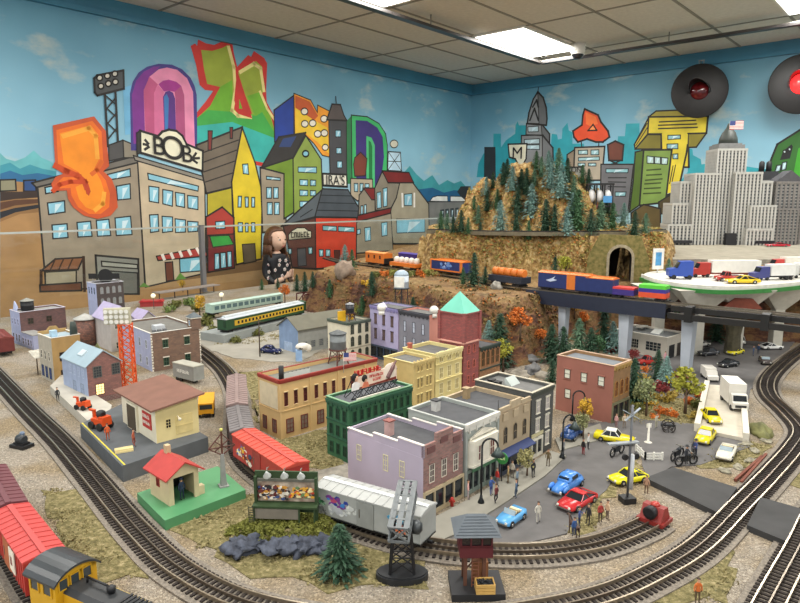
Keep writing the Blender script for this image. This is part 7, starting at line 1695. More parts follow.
# crossing signals, street lamps
def gooseneck(label, px, py, h, ang_, z=.4):
    t = thing('street_lamp', label, 'street lamp', (*G(px, py, z), z), ang_); g_ = mt('1c2022', .4, .4)
    MB().lathe([(.6,0),(.5,.4),(.3,.8),(.2,1.4)]).build('base', g_, t); n = 8; pts = [(0,0,1),(0,0,h-1.4)]+[(1.3-1.3*math.cos(PI*i/n),0,h-1.4+1.4*math.sin(PI*i/n)) for i in range(1, n+1)]
    MB().tube(pts, .17).build('post', g_, t); MB().lathe([(1.2,h-2.9),(.6,h-2.2),(.25,h-1.5)], (2.6,0,0), 14).build('lamp_shade', mt('3f4a48', .4, .3), t); return t
gooseneck('black gooseneck street lamp in front of the grey bay window building', 481, 503, 11.2, R(0))
gooseneck('black double ringed street lamp right of the dark green building', 562, 458, 8.6, R(20))
gooseneck('black gooseneck street lamp beside the rose brick building corner', 572, 420, 7.0, R(-10), .2)
x, y = G(627, 502); t = thing('crossing_signal', 'black railroad crossing signal with folded gate arm by the street', 'signal', (x, y, 0), .2)
MB().box(-1.1,-1,0,1.1,1,1.0).build('base', blk, t); zz = HG((627, 502), 405); MB().cyl((0,0,1),(0,0,zz),.2).build('post', mt('5a5c60', .4), t)
MB().bar((-1.6,0,zz-.8),(1.2,0,zz-2.4),.45,.12).bar((-1.2,0,zz-2.6),(1.4,0,zz-.6),.45,.12).build('crossbuck', mt('9aa4ac', .5), t)
for s in (-1, 1): MB().lathe([(.5,-.2),(.55,.2),(.1,.3)], (s*1.0,-.3,zz*.48), 12, ax='y').build('signal_light', blk, t)
MB().box(-4.2,-.7,zz*.62,1.2,.2,zz*.62+.25).build('platform_arm', mt('8a9094', .5), t); MB().cyl((.4,-.2,2.4),(.4,-.2,zz*.5),.35).build('gate_mechanism', mt('b8bcc0', .4), t)
x, y = G(648, 443); t = thing('white_post', 'short white signal post with round foot on the grass', 'post', (x, y, 0)); MB().lathe([(.9,0),(.8,.2),(.25,.3),(.18,4.2),(.1,4.3)]).build('post', mt('d8d4c8'), t); MB().box(-.5,-.1,3.4,.5,.1,4.2).build('plate', mt('d8d4c8'), t)
# white picket fence corner
P_ = [G(636, 452), G(645, 461), G(662, 461)]; t = thing('picket_fence', 'low white fence corner behind the yellow coupe', 'fence', (0,0,0)); wf = mt('dcdad0', .6, n=.03)
for a, b in zip(P_, P_[1:]):
    m = MB()
    for z in (.5, 1.0, 1.5): m.bar((*a,z),(*b,z),.12,.3)
    m.build('rail', wf, t)
    for k in range(3): q = lerp2(a, b, k/2); MB().box(q[0]-.15,q[1]-.15,0,q[0]+.15,q[1]+.15,1.8).build('post', wf, t)
# cannon-like cart
x, y = G(668, 432); t = thing('wagon_wheel_cart', 'dark two wheeled cart on the grass near the white post', 'cart', (x, y, 0), -.3)
for s in (-1, 1):
    m = MB(); pts = [(1.3*math.cos(PI*i/8), s*.9, 1.3+1.3*math.sin(PI*i/8)) for i in range(17)]; m.tube(pts, .12)
    for i in range(4): c, d = math.cos(PI*i/4), math.sin(PI*i/4); m.bar((-1.3*c,s*.9,1.3-1.3*d),(1.3*c,s*.9,1.3+1.3*d),.1)
    m.build('wheel', mt('2c2622'), t)
MB().cyl((0,-.9,1.3),(0,.9,1.3),.12).build('axle', blk, t); MB().lathe([(.35,-1.6),(.4,1),(.2,1.5)], (0,0,1.6), 12, ax='x').build('barrel', mt('2c3034', .4), t)
def moto(label, px, py, ang_, rider=None):
    t = thing('motorcycle', label, 'motorcycle', (*G(px, py, .2), .2), R(ang_), 'motorcycles on the street'); t.scale = (1.7,)*3
    for x in (-.95, .95): 
        m = MB(); m.tube([(x+.5*math.cos(PI*i/7), 0, .55+.5*math.sin(PI*i/7)) for i in range(15)], .1, 6); m.build('wheel', blk, t)
    MB().box(-.6,-.15,.5,.5,.15,1.0).sph((.2,0,1.1), .35, 8, q=(1.3,.7,.7)).build('frame', mt('23282e', .3, .3), t); MB().box(-.9,-.18,1.0,-.1,.18,1.15).build('saddle', blk, t); MB().bar((.9,0,.6),(.5,0,1.5),.1).bar((.5,-.5,1.5),(.5,.5,1.5),.08).build('handlebar', stl, t); MB().cyl((-.9,.25,.4),(.2,.25,.4),.08).build('exhaust', stl, t)
    return t
moto('black motorcycle nearest the crossing mat', 686, 465, 15); moto('dark motorcycle with rider behind the nearest one', 693, 456, 70); moto('black motorcycle parked left of the crossing mat nearest the street', 677, 459, 40); moto('black motorcycle in front of the yellow fifties car', 617, 455, 40)
# girder towers on the mountain, coal loader beyond the trees
q = AT(598, 222, 300); t = thing('mine_tower', 'black steel frame tower with white tanks on the mountain right side', 'tower', (q[0], q[1], q[2]-1.5), -.1)
for x in (-5.5,-1.8,1.8,5.5):
    for y in (-2.5,2.5): MB().box(x-.3,y-.3,0,x+.3,y+.3,19).build('column', blk, t)
MB().box(-6,-3,18.6,6,3,19.4).box(-6,-3,8.5,6,3,9.1).build('floor_frame', blk, t)
for x in (-3.6, 0, 3.6): MB().sph((x,0,13.5), 1.9, 12, q=(1,1,1.6)).build('white_tank', mt('dcdcdc', .4, n=.1), t)
MB().box(1.2,-3.1,10.5,5.2,-2.7,13.6).build('blue_sign', mt('4a90c8'), t); MB().bar((-5,-3,0),(-1,-3,10),.5).build('red_brace', mt('7a2c28'), t)
q = AT(567, 183, 330); t = thing('orange_roof_hut', 'tiny hut with orange roof on top of the mountain', 'hut', (q[0], q[1], terr(q[0], q[1])-.3), 0); MB().box(-3,-2,0,3,2,3).build('walls', mt('6a5a48'), t); MB().ext([(-4,3),(4,3),(3,4.4),(-3,4.4)], -2.6, 2.6).build('roof', mt('b8602c'), t)
lp_ = catmull([(*G(px, py, Z2+1.0), 0) for px, py in ((428, 229), (450, 229.5), (490, 230.5), (540, 231), (590, 231), (630, 230.5), (664, 229))], 3)
lp_ = [(x, y, Z2+.6) for x, y, _ in lp_]
t = thing('mountain_railway', 'thin dark railway running along the ledge of the mountain above the cliff', 'track')
m = MB(); strip(m, lp_, 0, 3.4, -1.5, 0); m.build('roadbed', mt('6c6450', .9, n=.2), t)
for o_ in (-.9, .9): m = MB(); strip(m, lp_, o_, .3, 0, .45); m.build('rail', mt('3c3632', .4, .6), t)
# ---------------- vegetation
def leafcloud(blobs_, n, size, seed, q=1):
    rr = random.Random(seed); m = MB()
    for i in range(n):
        bx_, by_, bz_, br_ = rr.choice(blobs_)
        while True:
            x, y, z = rr.uniform(-1,1), rr.uniform(-1,1), rr.uniform(-1,1); r2 = x*x+y*y+z*z
            if .25 < r2 < 1: break
        c = Vector((bx_+x*br_, by_+y*br_, bz_+z*br_*q)); a = Vector((rr.uniform(-1,1), rr.uniform(-1,1), rr.uniform(-1,1))).normalized(); b = a.cross(Vector((rr.uniform(-1,1), rr.uniform(-1,1), rr.uniform(-1,1)))).normalized(); s = size*rr.uniform(.6, 1.3)
        m.add([c-a*s, c+b*s*.8, c+a*s, c-b*s*.8], [(0,1,2,3)])
    return m
def leafmat(h, n=.35): return mt(h, .8, n=n, s=150)
def conifer_me(seed, n=620):
    rr = random.Random(seed); m = MB(); H = 10; Rb = 2.9
    m.cyl((0,0,.6), (0,0,9.2), 1.2, .15, 8)
    for i in range(n):
        k = rr.random()**.75; z = .5+9.2*k; r = Rb*(1-k)**.85+.12; tier = (z*1.25) % 1.0; r *= .78+.35*(1-tier); a = rr.uniform(0, 2*PI)
        rr_ = r*rr.uniform(.55, 1); c = Vector((rr_*math.cos(a), rr_*math.sin(a), z-rr_*.12)); o = Vector((math.cos(a), math.sin(a), -.35+rr.uniform(-.3,.3))); s = Vector((-math.sin(a), math.cos(a), rr.uniform(-.3,.3))); L = rr.uniform(.4,.85)*(1.15-k*.5)
        m.add([c-o*L*.4, c+s*L*.3, c+o*L, c-s*L*.3], [(0,1,2,3)])
    return m
CON = {}; DEC = {}
def conifer(col, var):
    k = (col, var)
    if k not in CON: CON[k] = conifer_me(var*7+1, 900).mesh('foliage', leafmat(col, .45))
    return CON[k]
trunk_me = MB().cyl((0,0,0), (0,0,1.2), .28, .22, n=8).mesh('trunk', mt('4a3424', .9))
dtrunk = MB().cyl((0,0,0),(0,0,5),.3,.18,8).cyl((0,0,3.4),(1.4,.4,6.4),.15,.06,6).cyl((0,0,3.8),(-1.3,-.3,6.6),.15,.06,6).cyl((0,0,4.4),(.2,-1.1,7.4),.13,.05,6).mesh('trunk', mt('5a4838', .9))
def decid(col, var):
    k = (col, var)
    if k not in DEC:
        rr = random.Random(var+50); bl_ = [(rr.uniform(-1.6,1.6), rr.uniform(-1.6,1.6), rr.uniform(5,8.2), rr.uniform(1.0,1.8)) for _ in range(9)]
        DEC[k] = leafcloud(bl_, 620, .33, var+9).mesh('foliage', leafmat(col, .3))
    return DEC[k]
def shrubme(col, var):
    k = ('s', col, var)
    if k not in DEC:
        rr = random.Random(var+80); bl_ = [(rr.uniform(-1.2,1.2), rr.uniform(-1.2,1.2), rr.uniform(.5,1.4), rr.uniform(.6,1.1)) for _ in range(6)]
        DEC[k] = leafcloud(bl_, 330, .26, var+19).mesh('foliage', leafmat(col, .35))
    return DEC[k]
tcount = {}
def plant(kind, col, x, y, z, h, label, group, wide=1.0, rz=None):
    v = rnd.randint(0, 2); nm = {'c': 'conifer_tree', 'd': 'leafy_tree', 's': 'shrub'}[kind]
    t = thing(nm, label, 'shrub' if kind == 's' else 'tree', (x, y, z-.15), rnd.uniform(0, 6), group)
    if kind == 'c': s = h/10; link('foliage', conifer(col, v), t); link('trunk', trunk_me, t)
    elif kind == 'd': s = h/9.5; link('foliage', decid(col, v), t); link('trunk', dtrunk, t)
    else: s = h/2.3; link('foliage', shrubme(col, v), t)
    t.scale = (s*wide, s*wide, s); return t
def byPx(px, py, Y):          # ground point seen at that pixel at distance Y
    q = AT(px, py, Y); return q
def onTerr(px, py, y0=180, y1=420):
    r = ray(px, py); best = None; k = y0
    while k < y1:
        x = r[0]/r[1]*k; z = H_+k*r[2]/r[1]
        if z <= terr(x, k)-.3: return x, k, z
        k += 1.0
    return None
DG, MG, BG, GG = '2c4a34', '3f6440', '6f9088', '5a7a5e'
ORG, YG, YEL, DRD, OLV = 'c8702a', '9a9a34', 'c8a030', '7a2c2c', '6a6c34'
# mountain conifers: foot pixel, height in pixels, colour
MT = [(503,186,22,DG),(512,192,24,BG),(526,196,26,DG),(541,178,20,GG),(550,190,30,BG),(560,200,34,BG),(573,205,28,GG),(588,190,20,DG),(497,210,20,MG),(516,232,24,DG),(500,232,30,BG),(517,214,26,DG),(531,220,34,BG),(545,235,34,DG),(554,236,30,DG),(566,236,28,BG),(577,232,40,MG),(590,236,26,DG),(600,232,30,GG),(612,230,26,MG),(623,228,24,BG),(634,236,24,DG),(645,234,20,GG),(441,232,20,MG),(447,232,18,GG),(453,233,16,DG),(461,233,22,DG),(468,234,16,MG),(478,224,18,GG),(487,212,20,DG),(507,178,18,DG),(536,170,18,MG),(548,172,20,BG),(558,176,26,GG),(567,184,24,DG),(582,184,18,MG),(480,236,14,DG),(521,190,20,DG),(534,188,18,GG),(486,196,18,BG),(572,218,24,BG),(606,214,22,DG),(618,218,22,GG),(493,189,16,DG),(474,210,14,MG)]
for px, py, hp, c in MT:
    q = onTerr(px, py, 240, 420)
    if not q: continue
    plant('c', c, q[0], q[1], q[2], hp/641*q[1]*1.1, {DG:'dark green',MG:'mid green',BG:'blue green',GG:'grey green'}[c]+' conifer on the rocky mountain among others', 'conifers on the mountain, '+{DG:'dark green',MG:'mid green',BG:'blue green',GG:'grey green'}[c], 1.15)
# cliff edge and lower trees: explicit Y given so that the foot sits on what is there
def terrz(x, y): return terr(x, y)
CL = [('c',474,282,34,DG,232,'tall dark conifer beside the elevated track left of the drum car'),('c',463,283,18,MG,236,'short conifer left of the tall dark one by the elevated track'),('c',485,281,18,DG,238,'small dark conifer right of the tall dark one by the elevated track'),('c',385,275,22,DG,246,'slim conifer at the cliff edge below the domed flatcar'),('c',345,262,26,BG,285,'blue green conifer beside the round boulder at the plateau end'),('c',352,263,22,MG,283,'mid green conifer right of the boulder at the plateau end'),('d',566,264,26,YG,250,'yellow green tree in front of the cliff behind the train'),('c',528,252,20,MG,262,'green conifer half way up the cliff face'),('c',555,270,24,DG,250,'dark conifer beside the yellow green tree at the cliff'),('c',606,284,26,DG,236,'dark conifer in front of the tunnel mouth'),('c',654,276,26,DG,240,'dark conifer right of the tunnel'),('c',662,277,22,MG,238,'mid green conifer right of the tunnel'),('c',668,274,24,GG,244,'grey green conifer by the stone wall')]
for k, px, py, hp, c, Y, lb in CL:
    q = AT(px, py, Y); z = terrz(q[0], q[1]); plant(k, c, q[0], q[1], z, max(3, hp/641*Y*1.05), lb, None)
# trees on the table level: foot pixel
GT = [('c',499,366,58,DG,'tall dark conifer behind the orange arched building'),('c',488,356,34,BG,'blue green conifer behind the red tower'),('d',520,346,36,ORG,'bright orange tree at the foot of the cliff'),('d',503,372,38,YG,'light yellow green tree at the end of the orange building'),('d',540,356,20,ORG,'small orange tree near the conifers below the bridge'),('c',551,362,42,DG,'dark conifer left of the leftmost bridge pillar'),('c',562,366,44,DG,'dark green bushy conifer left of the bridge'),('c',552,382,26,DG,'dark shrub like conifer behind the green corner building'),('c',578,358,44,GG,'grey green conifer beside the leftmost bridge pillar'),('c',590,360,36,DG,'dark conifer between the left pillars'),('c',603,350,44,DG,'dark conifer right of the leftmost pillar'),('d',597,360,26,MG,'green leafy tree above the rose brick roof'),('c',612,352,34,BG,'blue green conifer under the bridge'),('d',585,334,20,ORG,'orange tree under the bridge left side'),('d',574,328,22,YEL,'golden tree under the bridge left side'),('d',647,320,24,YEL,'golden brown tree under the bridge right of the pale pillar'),('d',660,322,22,ORG,'orange tree behind the white garage'),('c',655,318,26,BG,'blue green conifer behind the white garage'),('c',672,322,26,MG,'green conifer behind the white garage right end'),('c',633,402,50,DG,'tall dark conifer right of the rose brick building'),('c',657,380,34,DG,'dark conifer in front of the white garage'),('c',665,386,34,BG,'blue green conifer in front of the white garage'),('d',646,416,42,'8a9264','pale sparse green tree on the grass behind the yellow fifties car'),('d',685,414,52,YG,'large yellow green tree in front of the pale bridge pillar'),('c',716,342,34,DG,'dark conifer under the trestle'),('d',583,424,28,YEL,'small golden tree at the rose brick wall'),('d',527,478,34,'a09a68','pale thin tree on the sidewalk grass strip'),('d',583,440,30,'8a8c60','sparse olive tree by the blue sedan'),('d',632,366,20,DRD,'dark red tree beside the white garage'),('c',340,574,62,DG,'large dark conifer in the foreground beside the rocky mound')]
for k, px, py, hp, c, lb in GT:
    q = onTerr(px, py, 70, 300); x, y = (q[0], q[1]) if q and q[2] > .5 else G(px, py); plant(k, c, x, y, terrz(x, y), hp/641*y*1.0, lb, None, 1.5 if 'large dark conifer' in lb else 1.1)
# little trees left middle
for px, py, hp, c, k, lb in ((297,291,18,DG,'c','first of the thin dark conifers in front of the child'),(305,292,22,DG,'c','tallest thin dark conifer right of the child'),(313,292,18,DG,'c','thin dark conifer at the right of the row near the child'),(278,289,12,DG,'c','small dark conifer below the child hands'),(262,290,12,MG,'c','small conifer left of the orange tree'),(285,303,20,ORG,'d','orange tree behind the passenger coach end'),(200,316,22,YEL,'d','yellow tree behind the turret of the brown brick building'),(183,292,14,YEL,'d','small yellow tree by the shelter'),(330,300,20,MG,'c','green conifer by the maroon bridge'),(362,318,22,MG,'c','green conifer behind the white building roof'),(413,318,22,DG,'c','green conifer at the foot of the cliff'),(422,322,16,DRD,'d','dark red tree at the foot of the cliff'),(372,300,26,DG,'c','dark conifer on the slope left of the tall water tower')):
    q = onTerr(px, py, 150, 400); x, y = (q[0], q[1]) if q and q[2] > .5 else G(px, py); z = terrz(x, y)
    if y > 395: continue
    plant(k, c, x, y, z, hp/641*y, lb, None)
# shrubs: groups
def shrubs(lst, label, group, Y=None):
    for px, py, hp, c in lst:
        if Y: q = AT(px, py, Y); x, y = q[0], q[1]
        else: x, y = G(px, py)
        plant('s', c, x, y, terrz(x, y), hp/641*y, label, group)
shrubs([(176,308,9,OLV),(190,305,10,'6a7c40'),(205,326,12,OLV),(170,312,9,'6a7c40'),(214,333,10,OLV),(226,338,8,OLV),(236,343,9,OLV),(258,336,9,OLV),(268,330,9,'8a8a44'),(210,318,9,'6a7c40'),(198,312,9,OLV)], 'olive shrub beside the passenger coach embankment', 'shrubs by the coach')
for cc, nm, lst in ((ORG,'orange',[(662,414,9),(672,416,9),(655,418,7),(646,372,8),(690,404,10),(700,398,8)]),(DRD,'dark red',[(660,392,14),(675,388,12),(682,380,10),(615,352,12)]),(YEL,'golden',[(642,380,8),(634,392,8),(575,398,8),(650,406,8)])):
    shrubs([(a, b, h_, cc) for a, b, h_ in lst], nm+' autumn shrub around the park near the bridge pillars', nm+' shrubs in the park')
shrubs([(x+rnd.uniform(-4,4), y, 8+rnd.uniform(0,4), rnd.choice([OLV,'8a8a44','a08a3c'])) for x, y in ((640,402),(655,400),(668,402),(672,396),(695,418),(640,412),(625,414),(700,408),(690,395))], 'low olive green shrub in the park by the white ramp', 'olive shrubs in the park')
shrubs([(700+i*9, 268-(i % 3), 10+(i*7) % 5, [DRD,ORG,YEL,MG,OLV][i % 5]) for i in range(11)], 'autumn shrub growing in front of the stone wall', 'shrubs along the stone wall', 255)
shrubs([(330+i*9, 268+i*1.1, 8+(i*5) % 5, [YEL,OLV,ORG,'8a8a44'][i % 4]) for i in range(12)], 'yellow brown bush along the cliff edge left of the train', 'bushes along the left cliff edge', 262)
# bushes and moss over cliff, mountain and ground: uncountable
def scatter(name, pts, cols, size, n, label, cat, seed):
    rr = random.Random(seed); m = MB(); cols = cols.split()
    for _ in range(n):
        x, y, z, r = rr.choice(pts)
        for k in range(5):
            a, b = rr.uniform(-r, r), rr.uniform(-r, r); c = Vector((x+a, y+b, (terr(x+a, y+b) if z is None else z)+rr.uniform(-.1, size*.7)))
            u = Vector((rr.uniform(-1,1), rr.uniform(-1,1), rr.uniform(-.4,1))).normalized(); v = u.cross(Vector((rr.uniform(-1,1), rr.uniform(-1,1), rr.uniform(-1,1)))).normalized(); s = size*rr.uniform(.5, 1.1)
            m.add([c-u*s, c+v*s*.7, c+u*s, c-v*s*.7], [(0,1,2,3)], rr.choice([0,0,0,1,1,2]) if len(cols) > 1 else 0)
    o = m.build(name, [leafmat(q, .3) for q in cols]); tag(o, label, cat); o['kind'] = 'stuff'; return o
ptsM = []; rr = random.Random(2)
for _ in range(900):
    px, py = rr.uniform(432, 664), rr.uniform(172, 272); q = onTerr(px, py, 235, 400)
    if q: ptsM.append((q[0], q[1], None, 1.6))
scatter('cliff_moss', ptsM[:600], '8f8648 b09454 b07038', .75, 1700, 'dry olive and tan moss tufts covering the mountain and upper cliff', 'moss', 1)
ptsL = []
for _ in range(500):
    px, py = rr.uniform(325, 560), rr.uniform(262, 345); q = onTerr(px, py, 190, 330)
    if q and q[2] > .5 and q[2] < 18.9: ptsL.append((q[0], q[1], None, 1.4))
scatter('slope_brush', ptsL[:300], '5c4c2a 7c6a38 a8642c', .6, 800, 'dry brown and rusty brush on the lower cliff below the train', 'brush', 4)
gp = []
for P in tuft_polys:
    xs = [p[0] for p in P]; ys = [p[1] for p in P]; area = (max(xs)-min(xs))*(max(ys)-min(ys)); k = 0
    while k < area/4:
        x, y = rr.uniform(min(xs), max(xs)), rr.uniform(min(ys), max(ys))
        if sdist(P, x, y) > .6 and min(min((x-p[0])**2+(y-p[1])**2 for p in TR[n_][::3]) for n_ in ('main', 'inner', 'right', 'left')) > 24: gp.append((x, y, .1, 1.3))
        k += 1
scatter('grass_tufts', gp, '8a8056', .26, min(5200, len(gp)*6), 'short dry grass tufts on the ground patches', 'grass', 6)
# ---------------- rocky mound under the billboard, boulders, rock outcrops
def rockmesh(seed, amp=.35, n=16):
    m = MB().sph((0,0,0), 1, n, q=(1,1,1)); m.v = [tuple(Vector(v)*(1+amp*noise.fractal(Vector(v)*1.3+Vector((seed*7,0,0)), 1, 2, 4))) for v in m.v]; return m
def rock(x, y, z, s, q, col, label, name='boulder', cat='rock', seed=1, group=None):
    m = rockmesh(seed, .5, 20); o = m.build(name, mt(col, .9, n=.45, s=120, b=1), None, (x, y, z), seed*1.1); o.scale = (s*q[0], s*q[1], s*q[2]); tag(o, label, cat, group); return o
x, y = G(283, 545)
m = MB(); n = 40
def moundz(a, b):
    r = math.hypot(a/9.5, b/5.6); return 2.1*sm(1, .55, r)+noise.fractal(Vector((a*.35, b*.35, 3)), 1, 2, 4)*.5*sm(1.1, .7, r)
vs_ = []; 
for j in range(n+1):
    for i in range(n+1): a, b = -11+22*i/n, -7+14*j/n; vs_.append((a, b, moundz(a, b)-.1))
m.add(vs_, [(j*(n+1)+i, j*(n+1)+i+1, (j+1)*(n+1)+i+1, (j+1)*(n+1)+i) for j in range(n) for i in range(n)], 0, True)
mx_, my_ = x, y+3.2
struct(m.build('grassy_mound', GR, None, (mx_, my_, 0), 0))
rk = MB(); rr = random.Random(12)
for i in range(9):
    px = 238+i*11; q = G(px, 548-(i % 3)*2, .6); r_ = rockmesh(i, .9, 20); s = rr.uniform(1.7, 2.4)
    o = r_.build('slate_rock', mt('474c58', .95, n=.5, s=140, b=1), None, (q[0], q[1], .7), rr.uniform(0, 3)); o.scale = (s*1.1, s*.8, s*.55); tag(o, 'blue grey slate rock in the mound below the billboard', 'rock', 'slate rocks below the billboard')
mp_ = [(mx_+a, my_+b, None, .9) for a, b in [(rr.uniform(-9, 9), rr.uniform(-5, 5)) for _ in range(260)] if math.hypot(a/9.5, b/5.6) < .95]
def scat2(name, pts, col, size, n, label, cat, seed, fz):
    rr = random.Random(seed); m = MB()
    for _ in range(n):
        x, y, r = rr.choice(pts)
        for k in range(5):
            a, b = x+rr.uniform(-r, r), y+rr.uniform(-r, r); c = Vector((a, b, fz(a, b)+rr.uniform(0, size*.8))); u = Vector((rr.uniform(-1,1), rr.uniform(-1,1), rr.uniform(-.4,1))).normalized(); v = u.cross(Vector((rr.uniform(-1,1), rr.uniform(-1,1), rr.uniform(-1,1)))).normalized(); s = size*rr.uniform(.5, 1.1)
            m.add([c-u*s, c+v*s*.7, c+u*s, c-v*s*.7], [(0,1,2,3)])
    o = m.build(name, leafmat(col, .35)); tag(o, label, cat); o['kind'] = 'stuff'
scat2('mound_moss', [(a, b, .8) for a, b, _, _ in mp_], '70722f', .38, 1500, 'thick olive moss clumps over the mound below the billboard', 'moss', 21, lambda a, b: max(0, moundz(a-mx_, b-my_)))
for px, py, s, lb in ((345,255,5.5,'round brown boulder at the end of the plateau left of the caboose'),(497,291,2.0,'pale rock beside the elevated track right of the tall conifer')):
    q = AT(px, py, 275 if px < 400 else 226); rock(q[0], q[1], terr(q[0], q[1])+s*.3, s, (1,.8,.9), '8a7868' if px < 400 else '9a968c', lb, seed=px % 7)
for i, (px, py, s) in enumerate(((520,376,2.6),(533,372,3.0),(545,378,2.6),(528,362,2.4),(512,362,2.4),(540,388,2.2),(535,355,2.6),(550,352,2.2))):
    x, y = G(px, py); rock(x, y, .3+(i % 2)*.3, s, (1.3,.8,.6), '6c6c6c' if i % 2 else '8a8478', 'grey rock in the rocky bank between orange building and bridge', group='grey rocks in the bank', seed=i)
for i, (px, py) in enumerate(((745,445),(755,452),(766,442),(750,462),(738,468),(725,472))):
    x, y = G(px, py); rock(x, y, .2, 1.0, (1.3,.8,.5), '8f8a78', 'small pale stone beside the track right of the ramp', group='small stones beside the ramp', seed=i+3)
x, y = G(762, 434); rock(x, y, .2, 2.6, (1.6,.8,.7), '6a6a40', 'dark hollow grassy rock right of the white ramp', seed=4)
# ---------------- people
def skinned(name, V, E, Rr, sub=1):
    me = bpy.data.meshes.new(name); me.from_pydata([(x*U, y*U, z*U) for x, y, z in V], E, [])
    o = bpy.data.objects.new(name, me); C.objects.link(o); o.modifiers.new('s', 'SKIN')
    for i, r in enumerate(Rr):
        d = me.skin_vertices[0].data[i]; a, b = r if isinstance(r, tuple) else (r, r); d.radius = (a*U, b*U); d.use_root = (i == 0)
    sb = o.modifiers.new('u', 'SUBSURF'); sb.levels = sb.render_levels = sub
    dg = bpy.context.evaluated_depsgraph_get(); m2 = bpy.data.meshes.new_from_object(o.evaluated_get(dg)); bpy.data.objects.remove(o)
    for p in m2.polygons: p.use_smooth = True
    return m2
# miniature figure, 3.7 cm tall: pelvis 0, chest 1, neck 2, head 3.. ; arms and legs; pose as variants
def figure_me(pose):
    a = {'stand': ((.55,0,2.0),(.5,.15,1.55)), 'wave': ((.6,0,2.7),(.75,.1,3.2)), 'reach': ((.5,-.35,2.35),(.4,-.8,2.4)), 'walk': ((.5,.25,2.0),(.5,.35,1.6))}[pose]
    st = .35 if pose == 'walk' else .05
    V = [(0,0,1.9),(0,0,2.3),(0,0,2.85),(0,0,3.1),(0,-.03,3.4),(0,-.02,3.6),
         (.38,0,2.75),a[0],a[1],(-.38,0,2.75),(-.55,0,2.15),(-.5,-.2,1.7),
         (.2,0,1.8),(.24,-st*.5,1.0),(.25,st*.4,.12),(.25,st*.4-.3,.08),(-.2,0,1.8),(-.24,st*.2,1.0),(-.25,-st,.12),(-.25,-st-.3,.08)]
    E = [(0,1),(1,2),(2,3),(3,4),(4,5),(2,6),(6,7),(7,8),(2,9),(9,10),(10,11),(0,12),(12,13),(13,14),(14,15),(0,16),(16,17),(17,18),(18,19)]
    Rr = [(.3,.22),(.3,.2),(.33,.2),(.11,.11),(.22,.24),(.16,.18),(.14,.14),.1,.08,(.14,.14),.1,.08,.19,.13,.09,.08,.19,.13,.09,.08]
    return skinned('body', V, E, Rr, 1)
FM = {p: figure_me(p) for p in ('stand', 'wave', 'reach', 'walk')}
FC = {}
def figure(label, px, py, rz, shirt, pants, pose='stand', hair='3a2a20', z=0, sc=1.0, hat=None):
    t = thing('person', label, 'person', (*G(px, py, z), z), rz)
    k = (pose, shirt, pants)
    if k not in FC:
        me = FM[pose].copy(); me.materials.clear()
        for c in (shirt, pants, 'c89878', '2a2220'): me.materials.append(mt(c, .6, n=.05))
        for p in me.polygons:
            x, y, zc = p.center/U; far = abs(x) > .44 or y < -.45
            p.material_index = 3 if zc < .2 else 1 if zc < 1.85 else 2 if zc > 3.02 or (far and (zc < 1.75 or zc > 3.0 or y < -.6)) else 0
        FC[k] = me
    link('body', FC[k], t)
    m = MB().sph((0,.04,3.52), .27, 10, q=(1,1,.85), z0=-.3)
    if hat: m = MB().lathe([(.42,3.5),(.4,3.56),(.26,3.6),(.24,3.8),(.1,3.85)], n=12)
    m.build('hat' if hat else 'hair', mt(hat or hair), t); t.scale = (sc,)*3; return t
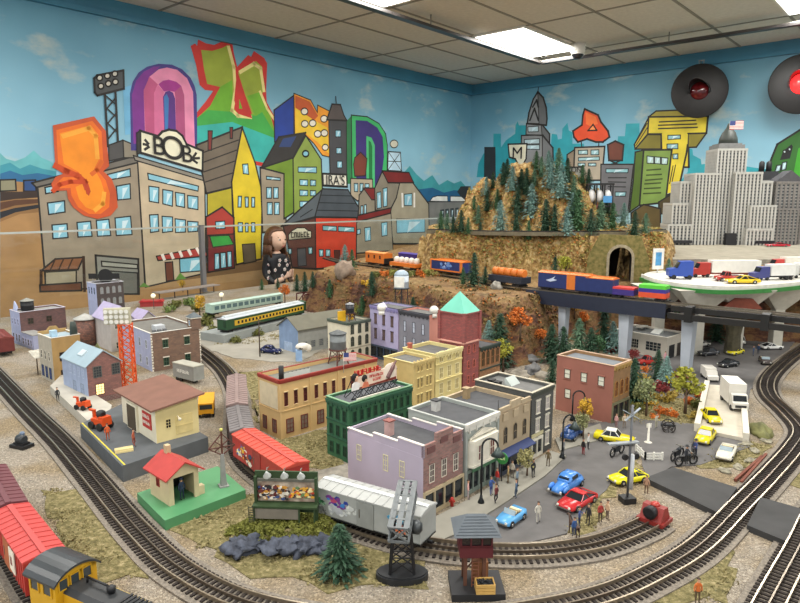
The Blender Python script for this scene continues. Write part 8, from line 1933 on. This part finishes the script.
PP = [('person in red shirt and grey trousers by the grey shop door', 497, 486, 2.0, 'b03028', '6a6a70', 'stand', .5),
('person in blue overalls standing on the sidewalk beside the lamp', 491, 495, .8, '3a5a9a', '3a4a80', 'reach', .5),
('person in dark jacket and red scarf walking toward the blue convertible', 496, 503, -2.4, '6a2c2c', '2a2a30', 'walk', .5),
('person in pale pink top seated near the mauve shopfront', 468, 499, 1.4, 'd8a8a0', 'b0a0a0', 'stand', .5),
('person in tan coat under the green shop sign', 508, 483, -1.6, 'a08a60', '6a5a40', 'stand', .5),
('person in white hat and dark coat on the sidewalk', 512, 478, 2.4, 'c8c0b0', '5a5048', 'stand', .5),
('person in blue shirt near the thin sidewalk tree, left side', 516, 498, -2.0, '44607c', '3c4c60', 'walk', .5),
('person in grey blue clothes beside the thin sidewalk tree', 517, 486, 1.0, '7c8c98', '4c5660', 'stand', .5),
('person in dark suit right of the thin sidewalk tree', 533, 477, .5, '2c2c30', '2a2a2c', 'stand', .5),
('person in brown coat near the green brick corner building', 548, 466, -.5, '6a5a3c', '5a4a34', 'stand', .5),
('person in grey coat by the black street lamp', 563, 455, .8, '8a8c8c', '5a5c60', 'stand', .4),
('person in black and red by the sparse olive tree', 583, 455, 2.0, '2a2426', '8a2c2c', 'stand', .4),
('person in white shirt with black trousers by the sparse olive tree', 588, 449, 1.0, 'dcdcd8', '26262a', 'wave', .4),
('white figure on the asphalt between blue convertible and red coupe', 538, 522, 0, 'cfcabc', 'bdb8ac', 'walk', .2),
('person in blue standing beside the horse at the street edge', 579, 527, 1.2, '3a4a78', '2c3450', 'reach', .2),
('person in black jacket near the horse', 588, 524, -1.0, '2c2c30', '3a3630', 'stand', .2),
('person in red sitting group at the grass edge', 600, 522, .3, 'a83a34', '4a3a34', 'stand', .1),
('person in tan clothes at the grass edge group', 607, 520, 1.8, 'c8a888', '6a5a50', 'stand', .1),
('orange vested worker on the dark platform', 108, 440, .5, 'd8602c', 'a84a28', 'stand', 3.1),
('orange brown worker near the station wall', 134, 446, 1.5, 'b0583c', '8a4030', 'walk', 3.1),
('dark worker standing on the pale loading dock', 58, 401, .8, '2c3034', '2a2a2c', 'stand', 2.2),
('person in pink dress by the white garage', 665, 362, .2, 'd8a0a8', 'c890a0', 'stand', .2),
('person in blue near the white sports car', 753, 356, 1.0, '34507a', '2c3c5a', 'reach', .2),
('person in dark blue beside the other one near the white sports car', 758, 354, -1.0, '2c4468', '2a3444', 'stand', .2),
('worker in pale shirt between rose brick building and yellow fifties car', 624, 428, 0, 'c8b8a0', '7a6a5a', 'wave', .2),
('person in pink shirt by the shopfront of the rose brick building', 616, 428, 2, 'c89a98', '8a6a68', 'stand', .2),
('white statue like figure on the grass behind the cart', 656, 428, .5, 'b8b4a0', 'a8a490', 'wave', .1),
('tiny orange capped figure at the bottom edge of the picture', 697, 603, 0, 'c8682c', '5a4a34', 'stand', .1),
('person in brown at the bumper end of the track', 646, 494, 2.4, 'b08a70', '6a5040', 'stand', .1)]
for lb, px, py, rz, sh_, pn_, po, z in PP: figure(lb, px, py, rz, sh_, pn_, po, z=z, sc=.92)
figure('rider in black helmet on the motorcycle nearest the crossing mat', 686, 464, .4, '2c3038', '1e2226', 'reach', z=.9, hat='1c1c20')
figure('rider in blue jacket standing over the dark motorcycle', 695, 457, -1.2, '3a4a7a', '23283a', 'reach', z=.2, hat='2a2c30')
# watchman inside the shack
sx_, sy_, sa, sw_, sd_ = SHACK
t = figure('watchman in dark blue uniform standing in the shack doorway', 180, 503, .1, '2c3a56', '23304a', 'stand', z=1.7, sc=1.0, hat='2a3448')
t.location = ((sx_+math.cos(sa)*sw_*.5-math.sin(sa)*.9)*U, (sy_+math.sin(sa)*sw_*.5+math.cos(sa)*.9)*U, 1.7*U); t.rotation_euler = (0,0,sa)
# horse by the street edge
def horse(label, px, py, rz, z=.2):
    V = [(-.9,0,2.1),(0,0,2.05),(.9,0,2.15),(1.3,0,2.7),(1.6,0,3.2),(1.95,0,3.05),(2.3,0,2.75),
         (.95,.25,1.7),(1.0,.27,1.0),(.95,.27,.1),(.95,-.25,1.7),(.9,-.27,1.0),(1.0,-.27,.1),
         (-.95,.25,1.75),(-.75,.27,1.35),(-1.1,.27,.75),(-1.0,.27,.1),(-.95,-.25,1.75),(-.75,-.27,1.35),(-1.15,-.27,.75),(-1.05,-.27,.1),(-1.3,0,2.2),(-1.5,0,1.4)]
    E = [(0,1),(1,2),(2,3),(3,4),(4,5),(5,6),(2,7),(7,8),(8,9),(2,10),(10,11),(11,12),(0,13),(13,14),(14,15),(15,16),(0,17),(17,18),(18,19),(19,20),(0,21),(21,22)]
    Rr = [.42,.4,.42,.26,.2,.18,.12,.18,.1,.09,.18,.1,.09,.24,.15,.09,.09,.24,.15,.09,.09,.1,.12]
    me = skinned('body', V, E, Rr, 1); me.materials.append(mt('4a3428', .6, n=.2)); t = thing('horse', label, 'horse', (*G(px, py, z), z), rz); link('body', me, t)
    MB().bar((1.2,0,3.1),(.8,0,2.5),.1,.3).build('mane', mt('1c1614'), t); MB().sph((0,0,2.4), .4, 10, q=(1,.9,.35)).build('saddle', mt('6a3a24'), t); t.scale = (.9,)*3; return t
horse('dark brown horse standing at the street edge beside the red coupe', 574, 536, 1.9)
figure('rider in blue shirt on the dark brown horse', 574, 536, 1.9+PI/2, '33558a', '2c3a5a', 'stand', z=1.4, sc=.8)
x, y = G(452, 506, .5); tag(MB().lathe([(.3,0),(.3,1.0),(.38,1.1),(.2,1.5)], n=10).box(-.5,-.12,.7,.5,.12,.95).build('fire_hydrant', mt('b03028', .4), None, (x, y, .5)), 'tiny red fire hydrant on the sidewalk behind the signal tower', 'fire hydrant')
x, y = G(509, 480, .5); t = thing('shop_sign', 'round green shop sign on a post under the street lamp', 'sign', (x-1.4, y-.4, .5), R(-30)); MB().cyl((0,0,0),(0,0,5.2),.12).build('post', blk, t); MB().lathe([(1.1,-.12),(1.1,.12)], (0,0,4.3), 16, ax='y').build('disc', mt('2f7a38'), t); text_mesh('sign_lettering', '~~~~', .7, .03, mt('d8e0a8'), t, (0,-.16,4.3), (PI/2,0,0))
# ---------------- the child behind the table, looking to the right
q = AT(276, 239.5, 412)        # head centre
KX, KY = q[0], q[1]; KZ = q[2]
t = thing('person', 'young child in black top with white flowers behind the layout, hands together, looking right', 'person', (KX, KY, KZ), R(-38))
# local frame: x = where the child looks, y = to its left, z up, origin at the head centre
zf = (ZF-KZ)/.8; t.scale = (.8, .8, .8)
V = [(-1,0,zf+52),(-1,0,zf+60),(-.5,0,-31),(0,0,-18.5),(0,0,-12.5),(0,0,-8.5),
     (-.5,9.5,-14.5),(0,12,-27),(6,9.5,-34),(13,4,-30.5),   # left arm to the hands in front
     (-.5,-9.5,-14.5),(0,-12.5,-27),(6,-9.5,-34),(13,-4,-30.5),
     (0,4.5,zf+48),(1,5,zf+27),(-1,5,zf+6),(7,5.5,zf+3),(0,-4.5,zf+48),(1,-5,zf+27),(-1,-5,zf+6),(7,-5.5,zf+3)]
E = [(0,1),(1,2),(2,3),(3,4),(4,5),(3,6),(6,7),(7,8),(8,9),(3,10),(10,11),(11,12),(12,13),(0,14),(14,15),(15,16),(16,17),(0,18),(18,19),(19,20),(20,21)]
Rr = [(7,8),(7,8),(6.5,8),(6.5,8.5),(4,4.5),(3.4,3.6),(4,4),3,2.5,1.9,(4,4),3,2.5,1.9,5.4,3.8,2.8,(2.8,2.2),5.4,3.8,2.8,(2.8,2.2)]
me = skinned('body', V, E, Rr, 2)
for c in ('1c1d26', '3a4a6a', 'e8bda6', 'c8c4c0'): me.materials.append(mt(c, .6, n=.05))
for p in me.polygons:
    x, y, z = p.center/U
    p.material_index = 3 if z < zf+7 else 1 if z < zf+50 else 2 if z > -11.2 or x > 8.5 else 0
link('body', me, t)
SK = mt('e8bda6', .5, n=.04, s=8)
hd = MB().sph((0,0,0), 8.6, 28, q=(1,.88,1.08))
nv = []
for v in hd.v:
    x, y, z = v
    if x > 3:                         # face: brow, cheeks, muzzle, chin
        x += .8*math.exp(-((z-2.5)**2)/6)*math.exp(-y*y/20)+.7*math.exp(-((z+2.6)**2)/5-((abs(y)-3.4)**2)/5)+.9*math.exp(-((z+5)**2)/5-y*y/7)
        x -= .7*math.exp(-((z-.2)**2)/1.6-((abs(y)-2.8)**2)/2.5)
    if z < -3: y *= 1-.05*(-z-3); 
    nv.append((x, y, z))
hd.v = nv
hd.sph((8.9,0,-2.0), 1.25, 12, q=(1,.75,.85)); hd.cyl((8.6,0,-.0),(9.1,0,-1.8),.45,.9,8)
head = hd.build('head', SK, t)
for s in (-1, 1):
    MB().sph((7.55,s*2.8,.1), 1.05, 12, q=(.5,1,.6)).build('eye', mt('eeeae6', .2), head); MB().sph((8.05,s*2.75,.1), .72, 10, q=(.4,1,1)).build('iris', mt('2e2018', .1), head)
    MB().bar((8.0,s*1.5,1.9),(7.2,s*4.3,1.9),.5,.55).build('eyebrow', mt('5a3a28'), head)
    MB().sph((-.4,s*7.7,-1.0), 1.7, 12, q=(.8,.35,1.2)).build('ear', SK, head)
MB().sph((8.75,0,-5.0), 1.35, 12, q=(.35,1,.28)).sph((8.65,0,-5.6), 1.15, 12, q=(.35,1,.3)).build('lips', mt('b8625a', .4), head)
HR = mt('5e3c2a', .5, n=.35, s=60); m = MB().sph((-1.0,0,1.2), 9.3, 28, q=(1.0,.93,1.05)); keep = []
m.v = [(x if x < 2.6 or z > 6.6 else 2.6-(x-2.6)*.2, y, z) for x, y, z in m.v]; m.build('hair_cap', HR, t)
m = MB(); rr = random.Random(4)
for i in range(64):
    a = PI*.33+PI*1.34*i/63; x0, y0 = 8.2*math.cos(a)-1, 8.4*math.sin(a); L = -16-rr.uniform(0, 5)
    m.tube([(x0, y0, 3), (x0*1.06-.4, y0*1.05, -4), (x0*1.1-.6+rr.uniform(-.8,.8), y0*1.02+rr.uniform(-.8,.8), L*.7), (x0*1.05-.5+rr.uniform(-1,1), y0*.98+rr.uniform(-1,1), L)], rr.uniform(.55, 1.0), 6)
m.build('long_hair', HR, t)
# hands: palm and five fingers each, pressed together
def hand(s):
    V = [(12,s*3.6,-30.5),(15,s*2.2,-28.6)]; E = [(0,1)]; Rr = [1.7,(2.0,1.1)]
    for k, (L, sp) in enumerate(((4.2,-1.5),(4.9,-.5),(4.5,.5),(3.4,1.4))):
        i = len(V); b = (16.3+sp*.35, s*1.5, -27.4-sp*.9); d = Vector((.62-.12*k, -s*.08, .75)).normalized()
        V += [b, tuple(Vector(b)+d*L*.55), tuple(Vector(b)+d*L+Vector((0,-s*.15,0)))]; E += [(1,i),(i,i+1),(i+1,i+2)]; Rr += [.8,.65,.5]
    i = len(V); V += [(14.5,s*2.0,-26.8),(14.6,s*1.4,-24.8)]; E += [(1,i),(i,i+1)]; Rr += [.85,.6]
    me = skinned('hand', V, E, Rr, 1); me.materials.append(SK); return link('hand', me, t)
hand(1); hand(-1)
# flowers of the top, shoulder frill
fl = mt('e8ddd8', .7, n=.05); fp = mt('d88a90', .7)
for i, (x, y, z) in enumerate(((6.6,-3.5,-20),(6.8,2,-24),(5.6,-7,-24),(7,-1,-29),(5,6.5,-21),(1.5,-11,-20),(4.5,-12.6,-25),(2,11,-20),(6.2,4,-17),(5.8,-2,-16.5),(4,-13,-30))):
    m = MB()
    for k in range(5): a = 2*PI*k/5; m.sph((x+.4, y+1.0*math.cos(a), z+1.0*math.sin(a)), .65, 6, 0, q=(.5,1,1))
    m.sph((x+.7,y,z), .45, 6, 1); m.build('flower_print', [fl, fp], t)
